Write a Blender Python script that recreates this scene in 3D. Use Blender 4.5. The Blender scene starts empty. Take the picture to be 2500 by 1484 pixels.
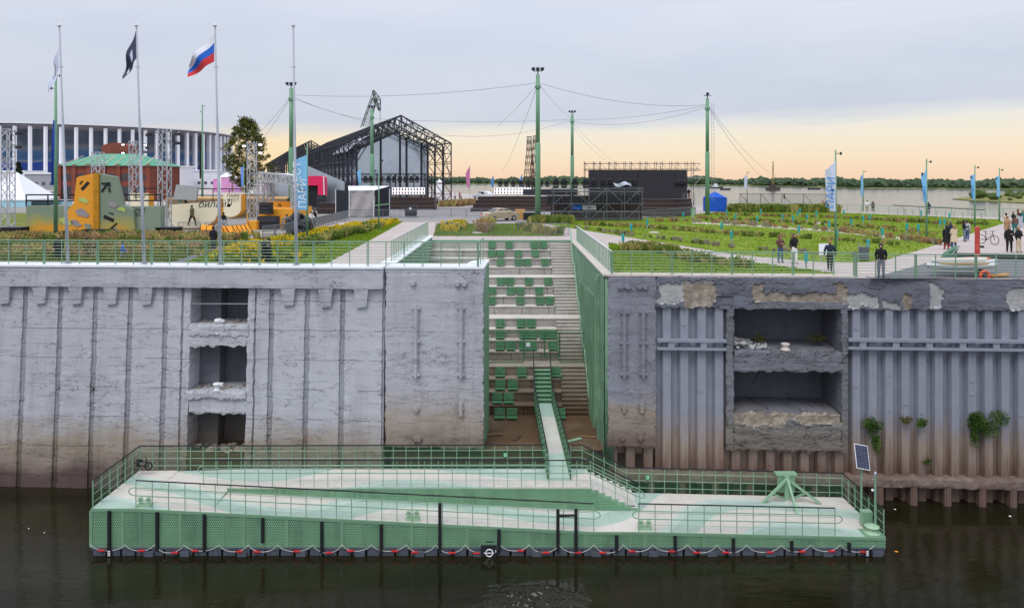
import bpy, math, random
from mathutils import Vector, Matrix, noise as mnoise
from mathutils.geometry import tessellate_polygon
random.seed(7)
R = math.radians
SC = bpy.context.scene
COL = SC.collection
# ------------------------------------------------------------------ camera, sky, sun, exposure
HC, FPX, HZ = 16.2, 1750.0, 435.0          # camera height over the water, focal length and horizon row of the photograph
cam = bpy.data.cameras.new('camera'); camo = bpy.data.objects.new('camera', cam); COL.objects.link(camo)
camo.location = (0, 0, HC); camo.rotation_euler = (R(90), 0, 0)
cam.sensor_width = 36.0; cam.lens = 36.0 * FPX / 2500.0
cam.shift_y = -(742 - HZ) / 2500.0
cam.clip_start = 0.5; cam.clip_end = 9000
SC.camera = camo
SC.view_settings.view_transform = 'Standard'; SC.view_settings.look = 'None'
SC.view_settings.exposure = 0.0; SC.view_settings.gamma = 1.0
SC.cycles.transparent_max_bounces = 24; SC.cycles.max_bounces = 6
SC.cycles.sample_clamp_indirect = 6.0

def lin(r, g, b):
    def f(c):
        c /= 255.0
        return c / 12.92 if c <= 0.04045 else ((c + 0.055) / 1.055) ** 2.4
    return (f(r), f(g), f(b), 1.0)

class NT:
    """tiny node-tree writer"""
    def __init__(s, tree): s.t = tree; s.n = tree.nodes; s.l = tree.links
    def new(s, kind, **kw):
        n = s.n.new(kind)
        for k, v in kw.items():
            if k.startswith('_'): setattr(n, k[1:], v)
            else: s.put(n.inputs[k.replace('__', ' ')], v)
        return n
    def put(s, sock, v):
        if hasattr(v, 'is_output'): s.l.new(v, sock)
        else: sock.default_value = v
    def m(s, op, a, b=0.0, c=None, clamp=False):
        n = s.n.new('ShaderNodeMath'); n.operation = op; n.use_clamp = clamp
        s.put(n.inputs[0], a); s.put(n.inputs[1], b)
        if c is not None: s.put(n.inputs[2], c)
        return n.outputs[0]
    def ramp(s, fac, stops, interp='LINEAR'):
        n = s.n.new('ShaderNodeValToRGB'); n.color_ramp.interpolation = interp
        e = n.color_ramp.elements
        while len(e) < len(stops): e.new(0.5)
        for i, (p, c) in enumerate(stops):
            e[i].position = p; e[i].color = c if hasattr(c, '__len__') else (c, c, c, 1)
        s.put(n.inputs[0], fac); return n.outputs[0]
    def noise(s, vec, scale=1.0, detail=4.0, rough=0.55, dist=0.0, out=0):
        n = s.n.new('ShaderNodeTexNoise'); s.put(n.inputs['Vector'], vec)
        s.put(n.inputs['Scale'], scale); n.inputs['Detail'].default_value = detail
        n.inputs['Roughness'].default_value = rough; n.inputs['Distortion'].default_value = dist
        return n.outputs[out]
    def mapv(s, vec, scale=(1, 1, 1), loc=(0, 0, 0), rot=(0, 0, 0)):
        n = s.n.new('ShaderNodeMapping'); s.put(n.inputs['Vector'], vec)
        n.inputs['Scale'].default_value = scale; n.inputs['Location'].default_value = loc; n.inputs['Rotation'].default_value = rot
        return n.outputs[0]
    def mix(s, f, a, b, mode='MIX'):
        n = s.n.new('ShaderNodeMix'); n.data_type = 'RGBA'; n.blend_type = mode
        s.put(n.inputs[0], f); s.put(n.inputs[6], a); s.put(n.inputs[7], b)
        return n.outputs[2]
    def sep(s, v):
        n = s.n.new('ShaderNodeSeparateXYZ'); s.put(n.inputs[0], v); return n.outputs
    def comb(s, x=0.0, y=0.0, z=0.0):
        n = s.n.new('ShaderNodeCombineXYZ'); s.put(n.inputs[0], x); s.put(n.inputs[1], y); s.put(n.inputs[2], z); return n.outputs[0]
    def pos(s): return s.n.new('ShaderNodeNewGeometry').outputs['Position']

world = bpy.data.worlds.new('World'); SC.world = world; world.use_nodes = True
w = NT(world.node_tree); w.n.clear()
SUN_EL, SUN_AZ = R(57), R(205)             # soft light of the cloud deck from high behind the camera
tc = w.new('ShaderNodeTexCoord')
d = w.sep(tc.outputs['Generated'])
horiz = w.m('SQRT', w.m('ADD', w.m('MULTIPLY', d[0], d[0]), w.m('MULTIPLY', d[1], d[1])))
el = w.m('ARCTAN2', d[2], horiz)                                   # elevation, radians
az = w.m('ARCTAN2', d[0], d[1])                                    # 0 = straight ahead, + right
clear = w.ramp(w.m('MULTIPLY', el, 5.0), [(0.0, lin(249, 214, 182)), (0.12, lin(250, 225, 194)), (0.25, lin(246, 232, 208)), (0.40, lin(236, 233, 226)), (1.0, lin(208, 215, 228))])
dz = w.m('ADD', az, 0.34)
glow = w.m('EXPONENT', w.m('MULTIPLY', w.m('ADD', w.m('MULTIPLY', w.m('MULTIPLY', dz, dz), 60.0), w.m('MULTIPLY', w.m('MULTIPLY', el, el), 160.0)), -1.0))
clear = w.mix(w.m('MULTIPLY', glow, 0.8), clear, lin(255, 224, 168))
stretch = w.comb(w.m('MULTIPLY', az, 2.2), w.m('MULTIPLY', el, 20.0), 0.0)
nz = w.noise(stretch, 1.3, 5.0, 0.55)
cl0 = w.noise(stretch, 2.6, 4.0, 0.5)
side = w.m('MAXIMUM', w.m('SUBTRACT', w.m('ABSOLUTE', w.m('SUBTRACT', az, 0.15)), 0.62), 0.0)          # the clear strip lies towards the sunset only
edge = w.m('SUBTRACT', w.m('ADD', w.m('ADD', 0.062, w.m('MULTIPLY', w.m('SUBTRACT', nz, 0.5), 0.035)), w.m('MULTIPLY', az, 0.020)), w.m('MULTIPLY', side, 0.22))
deck = w.m('DIVIDE', w.m('SUBTRACT', el, edge), w.m('ADD', 0.008, w.m('MULTIPLY', cl0, 0.02)))
deck = w.n.new('ShaderNodeClamp').outputs[0] if False else w.m('MINIMUM', w.m('MAXIMUM', deck, 0.0), 1.0)
cl = w.noise(w.comb(w.m('MULTIPLY', az, 3.0), w.m('MULTIPLY', el, 11.0), 3.0), 1.1, 4.0, 0.5)
cloud = w.mix(cl, lin(196, 204, 222), lin(226, 228, 237))
lift = w.m('ADD', 0.83, w.m('MULTIPLY', w.m('SINE', w.m('MAXIMUM', el, 0.0)), 1.15))   # an overcast vault is brighter overhead
bright = w.mix(1.0, cloud, w.comb(lift, lift, lift), 'MULTIPLY')
sky = w.mix(deck, clear, bright)
nish = w.new('ShaderNodeTexSky', _sky_type='NISHITA', _sun_disc=False, _sun_elevation=SUN_EL, _sun_rotation=SUN_AZ)
skyl = w.new('ShaderNodeBackground', Strength=0.94); w.l.new(sky, skyl.inputs[0])
skyn = w.new('ShaderNodeBackground', Strength=0.012); w.l.new(nish.outputs[0], skyn.inputs[0])
addn = w.new('ShaderNodeAddShader'); w.l.new(skyl.outputs[0], addn.inputs[0]); w.l.new(skyn.outputs[0], addn.inputs[1])
wo = w.new('ShaderNodeOutputWorld'); w.l.new(addn.outputs[0], wo.inputs[0])

sl = bpy.data.lights.new('sun', 'SUN'); sl.energy = 1.45; sl.angle = R(28); sl.color = (1.0, 0.955, 0.9)
so = bpy.data.objects.new('sun', sl); COL.objects.link(so)
sd = Vector((math.sin(SUN_AZ) * math.cos(SUN_EL), math.cos(SUN_AZ) * math.cos(SUN_EL), math.sin(SUN_EL)))
so.rotation_euler = sd.to_track_quat('Z', 'Y').to_euler(); so.location = sd * 200

# ------------------------------------------------------------------ helpers
G = HC - 5.0                                # level of the promenade over the water
def at(px, py, D): return Vector(((px - 1250) / FPX * D, D, HC - (py - HZ) / FPX * D))
def gnd(px, py, z=None):
    z = G if z is None else z
    return at(px, py, FPX * (HC - z) / (py - HZ))
SL = 0.05; KW = 1 / math.sqrt(1 + SL * SL)  # the quay wall runs slightly askew to the view
def WU(px):
    t = (px - 1250) / FPX; return t * 37 / (1 + SL * t) / KW
def WZ(px, py):
    t = (px - 1250) / FPX; return HC - (py - HZ) * (37 / (1 + SL * t)) / FPX
def W(u, o, z, b=0.0):
    o = o + b * (11.6 - z)
    return Vector((u * KW - o * SL * KW, 37 - u * SL * KW - o * KW, z))
def nz3(x, y, z): return mnoise.noise(Vector((x, y, z)))

class MB:
    def __init__(s): s.v = []; s.f = []; s.mi = []; s.m = 0
    def face(s, idx): s.f.append(tuple(idx)); s.mi.append(s.m)
    def add(s, vs, fs):
        b = len(s.v); s.v.extend(tuple(p) for p in vs)
        for f in fs: s.f.append(tuple(b + i for i in f)); s.mi.append(s.m)
        return s
    def hexa(s, p): return s.add(p, [(3, 2, 1, 0), (4, 5, 6, 7), (0, 1, 5, 4), (1, 2, 6, 5), (2, 3, 7, 6), (3, 0, 4, 7)])
    def box(s, x0, x1, y0, y1, z0, z1):
        return s.hexa([(x0, y0, z0), (x1, y0, z0), (x1, y1, z0), (x0, y1, z0), (x0, y0, z1), (x1, y0, z1), (x1, y1, z1), (x0, y1, z1)])
    def cbox(s, c, sx, sy, sz): return s.box(c[0] - sx / 2, c[0] + sx / 2, c[1] - sy / 2, c[1] + sy / 2, c[2] - sz / 2, c[2] + sz / 2)
    def wbox(s, u0, u1, z0, z1, o0, o1, b=0.0):
        return s.hexa([W(u0, o1, z0, b), W(u1, o1, z0, b), W(u1, o0, z0, b), W(u0, o0, z0, b), W(u0, o1, z1, b), W(u1, o1, z1, b), W(u1, o0, z1, b), W(u0, o0, z1, b)])
    def beam(s, a, b, wd, ht, up=(0, 0, 1)):
        a = Vector(a); b = Vector(b); t = (b - a).normalized(); up = Vector(up)
        if abs(t.dot(up)) > 0.98: up = Vector((0, 1, 0))
        x = t.cross(up).normalized() * wd / 2; y = x.cross(t).normalized() * ht / 2
        return s.hexa([a - x - y, a + x - y, a + x + y, a - x + y, b - x - y, b + x - y, b + x + y, b - x + y])
    def tube(s, pts, r, n=6, caps=True):
        pts = [Vector(p) for p in pts]; k = len(pts); rs = r if hasattr(r, '__len__') else [r] * k
        base = len(s.v); ref = None
        for i, p in enumerate(pts):
            t = (pts[min(i + 1, k - 1)] - pts[max(i - 1, 0)])
            t = t.normalized() if t.length > 1e-9 else Vector((0, 0, 1))
            if ref is None or abs(ref.dot(t)) > 0.95: ref = Vector((1, 0, 0)) if abs(t.x) < 0.8 else Vector((0, 1, 0))
            a = t.cross(ref).normalized(); b = t.cross(a)
            for j in range(n):
                q = 2 * math.pi * j / n
                s.v.append(tuple(p + (a * math.cos(q) + b * math.sin(q)) * rs[i]))
        for i in range(k - 1):
            for j in range(n):
                s.face((base + i * n + j, base + i * n + (j + 1) % n, base + (i + 1) * n + (j + 1) % n, base + (i + 1) * n + j))
        if caps:
            s.face([base + j for j in range(n)][::-1]); s.face([base + (k - 1) * n + j for j in range(n)])
        return s
    def prism(s, poly, vec):
        n = len(poly); vec = Vector(vec); b = len(s.v)
        s.v.extend(tuple(p) for p in poly); s.v.extend(tuple(Vector(p) + vec) for p in poly)
        tri = tessellate_polygon([[Vector(p) for p in poly]])
        for t in tri: s.face([b + i for i in t]); s.face([b + n + i for i in t][::-1])
        for i in range(n): s.face((b + i, b + (i + 1) % n, b + n + (i + 1) % n, b + n + i))
        return s
    def lathe(s, prof, c=(0, 0, 0), n=12):
        b = len(s.v)
        for (r, z) in prof:
            for j in range(n):
                q = 2 * math.pi * j / n; s.v.append((c[0] + r * math.cos(q), c[1] + r * math.sin(q), c[2] + z))
        for i in range(len(prof) - 1):
            for j in range(n): s.face((b + i * n + j, b + i * n + (j + 1) % n, b + (i + 1) * n + (j + 1) % n, b + (i + 1) * n + j))
        s.face([b + j for j in range(n)][::-1]); s.face([b + (len(prof) - 1) * n + j for j in range(n)])
        return s
    def blob(s, c, r, seed=0, rough=0.25, nu=10, nv=7, freq=1.3):
        c = Vector(c); r = r if hasattr(r, '__len__') else (r, r, r); b = len(s.v)
        for i in range(nv + 1):
            th = math.pi * i / nv
            for j in range(nu):
                q = 2 * math.pi * j / nu
                d = Vector((math.sin(th) * math.cos(q), math.sin(th) * math.sin(q), math.cos(th)))
                k = 1 + rough * 1.6 * nz3(d.x * freq + seed * 3.1, d.y * freq + seed, d.z * freq)
                s.v.append((c.x + d.x * r[0] * k, c.y + d.y * r[1] * k, c.z + d.z * r[2] * k))
        for i in range(nv):
            for j in range(nu): s.face((b + i * nu + j, b + (i + 1) * nu + j, b + (i + 1) * nu + (j + 1) % nu, b + i * nu + (j + 1) % nu))
        return s
    def sheet(s, P, nu, nv, mf=None):
        """P(a, b) -> point for a, b in 0..1"""
        b0 = len(s.v)
        for i in range(nv + 1):
            for j in range(nu + 1): s.v.append(tuple(P(j / nu, i / nv)))
        for i in range(nv):
            for j in range(nu):
                s.f.append((b0 + i * (nu + 1) + j, b0 + i * (nu + 1) + j + 1, b0 + (i + 1) * (nu + 1) + j + 1, b0 + (i + 1) * (nu + 1) + j))
                s.mi.append(mf((j + .5) / nu, (i + .5) / nv) if mf else s.m)
        return s
    def build(s, name, mat, parent=None, smooth=False, loc=None):
        me = bpy.data.meshes.new(name); me.from_pydata(s.v, [], s.f); 
        for m in (mat if isinstance(mat, (list, tuple)) else [mat]): me.materials.append(m)
        if any(s.mi): me.polygons.foreach_set('material_index', s.mi)
        if smooth: me.polygons.foreach_set('use_smooth', [True] * len(me.polygons))
        me.update()
        return link(name, me, parent, loc)
def wloc(o):
    v = Vector(o.location); p = o.parent
    while p: v = v + Vector(p.location); p = p.parent
    return v
def link(name, data, parent=None, loc=None):
    o = bpy.data.objects.new(name, data); COL.objects.link(o)
    if parent is not None:
        o.parent = parent
        o.location = -wloc(parent) if loc is None else loc
    elif loc is not None: o.location = loc
    return o
def tag(o, label=None, cat=None, group=None, kind=None):
    if label: o['label'] = label
    if cat: o['category'] = cat
    if group: o['group'] = group
    if kind: o['kind'] = kind
    return o
def thing(name, label, cat, loc=(0, 0, 0), group=None, kind=None):
    o = bpy.data.objects.new(name, None); COL.objects.link(o); o.location = loc; o.empty_display_size = 0.3
    return tag(o, label, cat, group, kind)
def kids(o, _c={}): return [c for c in COL.objects if c.parent == o]
def copy_tree(o, loc, rotz=0.0, label=None, group=None, scale=None, tree=None):
    c = o.copy(); COL.objects.link(c); c.location = loc; c.rotation_euler = (0, 0, rotz)
    if scale: c.scale = scale if hasattr(scale, '__len__') else (scale,) * 3
    if label: c['label'] = label
    if group: c['group'] = group
    for ch in (tree if tree is not None else kids(o)):
        k = ch.copy(); COL.objects.link(k); k.parent = c
    return c
ORD = ['first', 'second', 'third', 'fourth', 'fifth', 'sixth', 'seventh', 'eighth', 'ninth', 'tenth', 'eleventh', 'twelfth', 'thirteenth', 'fourteenth', 'fifteenth',
       'sixteenth', 'seventeenth', 'eighteenth', 'nineteenth', 'twentieth', 'twenty-first', 'twenty-second', 'twenty-third', 'twenty-fourth', 'twenty-fifth', 'twenty-sixth',
       'twenty-seventh', 'twenty-eighth', 'twenty-ninth', 'thirtieth', 'thirty-first', 'thirty-second', 'thirty-third', 'thirty-fourth', 'thirty-fifth']

# ------------------------------------------------------------------ materials
MATS = {}
def mat(name, c, rough=0.75, var=0.15, scale=3.0, bump=0.0, bscale=None, metal=0.0, spec=0.4, c2=None, emit=0.0, alpha=None, world=True, detail=5.0, stretch=(1, 1, 1)):
    if name in MATS: return MATS[name]
    m = bpy.data.materials.new(name); m.use_nodes = True; t = NT(m.node_tree); t.n.clear(); MATS[name] = m
    b = t.new('ShaderNodeBsdfPrincipled'); o = t.new('ShaderNodeOutputMaterial'); t.l.new(b.outputs[0], o.inputs[0])
    c = tuple(c[:3]) + (1,)
    v = t.pos() if world else t.new('ShaderNodeTexCoord').outputs['Object']
    v = t.mapv(v, stretch)
    if var > 0 or c2:
        n = t.noise(v, scale, detail, 0.6)
        n2 = t.noise(v, scale * 7.3, 3.0, 0.6)
        ca = tuple(max(0, x * (1 - var)) for x in c[:3]) + (1,)
        cb = tuple(c2[:3]) + (1,) if c2 else tuple(x * (1 + var) for x in c[:3]) + (1,)
        f = t.m('ADD', t.m('MULTIPLY', n, 0.7), t.m('MULTIPLY', n2, 0.3))
        t.l.new(t.ramp(f, [(0.3, ca), (0.5, c), (0.72, cb)]), b.inputs['Base Color'])
    else: b.inputs['Base Color'].default_value = c
    b.inputs['Roughness'].default_value = rough; b.inputs['Metallic'].default_value = metal; b.inputs['Specular IOR Level'].default_value = spec
    if bump > 0:
        bn = t.new('ShaderNodeBump', Strength=min(1.0, bump), Distance=0.05)
        t.l.new(t.noise(v, bscale or scale * 6, 5.0, 0.65), bn.inputs['Height']); t.l.new(bn.outputs[0], b.inputs['Normal'])
    if emit > 0:
        b.inputs['Emission Color'].default_value = c; b.inputs['Emission Strength'].default_value = emit
    if alpha is not None: b.inputs['Alpha'].default_value = alpha
    return m

def perf(name, c, period=0.075, hole=0.40, axes='xz', rough=0.55):
    """perforated sheet metal: a hexagonal field of open holes"""
    m = bpy.data.materials.new(name); m.use_nodes = True; t = NT(m.node_tree); t.n.clear(); MATS[name] = m
    b = t.new('ShaderNodeBsdfPrincipled', Roughness=rough); PP = t.pos(); p = t.sep(PP)
    g = t.m('ADD', t.m('MULTIPLY', t.noise(t.mapv(PP, (1.6, 1.6, .35)), 1.0, 6, .7), .6), t.m('MULTIPLY', t.noise(PP, .7, 4, .6), .4))      # weathering runs
    t.l.new(t.ramp(g, [(.34, tuple(x * .66 for x in c[:3]) + (1,)), (.5, tuple(c[:3]) + (1,)), (.68, tuple(min(1, x * 1.16) for x in c[:3]) + (1,))]), b.inputs['Base Color'])
    p = t.sep(PP); u = p[0] if axes[0] == 'x' else p[1]; v = p[2]
    U = t.m('DIVIDE', u, period); V = t.m('DIVIDE', v, period * 0.866)
    row = t.m('FLOOR', V); U2 = t.m('ADD', U, t.m('MULTIPLY', t.m('FLOORED_MODULO', row, 2.0), 0.5))
    fu = t.m('SUBTRACT', t.m('FRACT', U2), 0.5); fv = t.m('MULTIPLY', t.m('SUBTRACT', t.m('FRACT', V), 0.5), 0.866)
    r = t.m('SQRT', t.m('ADD', t.m('MULTIPLY', fu, fu), t.m('MULTIPLY', fv, fv)))
    solid = t.m('GREATER_THAN', r, hole)
    tr = t.new('ShaderNodeBsdfTransparent'); mx = t.new('ShaderNodeMixShader')
    t.l.new(solid, mx.inputs[0]); t.l.new(tr.outputs[0], mx.inputs[1]); t.l.new(b.outputs[0], mx.inputs[2])
    o = t.new('ShaderNodeOutputMaterial'); t.l.new(mx.outputs[0], o.inputs[0])
    return m

def concrete(name, top, mid, low, z1, z2, z3, crack=0.6, rough=0.9, board=1.0, streak=0.5, relief=0.38):
    """painted old concrete: paint above the flood line, bare silt-stained concrete below it"""
    m = bpy.data.materials.new(name); m.use_nodes = True; t = NT(m.node_tree); t.n.clear(); MATS[name] = m
    b = t.new('ShaderNodeBsdfPrincipled', Roughness=rough); o = t.new('ShaderNodeOutputMaterial'); t.l.new(b.outputs[0], o.inputs[0])
    b.inputs['Specular IOR Level'].default_value = 0.25
    P = t.pos(); s = t.sep(P)
    wob = t.m('MULTIPLY', t.m('SUBTRACT', t.noise(t.mapv(P, (0.35, 0.35, 0.9)), 1.2, 6, 0.6), 0.5), 2.6)
    z = t.m('ADD', s[2], wob)
    f = t.m('DIVIDE', t.m('SUBTRACT', z, z3), z1 - z3, clamp=True)
    base = t.ramp(f, [(0.0, low), ((z2 - z3) / (z1 - z3), mid), (1.0, top)])
    boards = t.noise(t.mapv(P, (0.5, 0.5, 9.0)), 1.0, 5, 0.65)
    blot = t.noise(P, 0.55, 6, 0.6)
    drip = t.noise(t.mapv(P, (7.0, 7.0, 0.28)), 1.0, 4, 0.6)
    fine = t.noise(P, 16.0, 3, 0.6)
    k = t.m('ADD', 0.68, t.m('ADD', t.m('MULTIPLY', boards, 0.26 * board), t.m('ADD', t.m('MULTIPLY', blot, 0.28), t.m('ADD', t.m('MULTIPLY', drip, 0.16 * streak), t.m('MULTIPLY', fine, 0.10)))))
    col = t.mix(1.0, base, t.comb(k, k, k), 'MULTIPLY')
    # hairline cracks: thin zero-level lines of a wandering noise, only in some regions
    cn = t.noise(t.mapv(P, (0.35, 0.35, 1.0)), 0.9, 5, 0.62, 0.6)
    line = t.m('LESS_THAN', t.m('ABSOLUTE', t.m('SUBTRACT', cn, 0.5)), 0.0035)
    cn2 = t.noise(t.mapv(P, (0.16, 0.16, 1.1), (3, 9, 4)), 1.3, 6, 0.68, 0.3)
    line2 = t.m('LESS_THAN', t.m('ABSOLUTE', t.m('SUBTRACT', cn2, 0.47)), 0.0045)
    where = t.m('GREATER_THAN', t.noise(P, 0.33, 3, 0.5), 0.5)
    cr = t.m('MULTIPLY', t.m('MAXIMUM', t.m('MULTIPLY', line, where), line2), crack)
    pits = t.m('GREATER_THAN', t.noise(t.mapv(P, (1, 1, 2.4)), 5.0, 5, 0.7), 0.68)
    cr = t.m('MAXIMUM', cr, t.m('MULTIPLY', pits, 0.35 * crack))
    pour = t.m('ABSOLUTE', t.m('SUBTRACT', t.m('FRACT', t.m('DIVIDE', t.m('ADD', s[2], t.m('MULTIPLY', t.noise(t.mapv(P, (.5, .5, .0)), 1.0, 4, .6), .22)), 1.52)), .5))
    pl = t.m('MULTIPLY', t.m('LESS_THAN', pour, .011), t.m('GREATER_THAN', t.noise(t.mapv(P, (.6, .6, .25), (2, 7, 1)), 1.0, 4, .6), .47))
    cr = t.m('MAXIMUM', cr, t.m('MULTIPLY', pl, .62 * board))
    grime = t.ramp(t.noise(t.mapv(P, (1.1, 1.1, .16), (8, 3, 5)), 1.0, 6, .7), [(.50, 0.0), (.72, .55)])
    col = t.mix(t.m('MULTIPLY', grime, .8), col, t.mix(1.0, col, (.52, .50, .48, 1), 'MULTIPLY'))
    rs = t.m('MULTIPLY', t.m('GREATER_THAN', t.noise(t.mapv(P, (3.0, 3.0, .5), (1, 4, 9)), 1.0, 5, .7), .70), .45)
    col = t.mix(rs, col, lin(128, 92, 70))
    col = t.mix(cr, col, (0.045, 0.042, 0.042, 1))
    t.l.new(col, b.inputs['Base Color'])
    h = t.m('SUBTRACT', t.m('ADD', t.m('MULTIPLY', boards, 0.5), t.m('MULTIPLY', t.noise(P, 6.0, 6, 0.7), 0.8)), t.m('MULTIPLY', cr, 0.8))
    bn = t.new('ShaderNodeBump', Strength=relief, Distance=0.05); t.l.new(h, bn.inputs['Height']); t.l.new(bn.outputs[0], b.inputs['Normal'])
    return m

M_wall = concrete('left_wall_paint', lin(180, 182, 188), lin(156, 144, 130), lin(92, 76, 74), 3.9, 2.2, 0.4)
M_strip = concrete('joint_strip_concrete', lin(148, 151, 160), lin(132, 120, 107), lin(74, 62, 58), 3.9, 2.2, 0.4, crack=1.0)
M_block = concrete('block_paint', lin(176, 178, 185), lin(160, 148, 136), lin(100, 84, 78), 5.6, 3.4, 1.5, board=0.5, streak=1.0)
M_rblock = concrete('right_block_paint', lin(134, 136, 146), lin(150, 140, 128), lin(110, 94, 84), 5.3, 4.4, 2.4, board=0.5, streak=1.2)
M_rcap = concrete('right_cap_paint', lin(114, 117, 128), lin(114, 117, 128), lin(114, 117, 128), 3, 2, 1, board=0.3, streak=0.6, crack=0.8, relief=.6)
M_frame = concrete('niche_frame_concrete', lin(122, 123, 131), lin(128, 124, 118), lin(112, 98, 88), 4.6, 3.4, 1.6, board=0.2, crack=0.9, relief=.7)
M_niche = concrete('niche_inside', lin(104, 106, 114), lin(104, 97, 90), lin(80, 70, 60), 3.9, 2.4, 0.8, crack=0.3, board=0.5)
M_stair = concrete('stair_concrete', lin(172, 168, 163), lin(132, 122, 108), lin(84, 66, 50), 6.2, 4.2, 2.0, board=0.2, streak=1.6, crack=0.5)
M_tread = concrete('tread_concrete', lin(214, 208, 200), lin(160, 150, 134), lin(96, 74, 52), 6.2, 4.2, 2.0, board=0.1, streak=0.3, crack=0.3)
M_expose = mat('exposed_aggregate', lin(150, 138, 124), 0.95, 0.35, 3.0, 0.9, 22.0, c2=lin(196, 188, 176))
M_mortar = mat('pale_mortar_patch', lin(170, 170, 170), 0.95, 0.25, 1.6, 0.6, 12.0)
M_white = mat('white_coping_paint', lin(226, 228, 232), 0.7, 0.10, 2.0, 0.1)
M_coping = mat('pale_coping', lin(196, 188, 180), 0.85, 0.14, 2.0, 0.2)
M_pave = mat('promenade_paving', lin(180, 169, 164), 0.9, 0.12, 0.5, 0.15, 30.0)
M_asph = mat('dark_asphalt', lin(104, 104, 108), 0.92, 0.2, 0.8, 0.25, 40.0)
M_green = mat('green_paint', lin(118, 155, 125), 0.5, 0.08, 1.5)
M_greenp = mat('light_green_paint', lin(136, 172, 142), 0.5, 0.08, 1.5)
M_greend = mat('dark_green_paint', lin(62, 106, 76), 0.5, 0.1, 1.5)
M_black = mat('black_rubber', lin(30, 31, 36), 0.7, 0.2, 3.0)
M_dark = mat('dark_steel', lin(52, 54, 62), 0.6, 0.2, 2.0)
M_steel = mat('galvanised_steel', lin(168, 172, 178), 0.4, 0.12, 3.0, metal=0.5)
M_grey = mat('grey_pole_paint', lin(168, 172, 182), 0.5, 0.06, 2.0)
# ------------------------------------------------------------------ water, ground, lawns
def water_mat():
    m = bpy.data.materials.new('river_water'); m.use_nodes = True; t = NT(m.node_tree); t.n.clear()
    b = t.new('ShaderNodeBsdfPrincipled'); b.inputs['IOR'].default_value = 1.33
    P = t.pos(); s = t.sep(P)
    t.l.new(t.ramp(t.m('DIVIDE', s[1], 200.0), [(0.2, .06), (0.5, .15)]), b.inputs['Roughness']); t.l.new(t.ramp(t.m('DIVIDE', s[1], 200.0), [(0.2, .5), (0.5, 1.0)]), b.inputs['Specular IOR Level'])   # open river: small wind waves; reflection raised there to brighten the far water
    near = t.noise(t.mapv(P, (0.12, 0.3, 1)), 1.0, 4, 0.6)
    t.l.new(t.ramp(near, [(0.35, (0.010, 0.009, 0.004, 1)), (0.7, (0.020, 0.018, 0.008, 1))]), b.inputs['Base Color'])
    rip = t.noise(t.mapv(P, (0.55, 1.5, 1)), 1.0, 3, 0.55)
    rip2 = t.noise(t.mapv(P, (2.6, 5.5, 1)), 1.0, 3, 0.6)
    h = t.m('ADD', t.m('ADD', t.m('MULTIPLY', rip, 0.8), t.m('MULTIPLY', rip2, 0.16)), 0.0)
    bn = t.new('ShaderNodeBump', Strength=0.35, Distance=0.09); t.l.new(h, bn.inputs['Height']); t.l.new(bn.outputs[0], b.inputs['Normal'])
    o = t.new('ShaderNodeOutputMaterial'); t.l.new(b.outputs[0], o.inputs[0]); return m
wm = MB(); wm.add([(-4000, -60, 0), (4000, -60, 0), (4000, 7000, 0), (-4000, 7000, 0)], [(0, 1, 2, 3)])
M_water = water_mat()
river = tag(wm.build('river', M_water), 'dark river water around the pontoon and bright water beyond', kind='structure')
rp = MB()                                    # a patch of water stirred into short steep ripples
def ripple(a, c):
    x, y = -2.2 + 6.0 * a, 25.6 + 3.4 * c
    r_ = ((x - .75) / 2.2) ** 2 + ((y - 27.2) / 1.35) ** 2 + 1.1 * nz3(x * .9, y * 1.6, 4)
    k = max(0.0, min(1.0, (1.0 - r_) / .5))
    h = .10 * nz3(x * 2.4 + .5 * math.sin(y * 3), y * 5.0, 1) + .05 * nz3(x * 6, y * 11, 7)
    return Vector((x, y, .006 + k * (h + .06)))
rp.sheet(ripple, 230, 190)
rp.build('ripple_patch', M_water, river, True)

XR, XL, DT = 4.72, -6.3, 56.5               # the stair recess: right wall, left wall, top edge
land = [(-700, 72), (XL - .55, 37.2), (XL - .55, DT), (XR + .55, DT), (XR + .55, 36.65), (105, 31.6), (90, 58), (63.7, 89), (37.7, 121), (15, 190), (-5.8, 203), (-21, 250), (-120, 420), (-200, 1500), (-1600, 1500), (-1600, 72)]
lb = MB(); n = len(land)
lb.v = [(x, y, G - .004) for x, y in land] + [(x, y, -3) for x, y in land]
for tri in tessellate_polygon([[Vector((x, y, 0)) for x, y in land]]):
    a, b_, c = tri
    if (lb.v[b_][0] - lb.v[a][0]) * (lb.v[c][1] - lb.v[a][1]) - (lb.v[b_][1] - lb.v[a][1]) * (lb.v[c][0] - lb.v[a][0]) < 0: tri = (a, c, b_)
    lb.face(tri)
for i in range(n):
    if i not in (0, 1, 2, 3, 4): lb.face((i, i + n, (i + 1) % n + n, (i + 1) % n))
tag(lb.build('ground', M_pave), 'pinkish grey paved promenade', kind='structure')

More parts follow.
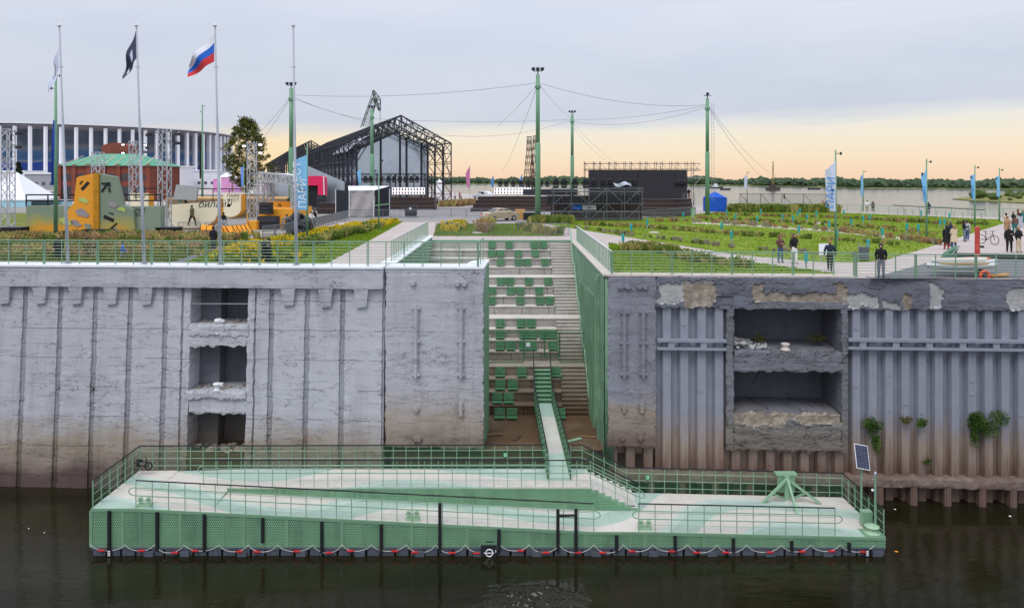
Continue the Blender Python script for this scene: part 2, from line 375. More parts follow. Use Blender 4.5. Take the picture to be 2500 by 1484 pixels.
def grass_mat(name, cs, sc=0.35):
    m = bpy.data.materials.new(name); m.use_nodes = True; t = NT(m.node_tree); t.n.clear(); MATS[name] = m
    b = t.new('ShaderNodeBsdfPrincipled', Roughness=0.9); b.inputs['Specular IOR Level'].default_value = 0.15
    P = t.pos(); f = t.m('ADD', t.m('MULTIPLY', t.noise(P, sc, 5, 0.65), 0.6), t.m('MULTIPLY', t.noise(P, sc * 16, 4, 0.7), 0.4))
    t.l.new(t.ramp(f, [(0.34, cs[0]), (0.5, cs[1]), (0.66, cs[2])]), b.inputs['Base Color'])
    bn = t.new('ShaderNodeBump', Strength=0.8, Distance=0.08); t.l.new(t.noise(P, 14, 4, 0.7), bn.inputs['Height']); t.l.new(bn.outputs[0], b.inputs['Normal'])
    o = t.new('ShaderNodeOutputMaterial'); t.l.new(b.outputs[0], o.inputs[0]); return m
M_lawn = grass_mat('lawn', [lin(92, 116, 30), lin(120, 142, 42), lin(142, 158, 62)])
M_meadow = grass_mat('meadow', [lin(82, 92, 38), lin(112, 122, 52), lin(138, 134, 78)])
M_dry = grass_mat('dry_grass', [lin(118, 104, 62), lin(146, 132, 82), lin(164, 150, 104)], 1.0)
M_blade = grass_mat('grass_blades', [lin(98, 124, 30), lin(126, 152, 42), lin(152, 170, 70)])

def sheetpoly(name, pts, mat_, dz, kind='structure', label=None):
    P = [gnd(x, y) for x, y in pts]; b = MB(); b.v = [(p.x, p.y, G + dz) for p in P]
    for tri in tessellate_polygon([[Vector((p.x, p.y, 0)) for p in P]]):
        a, c, e = (Vector(b.v[i]) for i in tri)
        b.face(tri if (c - a).cross(e - a).z > 0 else tri[::-1])
    o = b.build(name, mat_); tag(o, label, kind=kind); return o
def inside(poly, x, y):
    r = False; j = len(poly) - 1
    for i in range(len(poly)):
        if (poly[i][1] > y) != (poly[j][1] > y) and x < (poly[j][0] - poly[i][0]) * (y - poly[i][1]) / (poly[j][1] - poly[i][1]) + poly[i][0]: r = not r
        j = i
    return r
LAWN_L = [(430, 650), (545, 604), (600, 590), (770, 556), (985, 541), (910, 583), (785, 650)]
MEADOW = [(-900, 648), (390, 650), (520, 606), (620, 590), (560, 577), (400, 573), (-900, 573)]
LAWN_M = [(1068, 546), (1290, 547), (1378, 576), (1058, 576)]
LAWN_R = [(1312, 544), (1480, 571), (1640, 596), (1800, 622), (1990, 639), (2105, 641), (2165, 634), (2240, 612), (2350, 577), (2452, 545), (2440, 536), (2100, 521), (1780, 514), (1640, 530), (1400, 536)]
LAWN_F = [(1486, 593), (1560, 607), (1790, 635), (2055, 670), (1492, 670)]
for nm, poly, m_, lbl in (('lawn', LAWN_L, M_lawn, 'bright green lawn with yellow flowers left of the stairs'), ('meadow', MEADOW, M_meadow, 'rough meadow behind the left railing'),
                          ('lawn', LAWN_M, M_lawn, 'small lawn above the top of the stairs'), ('lawn', LAWN_R, M_lawn, 'large lawn with teal posts on the right'), ('lawn', LAWN_F, M_lawn, 'narrow lawn behind the right railing')):
    sheetpoly(nm, poly, m_, 0.006, label=lbl)
sheetpoly('path', [(395, 650), (430, 650), (545, 604), (640, 584), (620, 580), (520, 604)], M_asph, 0.004, label='grey asphalt path across the meadow')
sheetpoly('ramp_surface', [(2120, 680.5), (2300, 632), (2700, 628), (2900, 680), (2500, 679)], M_asph, 0.006, label='dark grey surface beside the boat')
sheetpoly('path', [(1690, 541), (1820, 548), (2040, 562), (2320, 592), (2310, 597), (2030, 567), (1810, 552), (1690, 546)], M_coping, 0.012, label='thin pale path through the large lawn')
sheetpoly('event_ground', [(-400, 573), (560, 577), (700, 560), (830, 532), (1060, 532), (1060, 500), (-400, 500)], mat('event_ground', lin(140, 138, 132), 0.9, 0.2, 0.3, 0.2), 0.003, label='grey ground of the event area')
sheetpoly('road', [(820, 541), (1340, 543), (1420, 500), (1400, 487), (900, 487), (800, 520)], mat('road_asphalt', lin(142, 138, 138), 0.9, 0.12, 0.3, 0.2), 0.009, label='grey road in front of the brown terraces')
sheetpoly('lawn', [(-500, 520), (64, 520), (64, 562), (-500, 562)], M_meadow, 0.007, label='grass at the far left of the event area')

def blades(name, polys, count, h, mat_, label, lean=0.5, wd=0.022, cond=None):
    b = MB(); k = 0
    xs = [p[0] for q in polys for p in q]; ys = [p[1] for q in polys for p in q]
    W_ = [[(gnd(*p).x, gnd(*p).y) for p in q] for q in polys]
    for q in W_:
        x0, x1 = min(p[0] for p in q), max(p[0] for p in q); y0, y1 = min(p[1] for p in q), max(p[1] for p in q)
        A = sum(q[i][0] * q[i - 1][1] - q[i - 1][0] * q[i][1] for i in range(len(q)))
        n_ = int(count * abs(A) / 2); tries = 0
        while n_ > 0 and tries < 900000:
            tries += 1
            x = random.uniform(x0, x1); y = random.uniform(y0, y1)
            if abs(x) > y * 0.74 or y < 38.4 - SL * x or not inside(q, x, y): continue
            n_ -= 1
            hh = h * random.uniform(.5, 1.4) * (0.6 + 0.8 * (nz3(x * .4, y * .4, 2) * .5 + .5)); a = random.uniform(0, 6.28); w_ = wd * random.uniform(.7, 1.6) * (1 + y / 60)
            dx, dy = math.cos(a) * w_, math.sin(a) * w_
            b.add([(x - dx, y - dy, G), (x + dx, y + dy, G), (x + random.uniform(-1, 1) * hh * lean, y + random.uniform(-1, 1) * hh * lean, G + hh)], [(0, 1, 2)])
    return tag(b.build(name, mat_), label, 'grass', kind='stuff')
blades('lawn_grass', [LAWN_L, LAWN_M, LAWN_F], 130, 0.09, M_blade, 'short bright lawn grass near the stairs')
blades('lawn_grass', [LAWN_R], 20, 0.06, M_blade, 'short lawn grass of the large right lawn', wd=0.03)
blades('meadow_grass', [[(-80, 650), (390, 650), (520, 606), (620, 590), (560, 577), (400, 573), (-80, 573)]], 120, 0.34, M_meadow, 'tall rough meadow grass behind the left railing', wd=0.02)

def slab(b, u0, u1, z0, z1, of, ob, res=0.15, amp=0.02, edge=0.03, bat=0.0, chip=None, seed=0.0):
    """a weathered concrete slab in wall coordinates: displaced face, ragged edges; chip(u, z) -> (depth, material)"""
    nu = max(2, int((u1 - u0) / res)); nv = max(2, int((z1 - z0) / res)); base = len(b.v)
    for i in range(nv + 1):
        for j in range(nu + 1):
            u = u0 + (u1 - u0) * j / nu; z = z0 + (z1 - z0) * i / nv
            eu = (nz3(u * 0.7 + seed, z * 3.1, 5.2) + .25 * nz3(u, z * 9.0, seed)) * edge if j in (0, nu) else 0
            ez = (nz3(u * 3.1, z * 0.7 + seed, 8.2) + .25 * nz3(u * 7.0, z, seed)) * edge if i in (0, nv) else 0
            o = of + amp * (nz3(u * .9 + seed, z * 2.4, 0) + .5 * nz3(u * 4, z * 7, seed))
            if chip: o -= chip(u, z)[0]
            if i in (0, nv) or j in (0, nu): o -= abs(nz3(u * 5, z * 5, 3 + seed)) * edge * 1.2
            b.v.append(tuple(W(u + eu, o, z + ez, bat)))
    for i in range(nv):
        for j in range(nu):
            b.f.append((base + i * (nu + 1) + j, base + i * (nu + 1) + j + 1, base + (i + 1) * (nu + 1) + j + 1, base + (i + 1) * (nu + 1) + j))
            b.mi.append(chip(u0 + (u1 - u0) * (j + .5) / nu, z0 + (z1 - z0) * (i + .5) / nv)[1] if chip else b.m)
    ring = [base + j for j in range(nu + 1)] + [base + i * (nu + 1) + nu for i in range(1, nv + 1)] + [base + nv * (nu + 1) + j for j in range(nu - 1, -1, -1)] + [base + i * (nu + 1) for i in range(nv - 1, 0, -1)]
    bk = len(b.v)
    for q in ring:
        i, j = divmod(q - base, nu + 1); b.v.append(tuple(W(u0 + (u1 - u0) * j / nu, ob, z0 + (z1 - z0) * i / nv, bat)))
    for i in range(len(ring)):
        b.f.append((ring[i], bk + i, bk + (i + 1) % len(ring), ring[(i + 1) % len(ring)])); b.mi.append(b.m)
    return b

# ------------------------------------------------------------------ left quay wall
BAT = 0.055
ZC = 11.6                                    # top of the left coping
wl = thing('quay_wall', 'pale grey battered concrete quay wall left of the stairs with three niches', 'wall', W(-14, 0, 0))
ZB = WZ(500, 700)                            # underside of the cap beam
core = MB(); core.wbox(-32, WU(452), -1.5, ZC - .3, -1.2, -0.09, BAT); core.wbox(WU(622), WU(940), -1.5, ZC - .3, -1.2, -0.09, BAT); core.build('wall_core', M_strip, wl)
strips = [-110, -22, 65, 151, 236, 321, 407]; strips2 = [665, 752, 838]
def panels(edges_px):
    for i in range(len(edges_px) - 1):
        a, c = edges_px[i], edges_px[i + 1]
        u0, u1 = WU(a) + .14, WU(c) - .14
        b = MB(); slab(b, u0, u1, -1.2, ZB, 0.0, -0.2, 0.11, 0.010, 0.05, BAT, seed=i * 1.7 + a * .01); b.build('wall_panel', M_wall, wl)
panels([-196] + strips + [452]); panels([622] + strips2 + [941])
for px in (-150, 18, 106, 193, 278, 363, 708, 799, 885):
    u = WU(px); b = MB(); zt, zb = ZB - .002, ZB - 1.02 - random.uniform(-.05, .05); tp, bt = .38, .25
    o = .27; zs = [zt, zb + .08, zb]
    b.add([W(u - tp, -.1, zt, BAT), W(u + tp, -.1, zt, BAT), W(u + tp, o, zt, BAT), W(u - tp, o, zt, BAT),
           W(u - bt, -.1, zb, BAT), W(u + bt + random.uniform(-.1, .05), -.1, zb + random.uniform(0, .12), BAT), W(u + bt, o * .55, zb + .1, BAT), W(u - bt, o * .55, zb + .04, BAT)],
          [(0, 1, 2, 3), (7, 6, 5, 4), (0, 4, 5, 1), (1, 5, 6, 2), (2, 6, 7, 3), (3, 7, 4, 0)])
    b.build('bracket', M_wall, wl)
b = MB(); slab(b, -32, WU(938), ZB, ZC - .1, .30, -1.0, 0.16, 0.012, 0.03, BAT, seed=4.4); b.build('cap_beam', M_block, wl)
# the niche column
UN0, UN1 = WU(468), WU(608)
b = MB(); slab(b, WU(452), UN0, -1.2, ZB, .02, -1.2, .14, .02, .05, BAT, seed=9); slab(b, UN1, WU(624), -1.2, ZB, .02, -1.2, .14, .02, .05, BAT, seed=11); b.build('niche_jamb', M_wall, wl)
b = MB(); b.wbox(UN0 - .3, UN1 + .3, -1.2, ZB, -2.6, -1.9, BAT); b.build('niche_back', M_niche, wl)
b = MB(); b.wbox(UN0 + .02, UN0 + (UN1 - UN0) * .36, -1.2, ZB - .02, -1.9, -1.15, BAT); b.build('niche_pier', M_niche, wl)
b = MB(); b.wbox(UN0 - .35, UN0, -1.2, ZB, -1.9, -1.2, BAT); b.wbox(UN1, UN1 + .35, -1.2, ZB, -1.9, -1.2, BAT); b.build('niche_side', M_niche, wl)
for (ya, yb, sd_) in ((792, 843, 1), (952, 1003, 2), (1098, 1215, 3)):
    z1, z0 = WZ(538, ya), WZ(538, yb)
    b = MB(); slab(b, UN0 + .01, UN1 - .01, z0, z1, .02, -1.9, .08, .03, .13, BAT, seed=20 + sd_); b.build('niche_ledge', M_wall if sd_ < 3 else M_stair, wl)
    b = MB()
    for k in range(26):
        u = random.uniform(UN0 + .1, UN1 - .1); o = random.uniform(-1.4, -.1); r = random.uniform(.04, .16) * (1.9 if sd_ == 3 else .8)
        b.blob(W(u, o, z1 + r * .3, BAT), (r, r, r * .5), k, .5, 6, 4)
    tag(b.build('rubble', M_expose), ['loose rubble on the top niche ledge of the left wall', 'loose rubble on the middle niche ledge of the left wall', 'heap of broken concrete in the lowest niche of the left wall'][sd_ - 1], 'rubble', kind='stuff')
b = MB(); b.tube([W(UN0, -.1, WZ(538, 742), BAT), W(UN1, -.1, WZ(538, 741), BAT)], .03); b.build('niche_bar', M_steel, wl)
for i, (ya, yb) in enumerate(((775, 812), (929, 951))):
    p = W(WU(535), -.12, WZ(535, yb + 2), BAT); h = (yb - ya) * 37.5 / FPX
    t_ = thing('mooring_bollard', ['white bollard on the upper niche ledge of the left wall', 'small white bollard in the middle niche of the left wall'][i], 'bollard', p)
    MB().lathe([(.24, 0), (.22, .08), (.12, .14), (.11, h * .7), (.2, h * .78), (.21, h * .95), (.15, h)], p, 12).build('post', M_white, t_, True)
    MB().cbox(p + Vector((.16, 0, h * .86)), .3, .2, .12).build('horn', M_white, t_)
b = MB(); slab(b, UN0 - .05, UN1 + .05, WZ(538, 818), WZ(538, 790), .1, -.3, .09, .04, .12, BAT, seed=31); b.build('niche_ledge', M_wall, wl)
b = MB(); slab(b, UN0 - .06, UN1 + .04, WZ(538, 967), WZ(538, 949), .16, -.3, .08, .04, .10, BAT, seed=33); b.build('niche_ledge', M_wall, wl)
b = MB(); b.wbox(-32, WU(938), ZC - .1, ZC, -1.05, .36, 0.0); b.build('coping', M_white, wl)

# pier block between the left wall and the stairs
U0, U1 = WU(943), WU(1181)
pb = thing('pier_block', 'grey concrete pier block with two vertical rails beside the stairs', 'wall', W(U0, 0, 0))
b = MB(); slab(b, U0, U1, WZ(1060, 1088), ZC - .32, .12, -1.3, .10, .016, .07, 0.02, seed=41); b.build('block_face', M_block, pb)
b = MB(); b.wbox(U0 - .02, U1, ZC - .32, ZC - .1, -1.3, .10, .0); b.build('block_cap', M_block, pb)
b = MB(); b.wbox(U0 - .02, U1 + .02, ZC - .1, ZC, -1.35, .14); b.build('coping', M_white, pb)
b = MB(); c0 = W(U1, -1.3, ZC); prof = [(U1 - 1.05, -1.3)] + [(U1 - 1.05 + .75 * (1 - math.cos(q)), -1.3 - 2.2 * math.sin(q)) for q in (0.3, .6, .9, 1.2, 1.5)] + [(U1 + .02, -3.5), (U1 + .02, -1.3)]
b.prism([W(u, o, ZC - .12) for u, o in prof], (0, 0, .12)); b.build('coping', M_white, pb)
b = MB(); b.wbox(U1 - .3, U1, 2.0, ZC - .12, -3.4, -1.3); b.build('return_wall', M_green, pb)
b = MB(); b.wbox(U1, U1 + .03, 2.4, ZC - .6, -.9, .06); b.build('painted_edge', M_green, pb)
def wall_rails(parent, pxs, ya, yb, o0, bat, extra, z_m):
    for px in pxs:
        u = WU(px); b = MB(); zt, zb = WZ(px, ya), WZ(px, yb)
        b.wbox(u - .12, u + .12, zb, zt, o0 + .03, o0 + .12, bat); b.wbox(u - .05, u + .05, zb - .08, zt + .1, o0 + .12, o0 + .2, bat)
        for zz in (zt - .1, (zt + zb) / 2, zb + .1): b.wbox(u - .22, u + .22, zz - .05, zz + .05, o0, o0 + .15, bat)
        b.build('rail', z_m, parent)
    for (px, py, h_) in extra:
        u = WU(px); z = WZ(px, py); b = MB(); b.wbox(u - .09, u + .09, z - h_, z + h_, o0, o0 + .16, bat); b.wbox(u - .16, u + .16, z - .04, z + .06, o0, o0 + .1, bat)
        b.build('bracket', z_m, parent)
wall_rails(pb, (1018, 1127), 745, 915, .14, .02, [(1019, 994, .1), (1127, 993, .35), (1018, 1065, .1), (1026, 1065, .12), (1010, 690, .1), (1118, 692, .1), (1135, 692, .1)], M_block)

# ------------------------------------------------------------------ right quay wall
wr = thing('quay_wall', 'grey quay wall of steel sheet piles with two deep niches right of the stairs', 'wall', W(14, 0, 0))
UB0, UB1 = WU(1484), WU(1601)
b = MB(); slab(b, UB0, UB1, WZ(1540, 1090), G - .02, .10, -1.2, .09, .022, .08, 0, seed=51); b.build('block_face', M_rblock, wr)
wall_rails(wr, (1523, 1569), 755, 915, .12, 0, [(1523, 993, .22), (1566, 993, .22), (1518, 1066, .1), (1562, 1066, .1), (1515, 700, .09), (1532, 700, .09), (1560, 700, .09), (1574, 700, .09)], M_rblock)
# cap beam with broken paint: chips listed in photo pixels
CH = [(1602, 690, 1668, 738, 2), (1668, 690, 1742, 748, 1), (1832, 690, 1868, 730, 1), (1840, 715, 2060, 740, 1), (2040, 690, 2066, 740, 1), (2066, 716, 2140, 750, 2), (2150, 735, 2190, 756, 2), (2200, 718, 2222, 752, 1), (2266, 690, 2296, 752, 2), (2456, 700, 2520, 756, 2), (1745, 722, 1790, 748, 0), (1665, 684, 1740, 692, 2)]
CHU = [(WU(a), WU(c), WZ(a, e), WZ(a, bb), m) for a, bb, c, e, m in CH]
def capchip(u, z):
    du = nz3(u * 1.3, z * 1.7, 1) * .25 + nz3(u * 4, z * 4, 7) * .1; dv = nz3(u * 1.9, z * 1.1, 4) * .22 + nz3(u * 5, z * 4, 9) * .08
    for a, c, e, f, m in CHU:
        if a < u + du < c and e < z + dv < f: return (.09, m)
    return (0.0, 0)
ZRB = WZ(2200, 755)
b = MB(); slab(b, UB1, 27.5, ZRB, G - .02, .16, -1.0, .075, .03, .10, 0, capchip, 61); b.build('cap_beam', [M_rcap, M_expose, M_mortar], wr)
b = MB(); b.wbox(UB0 - .1, WU(2085), G - .02, G + .07, -.75, .12); b.build('coping', M_coping, wr)
b = MB(); b.wbox(WU(2085), 27.5, G - .02, G - .005, -.6, .18); b.build('coping', M_coping, wr)
def pile_mat():
    m = bpy.data.materials.new('sheet_pile_paint'); m.use_nodes = True; t = NT(m.node_tree); t.n.clear()
    b = t.new('ShaderNodeBsdfPrincipled', Roughness=0.6); o = t.new('ShaderNodeOutputMaterial'); t.l.new(b.outputs[0], o.inputs[0])
    P = t.pos(); s = t.sep(P)
    wob = t.m('MULTIPLY', t.m('SUBTRACT', t.noise(t.mapv(P, (2.5, 2.5, 0.5)), 1.0, 4, 0.6), 0.5), 2.4)
    f = t.m('DIVIDE', t.m('SUBTRACT', t.m('ADD', s[2], wob), 1.2), 3.2, clamp=True)
    base = t.ramp(f, [(0.0, lin(108, 88, 78)), (0.45, lin(150, 134, 122)), (1.0, lin(142, 147, 160))])
    st = t.noise(t.mapv(P, (14.0, 14.0, 0.35)), 1.0, 5, 0.65); bl = t.noise(P, 1.4, 5, 0.6)
    k = t.m('ADD', 0.62, t.m('ADD', t.m('MULTIPLY', st, 0.42), t.m('MULTIPLY', bl, 0.34)))
    col = t.mix(1.0, base, t.comb(k, k, k), 'MULTIPLY')
    rust = t.m('MULTIPLY', t.m('GREATER_THAN', t.noise(t.mapv(P, (20.0, 20.0, 0.22), (5, 2, 1)), 1.0, 5, 0.7), 0.60), t.m('SUBTRACT', 1.0, t.m('MULTIPLY', f, 0.80)))
    col = t.mix(t.m('MULTIPLY', rust, 0.75), col, lin(120, 66, 40))
    t.l.new(col, b.inputs['Base Color'])
    bn = t.new('ShaderNodeBump', Strength=0.35, Distance=0.02); t.l.new(st, bn.inputs['Height']); t.l.new(bn.outputs[0], b.inputs['Normal'])
    return m
M_pile = pile_mat()
PER = 0.84
def piles(u0, u1, z0, z1, o=0.0, m_=None, nm='sheet_pile'):
    k = max(1, round((u1 - u0) / PER)); p = (u1 - u0) / k
    for i in range(k):
        a = u0 + i * p; b = MB(); d = -.34; th = .03
        pr = [(a, d), (a + p * .30, d), (a + p * .40, 0), (a + p * .86, 0), (a + p * .96, d), (a + p, d)]
        top = [W(u, o + q, z1) for u, q in pr]; bot = [W(u, o + q, z0) for u, q in pr]
        b.v = [tuple(q) for q in bot + top]; n_ = len(pr)
        for j in range(n_ - 1): b.face((j, j + 1, n_ + j + 1, n_ + j))
        b.wbox(a + p * .93, a + p * 1.0, z0, z1 - random.uniform(0, .05), o + d - .01, o + d + .06)      # the interlock
        for q in range(random.randint(0, 3)):
            zz = random.uniform(z0 + 1, z1 - .6); b.wbox(a + p * .5, a + p * .72, zz, zz + .1, o - .02, o + .025)
        b.build(nm, m_ or M_pile, wr)
UF0, UF1 = WU(1772), WU(2066)
piles(UB1 + .02, UF0, -1.5, ZRB + .02, -.02); piles(UF1, 27.4, -1.5, ZRB + .02, -.02)
piles(UF0, UF1, -1.5, WZ(1900, 1060), -.06); piles(UB0 - .3, UB1, -1.5, WZ(1540, 1088), -.25)
def waling(u0, u1, px):
    zt, zm, zb = WZ(px, 826), WZ(px, 838), WZ(px, 852)
    b = MB(); b.wbox(u0, u1, zt - .1, zt, .0, .3); b.wbox(u0, u1, zt - .14, zt - .1, .26, .3); b.build('waling_beam', M_pile, wr)
    b = MB(); b.wbox(u0, u1, zb, zb + .12, .0, .3); b.build('waling_beam', M_pile, wr)
    u = u0 + .7
    while u < u1 - .3:
        MB().wbox(u - .16, u + .16, zb + .12, zt - .1, .02, .26).build('waling_spacer', M_pile, wr); u += 1.62
waling(UB1 + .05, UF0 - .02, 1690); waling(UF1 + .02, 27.4, 2250)
# concrete niche frame
NU0, NU1 = WU(1789), WU(2052); z_a, z_b, z_c, z_d, z_e = WZ(1920, 736), WZ(1920, 855), WZ(1920, 905), WZ(1920, 1006), WZ(1920, 1098)
b = MB(); slab(b, UF0, NU0, z_e, ZRB, .2, -.5, .08, .035, .07, 0, seed=71); b.build('frame_post', M_frame, wr)
b = MB(); slab(b, NU1, UF1, z_e, ZRB, .2, -.5, .08, .035, .07, 0, seed=73); b.build('frame_post', M_frame, wr)
b = MB(); slab(b, NU0, NU1, z_c, z_b, .24, -2.6, .08, .035, .10, 0, seed=75); b.build('frame_beam', M_frame, wr)
def apron_chip(u, z):
    v = nz3(u * 1.1, z * 2.0, 6)
    return (.05, 1) if z > z_d - .55 + v * .5 else (0, 0)
b = MB(); slab(b, NU0, NU1, z_e, z_d, .22, -2.6, .08, .05, .22, 0, apron_chip, 77); b.build('frame_apron', [M_frame, M_expose], wr)
b = MB(); slab(b, NU0, NU1, z_a, ZRB, .17, -2.4, .08, .05, .06, 0, seed=79); b.build('frame_lintel', M_frame, wr)
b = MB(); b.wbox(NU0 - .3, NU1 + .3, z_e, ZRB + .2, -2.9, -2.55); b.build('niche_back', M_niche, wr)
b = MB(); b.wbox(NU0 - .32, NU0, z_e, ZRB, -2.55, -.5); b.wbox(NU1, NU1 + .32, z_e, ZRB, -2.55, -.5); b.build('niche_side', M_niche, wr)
b = MB(); b.tube([W(WU(1876), -1.0, WZ(1876, 906)), W(WU(1848), -.9, WZ(1848, 952))], .03); b.build('bent_pipe', M_dark, wr)
b = MB()
for k in range(90):
    q = random.random() ** 1.5; u = NU0 + .1 + q * 1.9; o = random.uniform(-1.6, 0); r = random.uniform(.05, .15)
    b.blob(W(u, o, z_b + r * .4 + (1 - q) * .35 * random.random()), (r, r, r * .7), k, .5, 6, 4)
tag(b.build('rubble', M_mortar), 'heap of white rubble in the upper right niche', 'rubble', kind='stuff')
p = W(WU(1918), -.05, z_b)
t_ = thing('mooring_bollard', 'pale bollard on the sill of the upper right niche', 'bollard', p)
MB().lathe([(.26, 0), (.24, .05), (.17, .1), (.16, .22), (.21, .27), (.22, .33), (.17, .36)], p, 14).build('post', M_coping, t_, True)
# timber-faced ledge beam at the foot with stub piles below it
b = MB(); slab(b, WU(1500), 27.5, WZ(2300, 1181), WZ(2300, 1163), .55, -.3, .12, .04, .05, 0, seed=81); b.build('ledge_beam', mat('stained_ledge', lin(118, 100, 92), .9, .3, 2.0, .6, c2=lin(150, 138, 124)), wr)
for px in range(1510, 2560, 79):
    u = WU(px + random.uniform(-8, 8)); b = MB(); b.wbox(u - .16, u + .16, -1, WZ(2300, 1181), .15, .5); b.wbox(u - .07, u + .07, -1, WZ(2300, 1181), .5, .53); b.build('stub_pile', M_pile, wr)
b = MB(); b.wbox(-7.5, 27.5, -1.6, 1.9, -1.3, -.5); b.build('wall_core', mat('dark_core', lin(60, 52, 46), .9, .3, 1.0), wr)  # plain very dark brown core low behind the piles

# ------------------------------------------------------------------ amphitheatre staircase
st = thing('staircase', 'grey concrete amphitheatre stairs running down through the quay wall', 'staircase', (0, 45, 2.1))
RIS, TRD, LND = 9.1 / 16, 0.80, 1.40
XS = 3.0                                     # the flight of narrow steps lies right of this
tiers = []; D_, z_ = DT, G
for fl in range(4):
    for k in range(4):
        z_ -= RIS; run = LND if k == 3 else TRD; tiers.append((D_, D_ - run, z_, k == 3, fl)); D_ -= run
tiers[-1] = (tiers[-1][0], 37.25, tiers[-1][2], True, 3)
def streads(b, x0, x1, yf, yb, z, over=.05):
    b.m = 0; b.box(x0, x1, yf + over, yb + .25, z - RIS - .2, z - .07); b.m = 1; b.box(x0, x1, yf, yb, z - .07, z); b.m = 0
for (yb, yf, z, ld, fl) in tiers:
    b = MB()
    if ld: streads(b, XL, XR, yf, yb, z)
    else:
        x = XL                                # precast blocks with small gaps
        b.m = 1; b.box(XL, XS, yf, yb, z - .07, z); b.m = 0
        while x < XS - .01:
            w_ = min(random.choice((1.3, 1.9, 2.5)), XS - x)
            b.box(x, x + w_ - .03, yf + .05 + random.uniform(0, .05), yb + .25, z - RIS - .1, z - .07); x += w_
    b.build('landing' if ld else 'tier', [M_stair, M_tread], st)
zz, fl0 = G, 0
for fl in range(4):
    y0 = tiers[fl * 4][0]; y1 = tiers[fl * 4 + 2][1] - .0; z0 = tiers[fl * 4][2] + RIS; n_ = 12; run = (y0 - y1 + .12) / 11.0
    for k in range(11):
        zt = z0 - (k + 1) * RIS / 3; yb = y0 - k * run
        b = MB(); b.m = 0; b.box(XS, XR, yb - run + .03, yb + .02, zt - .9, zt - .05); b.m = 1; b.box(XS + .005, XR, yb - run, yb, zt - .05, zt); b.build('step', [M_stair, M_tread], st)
b = MB(); b.box(XL, XR, DT, DT + .5, G - .7, G + .0); b.build('top_riser', M_stair, st); MB().box(XL, XR, DT - .03, DT + .5, G, G + .1).build('top_edge', M_green, st)

def gwall_mat():
    m = mat('green_rough_wall', lin(112, 148, 120), .6, .2, .8, .9, 7.0, c2=lin(134, 168, 140)); return m
M_gwall = gwall_mat()
gw = thing('retaining_wall', 'green painted rough retaining wall with ribs right of the stairs', 'wall', (XR, 45, 2))
def yz_slab(b, x, y0, y1, z0, z1, th, res=.3, amp=.04, sgn=-1):
    nu = int((y1 - y0) / res); nv = int((z1 - z0) / res); base = len(b.v)
    for i in range(nv + 1):
        for j in range(nu + 1):
            y = y0 + (y1 - y0) * j / nu; z = z0 + (z1 - z0) * i / nv
            e = 0 if i == nv else amp * (nz3(y * .9, z * .9, 3) + .6 * nz3(y * 3, z * 3, 1))
            b.v.append((x + sgn * e, y, z))
    for i in range(nv):
        for j in range(nu): b.face((base + i * (nu + 1) + j, base + i * (nu + 1) + j + 1, base + (i + 1) * (nu + 1) + j + 1, base + (i + 1) * (nu + 1) + j))
    b.box(min(x - sgn * .06, x - sgn * th), max(x - sgn * .06, x - sgn * th), y0, y1, z0, z1)
b = MB(); yz_slab(b, XR, 36.8, DT, 1.6, G - .02, .5); b.build('wall_face', M_gwall, gw, True)
for k in range(9):
    y = 40.6 + k * .95; MB().box(XR - .14, XR - .0, y, y + .42, 2.0, G - 1.6 - .05 * k).build('rib', M_gwall, gw)
b = MB(); b.box(XR - .12, XR, 38.6, 39.2, 2.0, G - .25); b.tube([(XR - .14, 38.9, 3), (XR - .14, 38.9, G - .6), (XR - .02, 38.9, G - .3)], .1, 8); b.build('drain_pipe', M_gwall, gw)
b = MB(); b.box(XR - .06, XR + .62, 36.72, DT + .3, G - .02, G + .08); b.build('coping', M_coping, gw)
gl = thing('retaining_wall', 'light green retaining wall left of the stairs behind the pier block', 'wall', (XL, 47, 2))
b = MB(); yz_slab(b, XL, 38.5, DT, 6, ZC - .02, .5, sgn=1); b.build('wall_face', M_gwall, gl, True)
for k in range(6):
    y = 44 + k * 1.0; MB().box(XL, XL + .14, y, y + .4, 6.0, 10.1).build('rib', M_gwall, gl)
b = MB(); b.box(XL - .75, XL + .08, 38.4, DT + .3, ZC - .02, ZC + .06); b.build('coping', M_white, gl)
b = MB(); b.box(XL - .74, XL - .02, 38.5, DT + .2, G - .5, ZC - .02); b.build('wall_back', M_block, gl)

